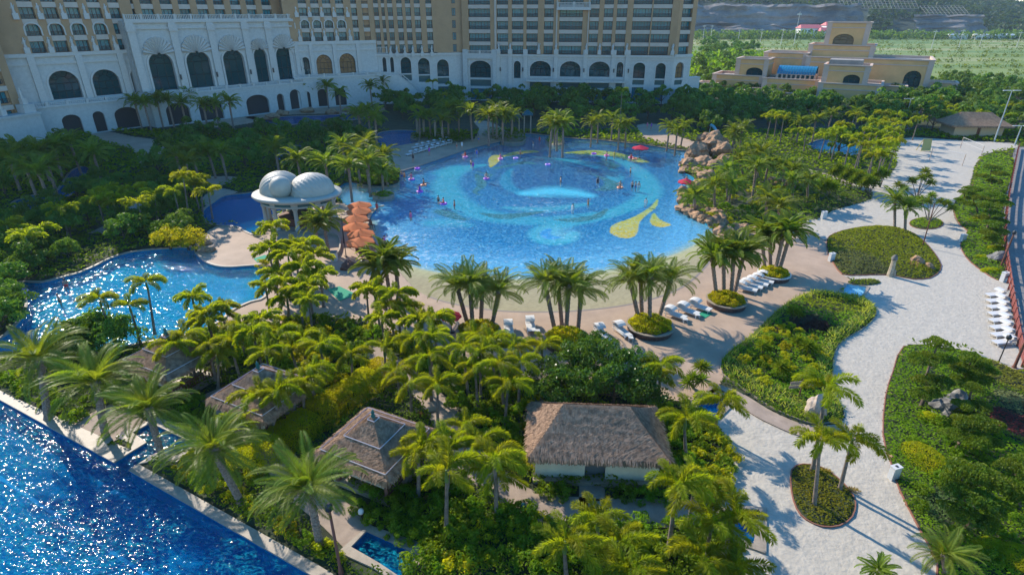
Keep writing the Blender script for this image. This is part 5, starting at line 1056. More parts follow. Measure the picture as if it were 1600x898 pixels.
fb = MB(); fwall(fb, F6, -3, 26, 0, 7.0, lo_, d=3.0); fbox(fb, F6, -3, 26, .01, 2.2, 0, 6.8); fbox(fb, F6, -3.1, 26.1, .02, 3.3, 7.0, 7.3); fb.obj('arcade', M_stone, hw)
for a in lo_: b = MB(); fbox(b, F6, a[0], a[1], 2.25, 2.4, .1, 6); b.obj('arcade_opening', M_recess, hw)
balustrade(F6, -3, 26, 3.0, 7.3, hw)
cols6 = [(2.5, 5.4), (7.1, 9.95), (11.6, 14.4), (16.3, 19.1), (20.8, 23.3)]
grid_rows(F6, hw, cols6, [18.7+3.55*i for i in range(5)], 34, M_ochre, u0=-3, u1=26, topz=64)
for a, c in cols6[:4]: b = MB(); archtrim(b, F6, a, c, 22.4, 23.8, 25.0, .3, .12); b.obj('arch_surround', M_stone2, hw)
for u in (1.5, 6.2, 10.8, 15.4, 20.0): statue(F6, u, .1, 18.7, hw); statue(F6, u, 0, 25.8, hw)
# --- nearer corner tower on the left edge, running out of the frame
A = Vector(P(-160, 262)); B = Vector(P(54, 222)); F7 = Fac(A, B)
hc = thing('hotel_tower', 'tall ochre corner tower cut off by the picture edge, with stone balconies', 'building', (0, 0, 0), group=HG)
b = MB(); fbox(b, F7, -45, F7.L-.0, -18, -.6, 0, 58); b.obj('wall', M_ochre, hc)
for z in [5+4.0*i for i in range(12)]:
    for k in range(5):
        u = F7.L-5.2-k*6.2; window(F7, u, u+3, z, z+2.4, -.5, hc, True)
    b = MB(); fbox(b, F7, F7.L-34, F7.L-1.8, -.6, .1, z+2.6, z+3.6); b.obj('floor_band', M_cream, hc)
b = MB(); fbox(b, F7, F7.L-1.7, F7.L+.02, -17.9, -.1, 0, 58); b.obj('corner_pier', M_ochre, hc)
b = MB(); fbox(b, F7, F7.L-30, F7.L+1.2, 0, 3.2, 0, 6.3); fbox(b, F7, F7.L-30.2, F7.L+1.4, 0, 3.5, 6.3, 6.8); fbox(b, F7, F7.L-1.6, F7.L+.9, .4, 2.8, 6.8, 8.6); b.obj('stone_base', M_stone, hc)
statue(F7, F7.L-.4, 1.6, 8.6, hc); statue(F7, F7.L-5.4, 1.6, 6.8, hc)
# ---------------------------------------------------------------- ochre palace on the right
O_ = Vector((99, 196, 0)); FP = Fac(O_, O_+Vector((.857, -.515, 0)))
pal = thing('palace', 'low ochre palace with an arched lookout tower and blue barrel roof', 'building', (0, 0, 0))
M_och2 = mat('bright_ochre', (.68, .40, .17), .85, nscale=.35, namt=.06); M_pink = mat('rose_stone', (.56, .41, .32), .8, nscale=.5, namt=.06); M_roofg = mat('flat_roof', (.30, .27, .24), .9, nscale=.4, namt=.1)
def block(nm, u0, u1, v0, v1, z0, z1, par=.8, arch=None, side=None, fm=None):
    b = MB(); holes = [arch] if arch else []
    fwall(b, FP, u0, u1, z0, z1, holes, d=-v0, deep=1.0)
    # other walls and roof
    if side:  # left side wall with arch: own frame
        FS = Fac(FP.pt(u0, -v1, 0), FP.pt(u0, -v0, 0)); fwall(b, FS, 0, v1-v0, z0, z1, [side], d=0, deep=.8)
        archwin(FS, *side, -.6, pal, bars=2)
        b.add([FP.pt(u0+.9, -v1, z) for z in (z0, z1)]+[FP.pt(u0+.9, -v0, z) for z in (z1, z0)], [(0, 1, 2, 3)])
    else: b.add([FP.pt(u0, -v1, z0), FP.pt(u0, -v0, z0), FP.pt(u0, -v0, z1), FP.pt(u0, -v1, z1)], [(0, 1, 2, 3)])
    b.add([FP.pt(u1, -v1, z0), FP.pt(u1, -v0, z0), FP.pt(u1, -v0, z1), FP.pt(u1, -v1, z1)], [(3, 2, 1, 0)])
    b.add([FP.pt(u0, -v1, z0), FP.pt(u1, -v1, z0), FP.pt(u1, -v1, z1), FP.pt(u0, -v1, z1)], [(3, 2, 1, 0)])
    b.obj('wall', M_och2, pal)
    b = MB(); fbox(b, FP, u0+.01, u1-.01, -v1+.01, -v0-.01-(1.0 if arch else 0), z1-par-.2, z1-par); b.obj('roof', M_roofg, pal)
    b = MB()
    for (zz, th, pr) in ((z1, .35, .35), (z1-1.7, .3, .2)):
        if z1-z0 < 2.5 and zz != z1: continue
        a, c = pr, -.35
        fbox(b, FP, u0-a, u1+a, -v0-.0, -v0+a, zz-th, zz+.02); fbox(b, FP, u0-a, u1+a, -v1-a, -v1, zz-th, zz+.02); fbox(b, FP, u0-a, u0, -v1, -v0, zz-th, zz+.018); fbox(b, FP, u1, u1+a, -v1, -v0, zz-th, zz+.018)
        if zz == z1: fbox(b, FP, u0, u1, -v0-.4, -v0, zz-.5, zz+.014); fbox(b, FP, u0, u1, -v1, -v1+.4, zz-par, zz+.014); fbox(b, FP, u0, u0+.4, -v1+.4, -v0-.4, zz-par, zz+.012); fbox(b, FP, u1-.4, u1, -v1+.4, -v0-.4, zz-par, zz+.012)
    b.obj('cornice', M_pink, pal)
    for u in (u0, u1-1.3): b = MB(); fbox(b, FP, u-.12, u+1.42, -v0, -v0+.18, z0, z1-.35); b.obj('corner_pier', M_pink, pal)
    b = MB(); fbox(b, FP, u0-.18, u0, -v0-1.4, -v0+.0, z0, z1-.35); b.obj('corner_pier', M_pink, pal)
    if arch: archwin(FP, *arch, -v0-.7, pal, bars=3); b = MB(); 
block('terrace', 0, 17.6, 0, 16, 0, 7.1)
block('pavilion', .4, 13.3, 2, 13, 6.4, 12.4, arch=(6.5, 11.2, 7.0, 8.2, 9.6), side=(5.5, 8.8, 7.0, 8.6, 9.9))
block('t2', -18, -.2, 6, 18, 0, 7.2); block('t3', -22, -5.4, -3, 5.8, 0, 3.7, arch=(-13.5, -9, .3, 2.2, 2.4)); 
block('p2', -28.2, -17.6, 9, 20, 6.5, 12.9, arch=(-24.5, -19, 7.2, 8.4, 10.0), side=(5, 8.4, 7.2, 9, 10)); block('t4', -35.5, -18.2, 8.0, 22, 0, 7.5); block('t5', -40, -33, 5, 12, 0, 4.6, arch=(-37.5, -35, .3, 2.6, 3.6))
block('rear', -7, 30.3, 20, 42, 0, 13.6, arch=(23.2, 28.0, 5.0, 8.0, 10.2)); block('rl', -21.5, -7.1, 22, 36, 0, 14.5)
block('towerbase', -7.8, 12.8, 28, 44, 13, 17.2, par=.6); block('tower', -3.3, 9.9, 29.5, 42, 16.6, 24.4, arch=(-.7, 5.8, 17.2, 18.6, 20.6), side=(4, 8, 17.2, 18.6, 20.6))
block('s1', 14.5, 24.5, 13, 19.8, 0, 6.0); block('s2', 30.5, 38.5, 24, 31, 0, 6.8)
b = MB(); fbox(b, FP, 1.4, 10.8, -11, -4, 12.2, 13.7); b.obj('roof_box', M_roofg, pal)
b = MB(); n = 9; prof = [(math.cos(math.pi*i/n), math.sin(math.pi*i/n)) for i in range(n+1)]
for k in range(14):
    ua, ub = -14.2+k*.86, -14.2+(k+1)*.86-.07
    for (c0, s0), (c1, s1) in zip(prof, prof[1:]): b.add([FP.pt(ua, -12+c0*4, 8.4+s0*2.5), FP.pt(ub, -12+c0*4, 8.4+s0*2.5), FP.pt(ub, -12+c1*4, 8.4+s1*2.5), FP.pt(ua, -12+c1*4, 8.4+s1*2.5)], [(0, 1, 2, 3)])
b.obj('barrel_roof', mat('blue_tile', (.02, .17, .30), .3), pal)
b = MB(); fbox(b, FP, -14.4, -1.9, -16, -8.2, 6.4, 8.4); b.obj('lantern_storey', M_pink, pal)
for k in range(8): b = MB(); fbox(b, FP, -13.6+k*1.45, -12.7+k*1.45, -8.2, -8.1, 6.7, 8.2); b.obj('window', M_glassb, pal)
# ---------------------------------------------------------------- thatch
def thatchmat():
    m = mat('thatch', (.32, .195, .115), .95, nscale=1.4, namt=.2, bump=.03, bscale=14); return m
M_th = thatchmat(); M_strand = mat('thatch_straw', (.38, .24, .15), .95, nscale=3, namt=.3)
def straw(mb_, tri, n, seed, l=.45):
    r = random.Random(seed); a, b_, c = tri          # a,b eave edge; c apex side: strands run down-slope
    for _ in range(n):
        u, v = r.random(), r.random()
        if u+v > 1: u, v = 1-u, 1-v
        p = a+(b_-a)*u+(c-a)*v; nrm = (b_-a).cross(c-a).normalized(); nrm = nrm if nrm.z > 0 else -nrm
        dn = nrm.cross((b_-a).normalized()); dn = dn if dn.z < 0 else -dn; sd_ = (b_-a).normalized()*.022; t = p+dn*l*r.uniform(.6, 1.1)+nrm*.015+sd_*r.uniform(-3, 3); p = p+nrm*r.uniform(.02, .07)
        mb_.add([p-sd_, p+sd_, t+sd_*.6, t-sd_*.6], [(0, 1, 2, 3)])
def hiproof(root, x0, y0, x1, y1, ze, zr, rx0, rx1, ry, sag=.35, dens=90):
    "eave rectangle, ridge from rx0 to rx1 at height zr (equal for a pyramid); each slope curves"
    E = [Vector((x0, y0, ze)), Vector((x1, y0, ze)), Vector((x1, y1, ze)), Vector((x0, y1, ze))]; Rg = [Vector((rx0, ry, zr)), Vector((rx1, ry, zr))]
    b = MB(); s = MB(); K = 6; lv = []
    for k in range(K+1):
        t = k/K; tz = t**1.0-.10*math.sin(math.pi*t)*sag*2
        c = [E[0].lerp(Rg[0], t), E[1].lerp(Rg[1], t), E[2].lerp(Rg[1], t), E[3].lerp(Rg[0], t)]
        for q in c: q.z = ze+(zr-ze)*tz
        lv.append(c)
    for k in range(K):
        for i in range(4):
            a, a2, c2, c = lv[k][i], lv[k][(i+1) % 4], lv[k+1][(i+1) % 4], lv[k+1][i]; b.add([a, a2, c2, c], [(0, 1, 2, 3)])
            ar_ = (a2-a).length*(c-a).length; straw(s, (a, a2, c), int(dens*ar_*.6), k*7+i); straw(s, (a2, c2, c), int(dens*ar_*.4), k*11+i)
    for i in range(4):
        a, a2 = E[i], E[(i+1) % 4]; d = Vector((0, 0, -.32)); b.add([a, a2, a2+d, a+d], [(3, 2, 1, 0)]); nrm = (a2-a).normalized(); m_ = int((a2-a).length*34); r = random.Random(i)
        for k in range(m_):
            p = a.lerp(a2, (k+r.random())/m_)+Vector((nrm.y, -nrm.x, 0))*r.uniform(0, .07); w_ = nrm*.025; dn = Vector((nrm.y*.06, -nrm.x*.06, -r.uniform(.28, .48))); s.add([p-w_, p+w_, p+w_+dn, p-w_+dn], [(0, 1, 2, 3)])
    b.add([q+Vector((0, 0, -.32)) for q in E], [(0, 1, 2, 3)])
    o = b.obj('roof', M_th, root); s_ = s.obj('straw', M_strand, o); s_['kind'] = 'stuff'; return o, lv
def pavilion(apx, label, rz, w_=2.75, d_=2.55, ze=2.75, zr=4.7):
    c = P(*apx, zr); root = thing('thatched_pavilion', label, 'pavilion', (c[0], c[1], 0), rz, group='square thatched pavilions by the lap pool')
    o, lv = hiproof(root, -w_, -d_, w_, d_, ze, zr, 0, 0, 0)
    M_bat = mat('pale_batten', (.55, .47, .46), .6)
    for t in (.10, .50, .90):
        k = t*6; i = int(k); f_ = k-i; q = [lv[i][j].lerp(lv[i+1][j], f_)+Vector((0, 0, .09)) for j in range(4)]
        for j in range(4): b = MB(); b.tube([q[j], q[(j+1) % 4]], .035, 4, smooth=False); b.obj('batten', M_bat, root)
    b = MB(); b.lathe([(.10, 0), (.16, .12), (.07, .25), (.13, .38), (.02, .6)], 8, (0, 0, zr-.08)); b.obj('finial', mat('green_glaze', (.02, .13, .12), .3), root)
    b = MB(); b.box(-2.1, -1.95, .0, 2.1, 1.95, .35); b.obj('platform', M_cop, root)
    for sx in (-1, 1):
        for sy in (-1, 1): b = MB(); b.lathe([(.2, .35), (.2, .6), (.11, .62), (.11, 2.9)], 8, (sx*1.9, sy*1.75, 0)); b.obj('post', M_wood, root)
    for sx in (-1, 1):
        b = MB(); b.box(sx*1.9-.04, -1.6, 1.1, sx*1.9+.04, 1.6, 1.18); b.box(sx*1.9-.035, -1.6, .5, sx*1.9+.035, 1.6, .56)
        for k in range(14): y = -1.5+k*.23; b.box(sx*1.9-.02, y, .56, sx*1.9+.02, y+.05, 1.1)
        b.obj('railing', M_wood, root)
    for sy in (-1.45,): b = MB(); b.box(-1.7, sy-.05, .75, 1.7, sy+.55, .85); b.box(-1.7, sy-.1, .86, 1.7, sy, 1.3); b.obj('bench', mat('bench_cushion', (.5, .42, .33), .8), root)
    return root
c0, c1 = Vector(P(600, 735, 2.7)), Vector(P(497, 695, 2.7)); RZP = math.atan2((c0-c1).y, (c0-c1).x)
pavilion((583, 650), 'square thatched pavilion nearest to the camera, below the hedge', RZP)
pavilion((403, 574), 'square thatched pavilion between the hedge and the feathery palms', RZP)
pavilion((259, 521), 'square thatched pavilion beside the lagoon pool', RZP)
# bungalow
e0, e1, e2, e3 = (Vector(P(*p, 2.5)) for p in ((822, 713), (1040, 722), (1032, 633), (832, 629))); cc = (e0+e1+e2+e3)/4; W_ = ((e1-e0).length+(e2-e3).length)/4; D_ = ((e2-e1).length+(e3-e0).length)/4; rzb = math.atan2((e1-e0).y, (e1-e0).x)
bg_ = thing('thatched_bungalow', 'long thatched bungalow with cream walls beside the curved path', 'building', (cc.x, cc.y, 0), rzb)
hiproof(bg_, -W_, -D_, W_, D_, 2.5, 4.3, -W_*.5, W_*.48, .25, .3, 110)
ww, wd = W_-.45, D_-.75
b = MB(); b.box(-ww, -wd, .3, -.75, -wd+.2, 2.45); b.box(.55, -wd, .3, ww, -wd+.2, 2.45); b.box(-ww, -wd+.21, .3, -ww+.2, wd, 2.45); b.box(ww-.2, -wd+.21, .3, ww, wd, 2.45); b.box(-ww+.21, wd-.2, .3, ww-.21, wd, 2.45); b.box(-.74, -wd+.02, 2.1, .54, -wd+.18, 2.45); b.obj('wall', mat('cream_plaster', (.62, .58, .46), .8, nscale=1, namt=.08), bg_)
b = MB(); b.box(-.74, -wd+.3, .3, .54, -wd+.38, 2.1); b.obj('door', mat('grey_door', (.12, .14, .15), .4), bg_)
b = MB(); b.box(-ww-.15, -wd-.4, .0, ww+.15, wd+.1, .3); b.obj('plinth', M_cop, bg_)
for k in range(3): b = MB(); b.box(-.6, -wd-1.5-k*.85, .02, .4, -wd-.85-k*.85, .12); b.obj('stepping_slab', M_cop, bg_)
for u in (-2.6, -1.7, 1.4, 2.3, 3.2): bush(PX(*(Vector((cc.x, cc.y, 0))+Matrix.Rotation(rzb, 3, 'Z') @ Vector((u*1.2, -wd-1.2, 0)))), .85, 'hugging the bungalow front wall', nm='shrub')
# far thatched hut
hc2 = P(1514, 212); hut = thing('thatched_hut', 'far hip-roofed thatched hut behind the volleyball court', 'building', (hc2[0], hc2[1], 0), -.12)
hiproof(hut, -6.8, -4.2, 6.8, 4.2, 3.0, 5.6, -3.4, 3.4, 0, .3, 6)
b = MB(); b.box(-5.4, -3, 0, -.4, 3, 2.9); b.box(.4, -2.99, 0, 5.4, 3, 2.9); b.obj('wall', mat('tan_plaster', (.50, .36, .22), .8), hut); b = MB(); b.box(-.39, -2.8, 0, .39, -2.6, 2.5); b.obj('door', M_wood, hut)
# ---------------------------------------------------------------- shell pavilion
gc = P(465, 303, 4.3); gz = thing('shell_pavilion', 'round white pavilion topped by two ribbed clam shells and a pearl', 'pavilion', (gc[0], gc[1], 0))
M_shell = mat('shell_white', (.38, .365, .31), .55, nscale=1, namt=.05); RX, RY = 5.6, 4.5
b = MB(); b.lathe([(.86, 0), (.86, .25), (.0, .25)], 32, sx=RX*1.15, sy=RY*1.15, smooth=False); b.obj('platform', M_cop, gz)
b = MB(); n = 40
prof = [(.86, 3.3), (.92, 3.35), (.92, 3.55), (.90, 3.56), (.90, 4.0), (.97, 4.02), (1.06, 4.15), (1.10, 4.45), (1.08, 4.62), (.95, 4.72), (.3, 4.6)]
b.lathe(prof, n, sx=RX, sy=RY); b.obj('ring_roof', M_shell, gz)
for i in range(10):
    a = math.pi*(.15+2*i/10); b = MB()
    vs = [];
    for q in range(4):
        aa = a+.09+q*.15
        for z in (3.6, 3.96): vs.append((math.cos(aa)*RX*.915, math.sin(aa)*RY*.915, z))
    for q in range(3): b.add([vs[2*q], vs[2*q+2], vs[2*q+3], vs[2*q+1]], [(0, 1, 2, 3)])
    b.obj('frieze_panel', M_teal, gz)
    b = MB(); cx, cy = math.cos(a)*RX*.86, math.sin(a)*RY*.86; b.lathe([(.42, .25), (.42, .5), (.30, .6), (.27, 3.0), (.38, 3.15), (.4, 3.3)], 10, (cx, cy, 0)); b.obj('column', M_shell, gz)
b = MB(); b.lathe([(.5, .25), (.5, 1.25), (.54, 1.25), (.54, 1.35), (.2, 1.35)], 24, sx=RX, sy=RY, smooth=False); b.obj('bar_counter', M_wood, gz)
b = MB(); b.lathe([(.25, .25), (.25, 2.8), (.0, 2.8)], 16, sx=RX, sy=RY, smooth=False); b.obj('bar_core', M_recess, gz)
def clam(cx, cy, rx, ry, rz_, ax, tilt=1.0, k=20):
    "scallop dome: flutes run from a hinge point tilted off the apex down to the rim"
    a = Vector((math.cos(ax)*math.sin(tilt), math.sin(ax)*math.sin(tilt), math.cos(tilt))); e1 = a.cross(Vector((0, 0, 1))).normalized(); e2 = a.cross(e1); b = MB(); nu, nv = 120, 22; vs = []
    for j in range(nv+1):
        th = math.pi/2*j/nv
        for i in range(nu):
            ph = 2*math.pi*i/nu; p = Vector((math.cos(ph)*math.sin(th), math.sin(ph)*math.sin(th), math.cos(th))); f_ = math.atan2(p.dot(e1), p.dot(e2)); s_ = math.sqrt(max(0, 1-p.dot(a)**2)); q = 1+.05*(abs(math.sin(f_*k/2))-.5)*s_
            vs.append((cx+p.x*rx*q, cy+p.y*ry*q, 4.5+(p.z**.85)*rz_*q))
    b.add(vs, [(j*nu+i, (j+1)*nu+i, (j+1)*nu+(i+1) % nu, j*nu+(i+1) % nu) for j in range(nv) for i in range(nu)], smooth=True); return b.obj('clam_shell', M_shell, gz)
clam(2.15, -.1, 3.0, 3.1, 2.7, 2.7, 1.05, 34); clam(-2.35, .5, 2.8, 3.1, 2.8, .2, 1.05, 34)
b = MB(); b.lathe([(1.5*math.sin(math.pi*i/12), 1.5-1.5*math.cos(math.pi*i/12)) for i in range(13)], 20, (-1.35, -2.0, 4.3)); b.obj('pearl', M_shell, gz)
# ---------------------------------------------------------------- umbrellas
def umbrella(px, R_, h, m, label, group=None, n=8, drop=.55, tilt=0):
    c = P(*px, h); root = thing('parasol', label, 'parasol', (c[0], c[1], 0), group=group); b = MB()
    for k in range(n):
        a0, a1 = 2*math.pi*k/n, 2*math.pi*(k+1)/n; am = (a0+a1)/2; p0 = Vector((math.cos(a0)*R_, math.sin(a0)*R_, h-drop)); p1 = Vector((math.cos(a1)*R_, math.sin(a1)*R_, h-drop)); pm = Vector((math.cos(am)*R_*.9, math.sin(am)*R_*.9, h-drop*.96)); mm = Vector((math.cos(am)*R_*.5, math.sin(am)*R_*.5, h-drop*.47)); q0 = p0.lerp(Vector((0, 0, h)), .5); q1 = p1.lerp(Vector((0, 0, h)), .5); t = Vector((0, 0, h+.05)); dz = Vector((0, 0, -.16))
        b.add([t, q0, mm, q1, p0, pm, p1, p0+dz, pm+dz, p1+dz], [(0, 1, 2), (0, 2, 3), (1, 4, 5, 2), (2, 5, 6, 3), (4, 7, 8, 5), (5, 8, 9, 6)])
    o = b.obj('canopy', m, root); b = MB(); b.tube([(0, 0, 0), (0, 0, h+.15)], .035, 6); b.obj('pole', M_dark, root)
    b = MB(); b.lathe([(.35, 0), (.35, .08), (.08, .12)], 10); b.obj('base', M_dark, root)
    for k in range(n): a = 2*math.pi*k/n; b = MB(); b.tube([(0, 0, h-.1), (math.cos(a)*R_*.97, math.sin(a)*R_*.97, h-drop-.03)], .015, 4); b.obj('rib', M_dark, root)
    return root
def cloth(name, col):
    m = mat(name, col, .8, .2); t = m.node_tree; o = t.nodes['Material Output']; pb = t.nodes['Principled BSDF']; tr = t.nodes.new('ShaderNodeBsdfTranslucent'); tr.inputs[0].default_value = (*col, 1); mx = t.nodes.new('ShaderNodeMixShader'); mx.inputs[0].default_value = .4; t.links.new(pb.outputs[0], mx.inputs[1]); t.links.new(tr.outputs[0], mx.inputs[2]); t.links.new(mx.outputs[0], o.inputs[0]); return m
M_or = cloth('orange_canvas', (.72, .22, .08)); M_rd = cloth('red_canvas', (.65, .05, .09))
OL = ['orange parasol farthest along the row, next to the pool kerb', 'second orange parasol from the far end, brightest in the sun', 'third orange parasol from the far end of the row', 'fourth orange parasol from the far end of the row', 'fifth orange parasol, just behind the last one over the tables', 'last orange parasol of the row, above the brown table']
for p_, l_ in zip(((561,315),(560,324),(554,336),(555,348),(563,359),(562,371)), OL): umbrella(p_, 1.75, 3.0, M_or, l_, 'orange parasols beside the shell bar')
umbrella((1001, 227), 1.75, 2.6, M_rd, 'red parasol standing in the far shallows of the wave pool'); umbrella((1073, 279), 1.4, 2.5, M_rd, 'red parasol at the pool edge under the rocks'); umbrella((704, 485), 1.0, 2.3, M_rd, 'red parasol half hidden behind the palms on the beach deck')
def table(px, label):
    c = P(*px); root = thing('table', label, 'table', (c[0], c[1], 0)); b = MB(); b.box(-.45, -.45, .7, .45, .45, .75); b.obj('tabletop', M_wood, root)
    for sx in (-1, 1):
        for sy in (-1, 1): b = MB(); b.box(sx*.38-.03, sy*.38-.03, 0, sx*.38+.03, sy*.38+.03, .7); b.obj('leg', M_wood, root)
def chair(px, rz, label):
    c = P(*px); root = thing('chair', label, 'chair', (c[0], c[1], 0), rz); b = MB(); b.box(-.24, -.24, .42, .24, .24, .47); b.obj('seat', M_wood, root); b = MB(); b.box(-.24, .2, .47, .24, .25, .95); b.obj('backrest', M_wood, root)
    for sx in (-1, 1):
        for sy in (-1, 1): b = MB(); b.box(sx*.21-.02, sy*.21-.02, 0, sx*.21+.02, sy*.21+.02, .42); b.obj('leg', M_wood, root)
table((571, 391), 'brown table under the last orange parasol'); table((575, 352), 'brown table in the middle of the orange parasols')
for i, (p_, r_) in enumerate((((560,398),.5),((578,400),2.2),((584,388),3.6),((564,384),5.5),((582,356),1))): chair(p_, r_, '%s brown chair around the parasol tables, counted from the deck planter' % ORD[i])
# ---------------------------------------------------------------- round palm planters
M_brown = mat('planter_tile', (.10, .055, .045), .5, nscale=8, namt=.3)
PLN = [((748, 525), 2.1, 'round palm planter behind the red parasol'), ((885, 537), 2.15, 'round palm planter in the middle of the beach deck'), ((1015, 516), 2.25, 'round palm planter between two lounger groups'), ((1134, 476), 2.05, 'round palm planter beside the green towel'), ((1208, 434), 1.8, 'round palm planter nearest the grassy mound')]
for (p_, r_, l_) in PLN:
    c = P(*p_); root = thing('round_planter', l_, 'planter', (c[0], c[1], 0), group='round palm planters'); n = 28; b = MB(); b.lathe([(r_*.93, 0), (r_*.93, .55)], n, smooth=False); b.obj('wall', M_brown, root)
    b = MB(); pl = [(math.cos(2*math.pi*i/n)*r_*.86, math.sin(2*math.pi*i/n)*r_*.86) for i in range(n)]; b.rim(pl, 0, r_*.14, .55, .65); b.obj('rim', M_cop if p_[0] != 1208 else M_white, root)
    nn = 3400; th = nr.rand(nn)*6.283; u = np.sqrt(nr.rand(nn)); k = 1+.06*np.sin(th*7); x = np.cos(th)*u*r_*.88*k; y = np.sin(th)*u*r_*.88*k; z = .58+.62*np.sqrt(1-u**2*.85)*(.45+.55*nr.rand(nn))*(1+.25*np.sin(x*5)*np.cos(y*5)); s = .11; t1 = nr.randn(nn, 3); t1 /= np.linalg.norm(t1, axis=1)[:, None]; t2 = nr.randn(nn, 3); t2 /= np.linalg.norm(t2, axis=1)[:, None]; cc_ = np.stack([x, y, z], 1)
    link('foliage', np_mesh('foliage', np.stack([cc_-t1*s, cc_-t2*s*.5, cc_+t1*s, cc_+t2*s*.5], 1).reshape(-1, 3), 4, L_lime), root)
c = P(599, 307); root = thing('pool_planter', 'round planter rising out of the water with one date palm', 'planter', (c[0], c[1], 0)); b = MB(); b.lathe([(1.75, -.9), (1.75, .25), (1.85, .26), (1.85, .38), (1.5, .38)], 24, smooth=False); b.obj('wall', M_cop, root); link('foliage', SHRUB[0], root, loc=(0, 0, .2), scale=(1.9, 1.9, 1)); 
# ---------------------------------------------------------------- loungers, tables, towels
M_wf = mat('lounger_white', (.55, .545, .53), .6)
def lounger0():
    root = thing('sun_lounger', 'x', 'sun lounger'); b = MB(); b.box(-.33, -.98, .30, .33, .35, .36); b.obj('seat', M_wf, root)
    b = MB(); b.box(-.33, 0, 0, .33, .72, .06, M=Matrix.Translation((0, .35, .32)) @ Matrix.Rotation(R(14), 4, 'X')); b.obj('backrest', M_wf, root)
    b = MB(); arc = [(math.cos(a)*.62, math.sin(a)*.40) for a in [R(x) for x in (20, 45, 70, 95, 120, 145)]]
    for (y0, z0), (y1, z1) in zip(arc, arc[1:]): b.add([(-.38, .55+y0, .52+z0), (.38, .55+y0, .52+z0), (.38, .55+y1, .52+z1), (-.38, .55+y1, .52+z1), (-.38, .55+y0, .49+z0), (.38, .55+y0, .49+z0), (.38, .55+y1, .49+z1), (-.38, .55+y1, .49+z1)], [(0, 1, 2, 3), (7, 6, 5, 4), (0, 3, 7, 4), (1, 5, 6, 2)])
    b.obj('sunshade', M_wf, root)
    for sx in (-1, 1): b = MB(); b.tube([(sx*.37, .75, .3), (sx*.37, .9, .72)], .018, 4); b.obj('shade_strut', M_wf, root)
    for sx in (-1, 1):
        b = MB(); b.box(sx*.36-.025, -1.0, .24, sx*.36+.025, .95, .31); b.obj('side_rail', M_wf, root)
        for y in (-.85, .75): b = MB(); b.box(sx*.34-.025, y-.025, 0, sx*.34+.025, y+.025, .24); b.obj('leg', M_wf, root)
    return root
LG = lounger0(); used_ = [False]
def lounger(px, rz, label, group, s=1.0, xy=None):
    c = xy or P(*px)
    if not used_[0]: used_[0] = True; o = LG; o.location = (c[0], c[1], .035); o.rotation_euler = (0, 0, rz); o.scale = (s,)*3; o['label'] = label; o['group'] = group; return o
    return dup(LG, (c[0], c[1], .035), rz, label, group, s)
G_ = 'white loungers on the beach deck'
for i, p_ in enumerate(((1055, 496), (1075, 490), (1094, 484))): lounger(p_, R(48), '%s white lounger beside the palm planter with the green towel, from the bungalow side' % ORD[i], G_, 1.12)
lounger((940, 526), R(16), 'white lounger just beside the middle palm planter', G_, 1.12); lounger((972, 522), R(24), 'white lounger with a long shadow between two palm planters', G_, 1.12); lounger((829, 514), R(5), 'lone white lounger behind the middle palm planter', G_, 1.1); lounger((795, 520), R(5), 'white lounger partly hidden by grove palms', G_, 1.1)
for i in range(5): lounger((1166+8.6*i, 455-4.2*i), R(58), '%s white lounger in the row beyond the fourth planter' % ORD[i], 'white lounger row beyond the fourth planter', 1.1)
for i in range(8): lounger((1553+1.4*i+i*i*.06, 464+9.2*i+i*i*.2), R(-80), '%s white lounger on the sand along the red fence, from the court end' % ORD[i], 'sand loungers along the red fence', 1.0)
k_ = 0
for i in range(8): lounger((640+8.6*i, 243-2.5*i), R(-40), '%s lounger in the front row on the far pool deck' % ORD[i], 'loungers on the far pool deck', 1.0)
for i in range(6): lounger((650+9*i, 232-2.2*i), R(-40), '%s lounger in the back row on the far pool deck' % ORD[i], 'loungers on the far pool deck', 1.0)
def sidetable(px, label):
    c = P(*px); root = thing('side_table', label, 'side table', (c[0], c[1], .03)); b = MB(); b.box(-.22, -.22, .36, .22, .22, .40); b.obj('tabletop', M_wf, root)
    for sx in (-1, 1):
        for sy in (-1, 1): b = MB(); b.box(sx*.18-.02, sy*.18-.02, 0, sx*.18+.02, sy*.18+.02, .36); b.obj('leg', M_wf, root)
for p_, l_ in (((1070,504),'white side table between the first two deck loungers'),((985,533),'white side table at the foot of the long-shadowed lounger'),((1089,497),'white side table before the lounger nearest the green towel'),((952,535),'white side table beside the middle planter loungers'),((840,522),'white side table near the lone lounger')): sidetable(p_, l_)
M_tow = mat('green_towel', (.01, .26, .14), .85)
for (q, l_) in (([(1092,490),(1103,484),(1113,490),(1101,497)],'green mat beside the lounger and palm planter'), ([(512,452),(530,447),(558,460),(530,470)],'large green mat on the deck behind the palm grove'), ([(396,404),(414,398),(420,402),(402,410)],'green mat at the edge of the shell deck')):
    pl = PP(q, .06); b = MB(); b.prism(pl, .033, .07); b.obj('green_mat', M_tow, label=l_, cat='mat')
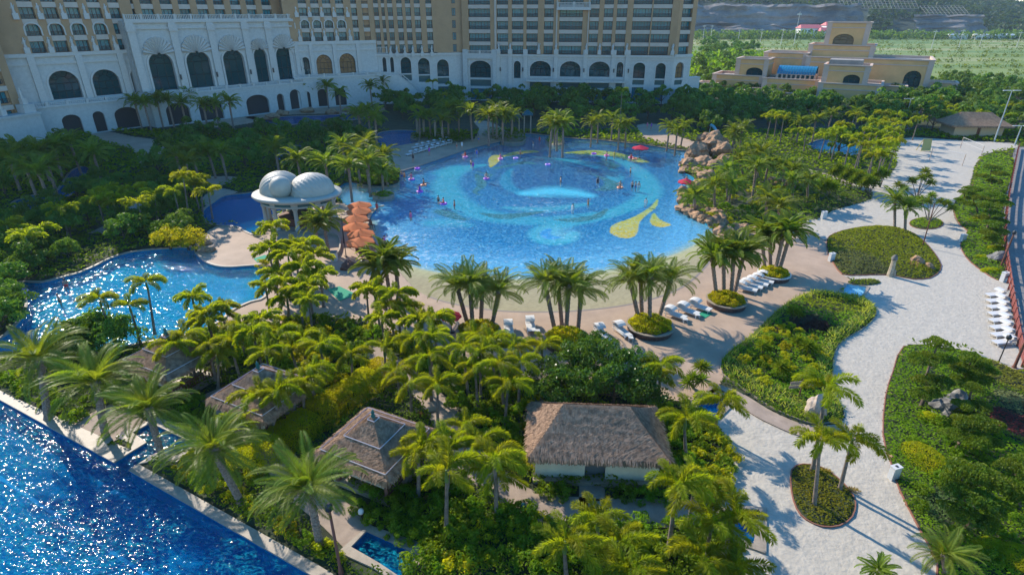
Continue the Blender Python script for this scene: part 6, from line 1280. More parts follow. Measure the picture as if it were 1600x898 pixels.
# ---------------------------------------------------------------- rocks
def rockmesh(seed, m=M_rock, sub=3):
    bm = bmesh.new(); bmesh.ops.create_icosphere(bm, subdivisions=sub, radius=1)
    for v in bm.verts:
        p = v.co.copy(); n1 = noise.fractal(p*1.1+Vector((seed*7.1, 0, 0)), 1, 2, 4); n2 = noise.fractal(p*3+Vector((0, seed*3.3, 0)), .9, 2, 4); v.co = p*(1+.40*n1+.13*n2); v.co.z *= .8+.1*math.sin(p.z*9)
    me = bpy.data.meshes.new('boulder'); bm.to_mesh(me); bm.free(); me.materials.append(m); return me
RK = [rockmesh(i) for i in range(5)]; RKG = [rockmesh(i+9, M_grock) for i in range(2)]
def rock(px, s, label, lib=RK, z=0, zs=1, nm='boulder', grp=None):
    r = random.Random(int(px[0]*3+px[1]*19)); c = P(*px); return link(nm, r.choice(lib), loc=(c[0], c[1], z+s*.25), rz=r.uniform(0, 6), scale=(s*r.uniform(.85, 1.2), s*r.uniform(.8, 1.1), s*zs), label=label, cat='rock', group=grp)
big_r = thing('rock_outcrop', 'big tan cave-like rock outcrop at the deep end of the wave pool', 'rock', P(1100, 262))
b0 = Vector(P(1100, 262))
for i, (p_, s, zz, h) in enumerate((((1078,262),1.9,.6,.8),((1088,250),2.3,1.6,1),((1100,262),2.4,.6,.8),((1112,246),2.5,2.6,1.2),((1124,250),2.2,2.0,1.1),((1102,240),2.0,2.8,.9),((1130,262),1.6,1.2,1),((1116,266),1.8,.8,.8),((1070,268),1.3,.2,.6),((1092,270),1.6,.2,.6))):
    q = Vector(P(*p_))-b0; link('rock_lobe', RK[i % 5], big_r, loc=(q.x, q.y, zz), rz=i*1.3, scale=(s, s, s*h))
RL_ = [((1128,262),1.8,1.3),((1106,282),1.7,1.0),((1098,290),1.3,1),((1088,296),1.2,1.3),((1068,305),1.1,1.2),((1066,317),1.0,.9),((1068,327),1.1,.7),((1078,334),1.1,.6),((1090,340),1.2,.6),((1102,345),1.2,.7),((1112,336),1.1,.9),((1122,338),1.3,.7),((1118,352),1.2,1.1),((1126,348),1.0,1.2),((1126,364),1.1,.8),((1132,376),1.2,.6),((1156,366),1.3,1.1),((1146,378),1.3,.5),((1110,322),1.0,1.3),((1128,358),1.0,1.4),((1238,296),1.4,1.2),((1218,290),1.2,1),((1208,288),1.2,.9),((1136,366),1.0,1),((1085,330),1.0,1)]
for i, (p_, s, zs) in enumerate(RL_): rock(p_, s, '%s tan boulder of the rock edging, counted from the outcrop towards the beach' % ordn(i), zs=zs, grp='tan boulders of the rock edging')
rock((1431, 416), .85, 'flat-topped tan boulder on the grassy mound', z=.3); rock((1450, 421), .6, 'smaller tan boulder on the grassy mound', z=.2); rock((1556, 408), 1.0, 'pale squared boulder in the strip bed', lib=RKG, z=.1)
rock((1478, 645), 1.0, 'large grey cobbled boulder under the pines', lib=RKG, z=.1, zs=1.1); rock((1495, 628), .8, 'grey boulder in shade behind the cobbled one', lib=RKG); rock((1527, 696), .5, 'warm broken stone below the leaning pine'); rock((1518, 690), .4, 'small warm stone below the leaning pine'); rock((545, 419), .8, 'dark brown boulder on the deck beyond the green mat', lib=[rockmesh(31, M_wood)])
rock((322, 382), .6, 'tan boulder at the end of the shell deck'); rock((329, 393), .55, 'small tan boulder by the deck kerb'); rock((1509,801), .45, 'pale standing stone in the pine garden', lib=RKG, zs=1.6)
rock((1268, 652), .62, 'tall pale standing rock at the tip of the mixed bed', lib=[rockmesh(40, mat('pale_rock', (.42, .34, .27), .9, nscale=2, namt=.2, bump=.1))], zs=2.6, z=.5)
for i, (x_, y_) in enumerate(((440,172),(480,168),(520,170),(560,172),(425,178),(545,166))): rock((x_, y_+8), 2.2, '%s low rust boulder around the hotel pond' % ORD[i], zs=.5, grp='low boulders round the hotel pond')
# ---------------------------------------------------------------- bollards, lamps, signs
def boxbollard(px, label, w_=.42, h=.95, rz=.3):
    c = P(*px); root = thing('box_bollard', label, 'bollard', (c[0], c[1], 0), rz, group='white stone box bollards'); b = MB(); b.box(-w_, -w_*.6, 0, w_, w_*.6, h); b.obj('body', M_white, root); b = MB(); b.box(-w_-.03, -w_*.6-.03, h, w_+.03, w_*.6+.03, h+.06); b.obj('cap', M_wf, root); b = MB(); b.box(-.08, -.08, h+.06, .08, .08, h+.09); b.obj('inset', M_dark, root)
for p_, l_, w_, h_ in (((1394,748),'white box bollard on the sand edge of the pine garden',.3,1.0),((1567,440),'white box bollard at the end of the strip bed beside the fence',.36,1.1),((1503,378),'white box bollard where the strip bed narrows',.34,1.0),((1298,408),'white box bollard at the deck corner of the grassy mound',.32,1.0),((1286,342),'white box bollard beside the rock garden tip',.36,1.1)): boxbollard(p_, l_, w_, h_)
def post(b_, t_, h, label, m=M_wood, r_=.06, nm='lamp_post', lamp=True):
    B = Vector(P(*b_)); T = min((abs((Vector(P(*t_, z*.25))-B).xy.length), z*.25) for z in range(4, 80)); T = Vector(P(*t_, T[1])); root = thing(nm, label, 'lamp post' if lamp else 'post', tuple(B)); d = T-B; d.x *= .25; d.y *= .25
    b = MB(); b.tube([(0, 0, 0), tuple(d*.12), tuple(d)], [r_*1.8, r_, r_*.8], 8); b.obj('pole', m, root)
    if lamp: b = MB(); b.lathe([(.08, 0), (.2, .1), (.2, .35), (.06, .5)], 8, tuple(d)); b.obj('lantern', M_dark, root); b = MB(); b.lathe([(.13, .12), (.17, .2), (.13, .33)], 8, tuple(d)); b.obj('lamp_glass', M_white, root)
    return root
post((1441,386), (1453,318), 4, 'slim brown mast on the edge of the grassy mound', r_=.07, lamp=False, nm='mast'); post((1562,420), (1586,366), 4, 'brown lamp post with a lantern leaning out beside the boardwalk', r_=.1)
post((1560,566), (1575,531), 2, 'short dark lamp post before the sand loungers', M_dark, .05); post((533,895), (514,797), 4, 'rust brown lamp post beside the pavilion pool', mat('rust_pole', (.20, .07, .05), .5), .09)
post((1584,575), (1600,535), 3, 'thick red-brown post at the fence end', r_=.12, lamp=False, nm='post')
c = P(1390, 432); root = thing('stone_lantern', 'carved stone lantern pillar at the edge of the grassy mound', 'lantern', (c[0], c[1], 0)); b = MB(); b.tube([(0, 0, 0), (.05, .1, 1.2), (.02, .1, 2.0)], [.36, .27, .24], 8, smooth=False); b.obj('pillar', mat('buff_stone', (.45, .37, .26), .85, nscale=3, namt=.2), root); b = MB(); b.lathe([(.3, 0), (.34, .25), (.2, .5), (.05, .65)], 8, (.02, .1, 2.0)); b.obj('cap', M_grock, root); b = MB(); b.tube([(.3, -.2, 0), (.3, -.15, .9)], [.22, .12], 7); b.obj('side_stone', M_cop, root)
c = P(1246, 628); root = thing('signpost', 'wooden signpost with three blank direction boards in the mixed bed', 'sign', (c[0], c[1], 0), .15); b = MB(); b.tube([(0, 0, 0), (.03, 0, 2.1)], .06, 6); b.obj('pole', M_wood, root)
for z, x0, x1 in ((1.85, -1.0, .0), (1.5, -1.05, .0), (1.6, .1, 1.0)): b = MB(); b.box(x0, -.05, z-.13, x1, .0, z+.13); b.obj('direction_board', mat('weathered_board', (.30, .22, .17), .8, nscale=6, namt=.2), root)
def mast(b_, t_, label):
    B = Vector(P(*b_)); T = min((abs((Vector(P(*t_, z*.5))-B).xy.length), z*.5) for z in range(4, 80)); h = T[1]; root = thing('light_mast', label, 'street lamp', tuple(B)); b = MB(); b.tube([(0, 0, 0), (0, 0, h)], [.16, .08], 6); b.obj('pole', mat('grey_steel', (.35, .40, .42), .4), root)
    for s in (-1, 1): b = MB(); b.box(s*.3-.0, -.12, h-.15, s*2.0, .12, h) if s > 0 else b.box(-2.0, -.12, h-.15, -.3, .12, h); b.obj('lamp_head', M_white, root)
mast((1553,222),(1582,140),'tall light mast by the far sand corner beside the hut'); mast((1416,182),(1425,155),'slim light mast behind the palm belt'); mast((1402,196),(1410,173),'shorter light mast in the palm belt'); mast((1585,228),(1598,196),'light mast at the end of the boardwalk')
# bins, speaker posts on the deck
c = P(523, 407); root = thing('litter_bin', 'white litter bin beside the walled palm bed on the deck', 'bin', (c[0], c[1], 0)); b = MB(); b.box(-.35, -.3, 0, .35, .3, 1.1); b.obj('body', M_white, root); b = MB(); b.box(-.38, -.33, 1.1, .38, .33, 1.2); b.obj('lid', M_teal, root)
post((541,402), (534,338), 4, 'thin black pole on the deck beside the parasols', M_dark, .05, 'pole', False); post((537,380), (538,352), 3, 'shorter black pole behind the thin one', M_dark, .05, 'pole', False); post((547,388), (544,366), 3, 'black pole nearest the tables', M_dark, .05, 'pole', False)
c = P(500, 400); b = MB(); b.rim(smooth_closed(PP([(478,385),(505,400),(520,404),(530,392),(528,372),(505,368),(485,372)]), 3), 0, .2, 0, .45); b.obj('bed_wall', M_cop, kind='structure')
# volleyball nets, goal
def net(p0, p1, h, label):
    a, c = Vector(P(*p0)), Vector(P(*p1)); root = thing('sports_net', label, 'net', tuple(a)); d = c-a
    for q in (Vector((0, 0, 0)), d): b = MB(); b.tube([q, q+Vector((0, 0, h))], .06, 6); b.obj('post', mat('pale_pole', (.45, .33, .25), .6), root)
    b = MB(); b.tube([Vector((0, 0, h)), d+Vector((0, 0, h))], .04, 4); b.tube([Vector((0, 0, h-.9)), d+Vector((0, 0, h-.9))], .025, 4)
    for k in range(1, 24): q = d*(k/24); b.tube([q+Vector((0, 0, h-.9)), q+Vector((0, 0, h))], .012, 3)
    b.obj('net', M_wf, root)
net((1452,250),(1503,260),2.4,'beach volleyball net across the middle of the sand court'); net((1500,232),(1532,246),2.4,'faint far net behind the volleyball net')
c = P(1442, 236); root = thing('beach_goal', 'yellow folding goal frame on the far sand', 'goal', (c[0], c[1], 0)); b = MB(); b.tube([(-1, -.8, 0), (-.5, 0, 2.6), (1.2, 0, 2.6), (1.0, -.8, 0)], .07, 5); b.tube([(-1, .8, 0), (-.5, 0, 2.6)], .07, 5); b.tube([(1.0, .8, 0), (1.2, 0, 2.6)], .07, 5); b.obj('frame', mat('yellow_paint', (.45, .38, .10), .5), root); b = MB(); b.add([(-1, -.8, .2), (1, -.8, .2), (1.2, 0, 2.55), (-.5, 0, 2.55)], [(0, 1, 2, 3)]); b.obj('panel', mat('yellow_net', (.40, .34, .12), .8), root)
# ---------------------------------------------------------------- boardwalk and fence
M_board = mat('boardwalk_plank', (.24, .215, .20), .85, nscale=3, namt=.15); FL = smooth_open(PP([(1590,233),(1579,285),(1571,330),(1567,380),(1570,420),(1580,490),(1592,560),(1612,620),(1650,690)]), 6)
bw = MB(); bw.sheet(BWALK, .12); bw.obj('boardwalk', M_board, kind='structure'); bwo = bpy.data.objects['boardwalk']
acc = 0; last = Vector(FL[-1]); ns = 0; M_red = mat('red_brown_fence', (.26, .065, .045), .65, nscale=4, namt=.25)
pts_ = [Vector(p) for p in FL[::-1]]; walk = [pts_[0]]
for a, c in zip(pts_, pts_[1:]):
    L_ = (c-a).length; k = max(1, int(L_/.3))
    for i in range(1, k+1): walk.append(a.lerp(c, i/k))
pm_ = MB(); pm_.box(-.13, -3.2, 0, .13, 3.2, .035); PLK = pm_.mesh('plank', M_board); d_ = 0; cnt = 0; lastp = walk[0]
for i in range(1, len(walk)):
    d_ += (walk[i]-walk[i-1]).length
    if d_ >= .30 and cnt < 300:
        d_ = 0; t = (walk[i]-walk[i-1]).normalized(); n_ = Vector((t.y, -t.x)) if t.y > 0 else Vector((-t.y, t.x)); n_ = n_ if n_.x > 0 else -n_
        q = walk[i]+n_*3.7; o = link('plank', PLK, bwo, loc=(q.x, q.y, .121+.006*rnd.random()), rz=math.atan2(t.y, t.x)); cnt += 1
fr = thing('boardwalk_fence', 'red-brown slatted timber fence along the boardwalk', 'fence', (0, 0, 0)); pstm = MB(); pstm.box(-.08, -.08, 0, .08, .08, 1.35); PST = pstm.mesh('post', M_red); d_ = 0; prev = walk[0]; segs = []
for i in range(1, len(walk)):
    if (walk[i]-prev).length >= 1.9: segs.append((prev, walk[i])); prev = walk[i]
sl_ = MB(); sl_.box(0, -.02, 0, 1, .02, .17); SLT = sl_.mesh('slat', M_red)
for a, c in segs:
    t = c-a; an = math.atan2(t.y, t.x); link('post', PST, fr, loc=(a.x, a.y, .1), rz=an)
    for z in ((.3, .56, .82, 1.08) if a.length < 75 else (.45, 1.0)): link('slat', SLT, fr, loc=(a.x, a.y, z+.1), rz=an, scale=(t.length*.98, 1, 1 if a.length < 75 else 2))
# small garden lights on edges
for i, p_ in enumerate(((1406,556),(1400,582),(1389,617),(1388,645),(1390,715),(1424,783),(1440,800))):
    c = P(*p_); link('edge_light', RK[2], loc=(c[0]+.1, c[1], .12), scale=.12, label='%s little round garden light along the sand edge of the pine garden' % ORD[i], cat='garden light')
for p_, l_ in (((818,803),'small black garden lamp beside the curved path'),((566,812),'white globe garden lamp beside the pavilion pool')):
    c = P(*p_); root = thing('garden_lamp', l_, 'garden lamp', (c[0], c[1], 0)); b = MB(); b.tube([(0, 0, 0), (0, 0, .5)], .05, 6); b.obj('pole', M_dark, root); b = MB(); b.lathe([(.1, .5), (.18, .6), (.16, .8), (.04, .9)], 8); b.obj('lamp_shade', M_white if p_[0] == 566 else M_teal, root)
# pergola posts on islets
for i, (x_, y_) in enumerate(((658,213),(686,216),(806,212),(824,208))):
    c = P(x_, y_); root = thing('pergola_tower', '%s dark roofed post tower among the palms behind the wave pool' % ORD[i], 'tower', (c[0], c[1], 0))
    for sx in (-1, 1):
        for sy in (-1, 1): b = MB(); b.box(sx*.8-.15, sy*.8-.15, 0, sx*.8+.15, sy*.8+.15, 4.4); b.obj('post', M_cop, root)
    b = MB(); b.lathe([(1.9, 4.4), (1.9, 4.6), (.3, 5.6)], 4, smooth=False, a0=math.pi/4); b.obj('roof', M_teal, root)
ISL = [smooth_closed(PP(q), 3) for q in ([(642,216),(655,207),(690,207),(715,212),(735,219),(715,224),(690,225),(665,222)], [(754,212),(765,206),(800,206),(818,210),(819,220),(800,223),(775,219)], [(853,220),(862,215),(878,216),(880,224),(866,227)], [(560,292),(560,272),(575,262),(612,262),(622,272),(622,290),(595,292)])]
for qi, q in enumerate(ISL): cover('islet_planting', q, 1.0, (DK, (.09, .14, .02)), edge=.4, dens=1.6, sz=.004, bump=.6); b = MB(); b.wallring(q, -.9, -.02) if qi == 3 else b.rim(q, 0, .12, -.9, .08); b.sheet(q, -.02 if qi == 3 else .05); b.obj('islet_wall', M_cop, kind='structure')
for i, (x_, y_) in enumerate(((655,212),(670,210),(700,212),(690,216),(770,211),(785,210),(800,212),(867,220),(572,275),(600,270))): palm('date', (x_, y_-28 if i < 8 else y_-25), 5, 'on the islets of the wave pool', s=1.0)
for i, p_ in enumerate(((578,270),(590,278),(605,282),(612,272),(584,288),(568,284))): bush(p_, 1.5, 'on the islet beside the pool palm', nm='shrub')
# ---------------------------------------------------------------- people and swim rings
def skinbody(pose):
    "one continuous skinned figure; joints as vertices"
    J = {'pelvis': (0, 0, .95), 'waist': (0, 0, 1.1), 'chest': (0, 0, 1.32), 'neck': (0, 0, 1.5), 'head': (0, -.01, 1.60), 'crown': (0, 0, 1.71)}
    rad = {'pelvis': .15, 'waist': .125, 'chest': .155, 'neck': .06, 'head': .095, 'crown': .075}
    E_ = [('pelvis', 'waist'), ('waist', 'chest'), ('chest', 'neck'), ('neck', 'head'), ('head', 'crown')]
    for s, n in ((-1, 'l'), (1, 'r')):
        arm = {'stand': ((.2, 0, 1.42), (.25, .02, 1.14), (.25, -.08, .9), (.25, -.1, .80)), 'wave': ((.2, 0, 1.42), (.42, -.05, 1.38), (.5, -.1, 1.62), (.5, -.12, 1.72)), 'sit': ((.2, 0, 1.42), (.36, -.12, 1.25), (.45, -.3, 1.15), (.47, -.36, 1.13))}[pose]
        leg = {'stand': ((.1, 0, .9), (.11, -.02, .5), (.11, .02, .09), (.12, -.14, .04)), 'wave': ((.12, 0, .9), (.18, -.05, .5), (.2, .05, .09), (.21, -.1, .04)), 'sit': ((.1, -.08, .92), (.14, -.5, 1.0), (.16, -.85, .85), (.17, -.98, .88))}[pose]
        for i, (p, r) in enumerate(zip(arm, (.062, .045, .032, .028))): J['a%d%s' % (i, n)] = (p[0]*s, p[1], p[2]); rad['a%d%s' % (i, n)] = r
        for i, (p, r) in enumerate(zip(leg, (.095, .065, .042, .035))): J['g%d%s' % (i, n)] = (p[0]*s, p[1], p[2]); rad['g%d%s' % (i, n)] = r
        E_ += [('chest', 'a0'+n), ('a0'+n, 'a1'+n), ('a1'+n, 'a2'+n), ('a2'+n, 'a3'+n), ('pelvis', 'g0'+n), ('g0'+n, 'g1'+n), ('g1'+n, 'g2'+n), ('g2'+n, 'g3'+n)]
    ks = list(J); me = bpy.data.meshes.new('body'); me.from_pydata([J[k] for k in ks], [(ks.index(a), ks.index(c)) for a, c in E_], [])
    o = bpy.data.objects.new('tmp', me); COL.objects.link(o); md = o.modifiers.new('s', 'SKIN'); 
    for i, k in enumerate(ks): me.skin_vertices[0].data[i].radius = (rad[k], rad[k]*.85)
    me.skin_vertices[0].data[0].use_root = True; o.modifiers.new('u', 'SUBSURF').levels = 1
    dg = bpy.context.evaluated_depsgraph_get(); out = bpy.data.meshes.new_from_object(o.evaluated_get(dg)); bpy.data.objects.remove(o); out.name = 'body'; out.materials.clear(); out.materials.append(mat('skin', (.42, .24, .16), .6, vary=.25)); out.polygons.foreach_set('use_smooth', [True]*len(out.polygons)); return out
BOD = {k: skinbody(k) for k in ('stand', 'wave', 'sit')}
b = MB(); b.lathe([(.105, 1.60), (.115, 1.66), (.10, 1.73), (.04, 1.765)], 10); HAIR = b.mesh('hair', mat('dark_hair', (.015, .012, .01), .6))
SW = {}
def swim(col, full, sit):
    k = (col, full, sit)
    if k not in SW:
        b = MB(); b.lathe([(.175, .80 if not sit else .86), (.18, .95), (.15, 1.08)]+([(.165, 1.25), (.18, 1.36), (.12, 1.46)] if full else []), 10, sy=.82); SW[k] = b.mesh('swimsuit' if full else 'swim_shorts', mat('swim_%s' % col[0], col[1], .7))
    return SW[k]
CL = {'pink': ('pink', (.7, .12, .3)), 'red': ('red', (.6, .04, .04)), 'black': ('black', (.02, .02, .025)), 'blue': ('blue', (.04, .12, .5)), 'white': ('white', (.7, .7, .7)), 'purple': ('purple', (.3, .06, .45)), 'orange': ('orange', (.7, .2, .04)), 'yellow': ('yellow', (.65, .5, .05))}
def person(px, z, pose, col, full, label, rz=0, s=1.0):
    c = P(px[0], px[1], z if z > 0 else 0); root = thing('person', label, 'person', (c[0], c[1], z), rz, scale=s); link('body', BOD[pose], root); link('hair', HAIR, root); m = swim(CL[col], full, pose == 'sit'); link(m.name.split('.')[0], m, root); return root
def ring(px, col, label, r_=.5, sx=1, z=-.06):
    c = P(*px); b = MB(); n = 22; k = 8; vs = []
    for i in range(n):
        a = 2*math.pi*i/n
        for j in range(k): q = 2*math.pi*j/k; vs.append(((r_+.17*math.cos(q))*math.cos(a)*sx, (r_+.17*math.cos(q))*math.sin(a), .15*math.sin(q)))
    fs = [(i*k+j, ((i+1) % n)*k+j, ((i+1) % n)*k+(j+1) % k, i*k+(j+1) % k) for i in range(n) for j in range(k)]
    b.add(vs, fs, smooth=True); o = b.obj('swim_ring', mat('ring_%s' % col, {'purple': (.45, .10, .62), 'pink': (.75, .22, .50), 'orange': (.75, .28, .15), 'yellow': (.7, .5, .06), 'lilac': (.55, .3, .75)}[col], .35), loc=(c[0], c[1], z+.05), label=label, cat='swim ring'); return o
RG = [((652,263),'purple','purple swim ring nearest the far deck edge'),((643,280),'purple','purple swim ring with a rider below the far deck'),((662,289),'orange','orange swim ring near the pool palm planter'),((656,299),'purple','purple swim ring drifting past the pool palm planter'),((693,318),'purple','large purple swim ring at the end of the dark fish picture'),((727,245),'pink','pink swim ring beside the far deck'),((782,248),'pink','pink swim ring on the yellow tile flourish'),((806,247),'lilac','empty lilac swim ring right of the yellow flourish'),((760,279),'purple','purple swim ring over the leaping fish picture'),((856,257),'lilac','lilac swim ring alone at the top of the mosaic swirl'),((969,293),'orange','orange raft ring at the edge of the swirl'),((948,243),'pink','pink ring beside the long yellow stripe'),((928,240),'purple','small purple ring far up the yellow stripe'),((986,246),'pink','pink ring in the cluster under the red parasol'),((992,248),'orange','orange ring in the cluster under the red parasol'),((24,449),'yellow','yellow swim ring on the pool steps'),((20,452),'purple','purple swim ring leaning on the pool steps'),((30,458),'lilac','lilac swim ring lowest on the pool steps')]
for p_, c_, l_ in RG: l_ = l_.replace('right of', 'beyond'); ring(p_, c_, l_, .42 if p_[0] > 600 else .7, z=-.06 if p_[0] > 100 else .05)
wz = -.95
PE = [((643,280),-.72,'sit','pink',True,'swimmer in pink sitting in a purple ring below the far deck'),((662,289),-.72,'sit','black',False,'dark-haired swimmer sitting in the orange ring'),((656,299),-.72,'sit','purple',True,'swimmer in purple sitting in the drifting ring'),((693,318),-.72,'sit','red',True,'swimmer in red sitting in the large purple ring'),((760,279),-.72,'sit','blue',False,'swimmer sitting in the ring over the leaping fish'),((782,248),-.72,'sit','pink',True,'swimmer in pink on the yellow flourish'),((727,245),-.72,'sit','red',True,'swimmer in red sitting in the pink ring'),((969,293),-.72,'sit','orange',False,'swimmer lying in the orange raft ring'),
 ((642,342),-.55,'stand','pink',True,'woman in pink swimsuit wading where the foam begins'),((685,313),wz,'stand','black',False,'man in black shorts beside the large purple ring'),((710,320),wz,'stand','red',False,'boy in red shorts beyond the large purple ring'),((628,275),wz,'stand','blue',False,'man in blue shorts at the deck end of the shallows'),((632,276),wz,'stand','orange',True,'woman in orange next to the man in blue shorts'),((745,240),wz,'stand','blue',True,'person in a blue suit near the far deck corner'),((833,227),wz,'wave','white',False,'person with raised arms near the deep end islet'),((843,219),wz,'stand','red',True,'person in red at the very back of the pool'),((736,256),wz,'stand','black',False,'swimmer in black below the pink ring'),((739,259),wz,'stand','purple',True,'swimmer in purple next to the one in black'),((895,326),wz,'stand','white',True,'woman in white standing in the middle of the wave pool'),((919,318),wz,'wave','orange',False,'swimmer with raised arms beyond the woman in white'),((988,291),wz,'stand','black',False,'first of three swimmers in a line near the swirl edge'),((993,292),wz,'stand','blue',False,'middle one of three swimmers near the swirl edge'),((998,292),wz,'stand','white',False,'last of three swimmers near the swirl edge'),((985,269),wz,'stand','black',False,'lone swimmer inside the light tile arc'),((1009,317),wz,'stand','white',True,'swimmer in white above the yellow drop picture'),((876,284),wz,'stand','black',False,'lone swimmer in the dark centre of the mosaic'),((934,285),wz,'stand','black',True,'swimmer beside the curled fish picture'),((948,244),wz,'stand','pink',True,'swimmer in pink by the long yellow stripe'),((986,247),wz,'stand','red',True,'swimmer in red under the far red parasol'),((960,243),wz,'stand','yellow',True,'child in yellow between the two pink rings'),((813,240),wz,'stand','orange',False,'swimmer in orange just past the lilac ring'),
 ((94,472),wz+.2,'stand','black',False,'man in black shorts in the lagoon pool'),((104,448),wz+.2,'stand','red',False,'swimmer at the planted bank of the lagoon pool'),
 ((600,392),.05,'stand','pink',True,'woman in pink on the kerb below the orange parasols'),((602,388),.05,'wave','purple',True,'woman in purple waving on the kerb'),((590,333),.05,'stand','red',True,'person in red at the kerb behind the parasols'),((574,345),.05,'stand','black',True,'person in black under the orange parasols'),((646,254),.05,'stand','black',True,'person in black at the edge of the far deck'),((714,235),.05,'stand','red',False,'person in red shorts walking along the far deck'),((722,234),.05,'stand','white',True,'person in white on the far deck'),((1011,202),.05,'stand','pink',True,'person in pink walking on the paved landing'),((1017,203),.05,'stand','purple',True,'person in purple walking on the paved landing'),((748,224),.05,'stand','blue',False,'person in blue at the top of the far deck steps'),((671,243),.05,'stand','purple',True,'person in purple among the far loungers'),((1072,287),wz+.5,'stand','black',False,'lifeguard in black under the red parasol by the rocks')]
for i, (p_, z_, po, co, fu, la) in enumerate(PE): person(p_, z_, po, co, fu, la, rz=i*1.7, s=1.0 if p_[1] > 300 else 1.1)
# ---------------------------------------------------------------- fields, far wood, hills
fm = mat('field_grass', (.15, .17, .045), .95); t = fm.node_tree; geo = t.nodes.new('ShaderNodeNewGeometry'); mp = t.nodes.new('ShaderNodeMapping'); mp.inputs['Scale'].default_value = (.004, .022, 1); t.links.new(geo.outputs['Position'], mp.inputs[0]); nz = t.nodes.new('ShaderNodeTexNoise'); nz.inputs['Scale'].default_value = 1; nz.inputs['Detail'].default_value = 6; t.links.new(mp.outputs[0], nz.inputs['Vector']); cr = t.nodes.new('ShaderNodeValToRGB'); cr.color_ramp.elements[0].position = .40; cr.color_ramp.elements[0].color = (.09, .16, .03, 1); cr.color_ramp.elements[1].position = .60; cr.color_ramp.elements[1].color = (.27, .26, .11, 1); e = cr.color_ramp.elements.new(.52); e.color = (.16, .21, .04, 1); t.links.new(nz.outputs[0], cr.inputs[0]); t.links.new(cr.outputs[0], t.nodes['Principled BSDF'].inputs['Base Color'])
b = MB(); b.sheet([(60, 225), (140, 235), (190, 262), (420, 225), (1400, 500), (1400, 800), (60, 800)], .05); b.obj('field', fm, kind='structure')
def cards(name, pts, s, m, seed=0, flat_=.6):
    r = np.random.RandomState(seed); n = len(pts); t1 = r.randn(n, 3); t1 /= np.linalg.norm(t1, axis=1)[:, None]; t2 = r.randn(n, 3); t2 /= np.linalg.norm(t2, axis=1)[:, None]; ss = (np.asarray(s)*(.6+.8*r.rand(n)))[:, None]
    o = link(name, np_mesh(name, np.stack([pts-t1*ss, pts-t2*ss*.7, pts+t1*ss, pts+t2*ss*.7], 1).reshape(-1, 3), 4, m)); o['kind'] = 'stuff'; return o
L_far = leafmat('field_bush_leaf', (.09, .14, .03), (.14, .18, .04), .4, .05, .3)
pts = []
for row in range(13):
    y = 268+row*34+row*row*1.2; n = int(60+y*.22)
    for i in range(n):
        x = rnd.uniform(y*.24, y*.95); yy = y+rnd.uniform(-3, 3)+4*math.sin(x*.02); k = 10; h = rnd.uniform(1.2, 2.6)
        for _ in range(k): pts.append((x+rnd.gauss(0, .8), yy+rnd.gauss(0, .8), h*rnd.random()+.3))
cards('field_bushes', np.array(pts), .55, L_far, 1)
pts = []
for i in range(700):
    x = rnd.uniform(150, 800); y = 735+rnd.uniform(-14, 14); h = rnd.uniform(5, 10)
    for _ in range(16): pts.append((x+rnd.gauss(0, 2.6), y+rnd.gauss(0, 2.2), h*rnd.random()+.5))
cards('far_tree_line', np.array(pts), 1.5, L_tree, 2)
pts = []
for i in range(420):
    x = rnd.uniform(62, 175); y = rnd.uniform(262, 420); h = rnd.uniform(3, 7)
    if x > y*.42: continue
    for _ in range(26): pts.append((x+rnd.gauss(0, 1.8), y+rnd.gauss(0, 1.8), h*rnd.random()+.5))
cards('field_edge_wood', np.array(pts), .9, L_shrub, 3)
def hz_(x, y):
    a = x/y                                                   # bearing
    prof = np.interp(a, [-.6, .15, .30, .42, .50, .58, .66, .74, .82, .92, 1.2], [60, 95, 92, 84, 88, 80, 62, 40, 35, 33, 32])
    ramp = np.clip((y-790)/330, 0, 1); n = np.sin(x*.013+y*.006)*.10+np.sin(x*.031-y*.017)*.06+np.sin(x*.07+y*.05)*.03
    return prof*(ramp**.8)*(1+n)
gx = np.arange(-300, 1900, 9.0); gy = np.arange(785, 1500, 9.0); X, Y = np.meshgrid(gx, gy); Z = hz_(X, Y); nx, ny = len(gx), len(gy)
idx = np.arange(nx*ny).reshape(ny, nx); q = np.stack([idx[:-1, :-1], idx[:-1, 1:], idx[1:, 1:], idx[1:, :-1]], -1).reshape(-1, 4)
me = bpy.data.meshes.new('hills'); me.from_pydata(np.stack([X.ravel(), Y.ravel(), Z.ravel()], 1).tolist(), [], q.tolist())
hm_ = mat('hill_slope', (.022, .042, .016), .95, nscale=.02, namt=.2, bump=2.5, bscale=.08); me.materials.append(hm_); me.polygons.foreach_set('use_smooth', [True]*len(me.polygons)); link('hills', me, kind='structure')
n = 60000; x = nr.uniform(150, 1700, n); y = 792+(nr.rand(n)**1.3)*520; a = x/y; ok = ~((a < .56) & (y < 905)) & (a > .2) & (a < 1.05) & ~((a > .60) & (a < .72) & (y < 850)); x, y = x[ok], y[ok]; clump = np.sin(x*.22)*np.cos(y*.19)+np.sin(x*.11+y*.13)
cards('hill_wood', np.stack([x, y, hz_(x, y)+2.5+2.2*clump+nr.rand(len(x))*3], 1), 3.0, leafmat('hill_leaf', (.022, .052, .016), (.04, .075, .02), .3, .03, .4), 4)
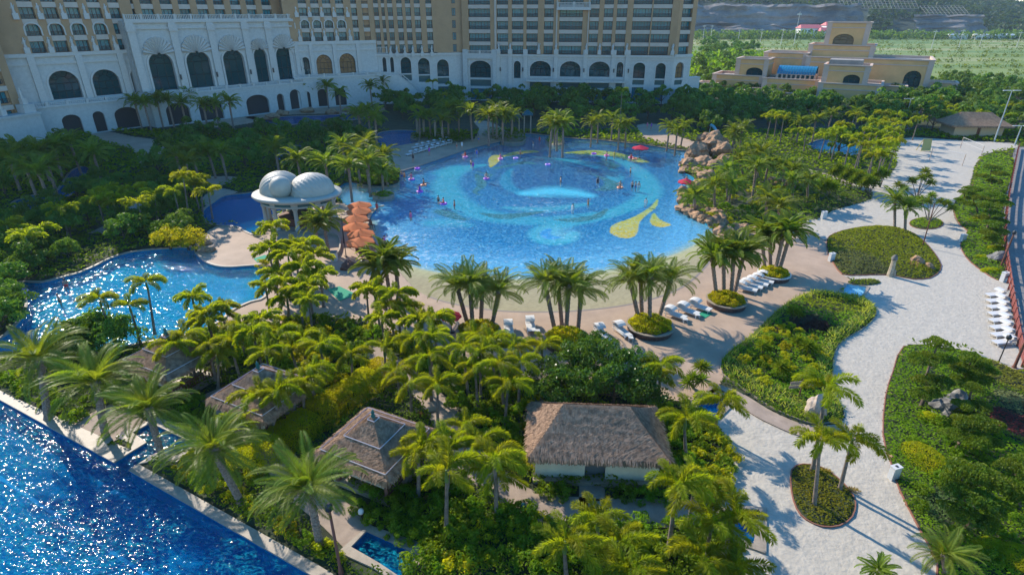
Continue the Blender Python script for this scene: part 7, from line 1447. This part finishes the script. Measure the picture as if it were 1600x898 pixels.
# quarry cliffs: terraced rock faces
def cliff(name, x0, x1, y0, z0, z1, seed):
    gx = np.arange(x0, x1, 6.0); k = 14; vs = []; fs = []
    for j in range(k+1):
        for i, xx in enumerate(gx):
            t = j/k; zz = z0+(z1-z0)*t; off = 26*t+noise.fractal(Vector((xx*.03, zz*.08, seed)), 1, 2, 4)*9-(2.5 if (t*4) % 1 > .5 else 0); ez = 1 if i not in (0, len(gx)-1) else 0
            vs.append((xx, y0+off, zz*1.0+noise.noise(Vector((xx*.05, t, seed)))*4*t))
    m_ = len(gx); fs = [(j*m_+i, j*m_+i+1, (j+1)*m_+i+1, (j+1)*m_+i) for j in range(k) for i in range(m_-1)]
    me = bpy.data.meshes.new(name); me.from_pydata(vs, [], fs); me.materials.append(mat('quarry_rock', (.22, .19, .165), .95, nscale=.03, namt=.3, bump=1.2, bscale=.25)); link(name, me, kind='structure')
cliff('quarry_cliff', 170, 455, 800, 0, 38, 3.0); cliff('quarry_bench', 150, 400, 775, 0, 13, 5.0)
cliff('slide_scar', 505, 590, 775, 0, 26, 8.0)
ns_ = thing('slope_netting', 'pale concrete lattice stabilising the hillside above the palace tower', 'retaining grid', (0, 0, 0)); b = MB()
for (x0, x1, y_, z0, z1) in ((430, 530, 838, 33, 50), (530, 585, 815, 24, 36)):
    for i in range(int((x1-x0)/5)+1): x = x0+i*5; b.tube([(x, y_-4, z0), (x+3, y_+22, z1)], .16, 4)
    for j in range(7): t = j/6; b.tube([(x0+3*t, y_-4+26*t, z0+(z1-z0)*t), (x1+3*t, y_-4+26*t, z0+(z1-z0)*t)], .16, 4)
b.obj('lattice', mat('slope_concrete', (.30, .29, .26), .8), ns_)
rb = thing('far_house', 'white house with red roofs at the foot of the quarry', 'house', (*P(1272, 60)[:2], 0))
M_wht = mat('white_wall', (.72, .72, .70), .8); M_rr = mat('red_roof', (.55, .12, .12), .7)
for i, (x, y, w_, d, h) in enumerate(((-18, 0, 26, 14, 11), (2, -10, 30, 12, 8), (14, 4, 18, 14, 14))):
    b = MB(); b.box(x, y, 0, x+w_, y+d, h); b.obj('wall', M_wht, rb); b = MB(); b.add([(x-1, y-1, h), (x+w_+1, y-1, h), (x+w_+1, y+d+1, h), (x-1, y+d+1, h), (x+2, y+d/2, h+4), (x+w_-2, y+d/2, h+4)], [(0, 1, 5, 4), (1, 2, 5), (2, 3, 4, 5), (3, 0, 4)]); b.obj('roof', M_rr, rb)
    for k in range(int(w_/4)):
        b = MB(); b.box(x+1.5+k*4, y-.1, h-4.5, x+3.3+k*4, y, h-2); b.obj('window', M_glassb, rb)
for (x0, x1, l_) in ((1484, 1511, 'shorter long white shed at the foot of the hill'), (1524, 1586, 'longest white shed at the foot of the hill')):
    a, c = P(x0, 62), P(x1, 62); root = thing('long_shed', l_, 'shed', (a[0], a[1], 0)); L_ = c[0]-a[0]; b = MB(); b.box(0, 0, 0, L_, 8, 4.5); b.obj('wall', M_wht, root); b = MB(); b.add([(0-.5, -.5, 4.5), (L_+.5, -.5, 4.5), (L_+.5, 8.5, 4.5), (-.5, 8.5, 4.5), (0, 4, 6), (L_, 4, 6)], [(0, 1, 5, 4), (1, 2, 5), (2, 3, 4, 5), (3, 0, 4)]); b.obj('roof', mat('pale_roof', (.6, .62, .62), .5), root)
for i, (x_, y_, h) in enumerate(((1098,52,20),(1110,52,20),(1153,55,16),(1188,54,16),(1240,60,36),(1220,58,18),(1455,64,18),(1498,62,18),(1530,62,14),(1588,62,16))):
    c = P(x_, y_+12); root = thing('utility_pole', '%s slim pale pole beyond the fields, counted from the hotel tower' % ORD[i], 'pole', (c[0], c[1], 0)); b = MB(); b.tube([(0, 0, 0), (0, 0, h*.8)], [.28, .18], 5); b.obj('pole', mat('pale_concrete', (.5, .48, .43), .8), root); b = MB(); b.box(-1.8, -.2, h*.72, 1.8, .2, h*.75); b.obj('cross_arm', mat('pale_concrete', (.5, .48, .43), .8), root)
for i, (a, c_) in enumerate((((1440, 180), (1560, 168)),)): pass
# service road behind the palace trees
b = MB(); b.sheet(strip(PP([(1395,215),(1415,190),(1440,172),(1470,150)]), 2.2), .05); b.obj('service_road', mat('grey_asphalt', (.16, .16, .165), .9), kind='structure')
# waterslide
sl = thing('water_slide', 'blue and white open water slide among the trees', 'slide', P(1108, 212), scale=.4); b = MB(); b.tube([(0, 0, 6.5), (1.5, -1.5, 5.5), (2.8, -3, 3.6), (2.4, -5, 2.0), (1, -7, .8), (-1, -8.5, .2)], .95, 10, cap=False); b.obj('chute', mat('slide_blue', (.10, .30, .38), .3), sl)
for (x, y, z) in ((0, 0, 6), (2.8, -3, 3), (1, -7, .6)): b = MB(); b.tube([(x, y, 0), (x, y, z)], .14, 6); b.obj('support', M_white, sl)
# haze
hz = MB(); hz.box(-4950, -60, -2.4, 4950, 4950, 112); hm = bpy.data.materials.new('haze'); hm.use_nodes = True; t = hm.node_tree
for n_ in list(t.nodes):
    if n_.type != 'OUTPUT_MATERIAL': t.nodes.remove(n_)
pv = t.nodes.new('ShaderNodeVolumePrincipled'); pv.inputs['Color'].default_value = (.66, .84, 1, 1); pv.inputs['Density'].default_value = .0001; pv.inputs['Anisotropy'].default_value = .2; t.links.new(pv.outputs[0], t.nodes['Material Output'].inputs['Volume'])
HZ = hz.obj('haze', hm, kind='stuff')
scene.cycles.volume_max_steps = 32; scene.cycles.volume_step_rate = 10
finish_labels(PALMS); finish_labels(TREES)
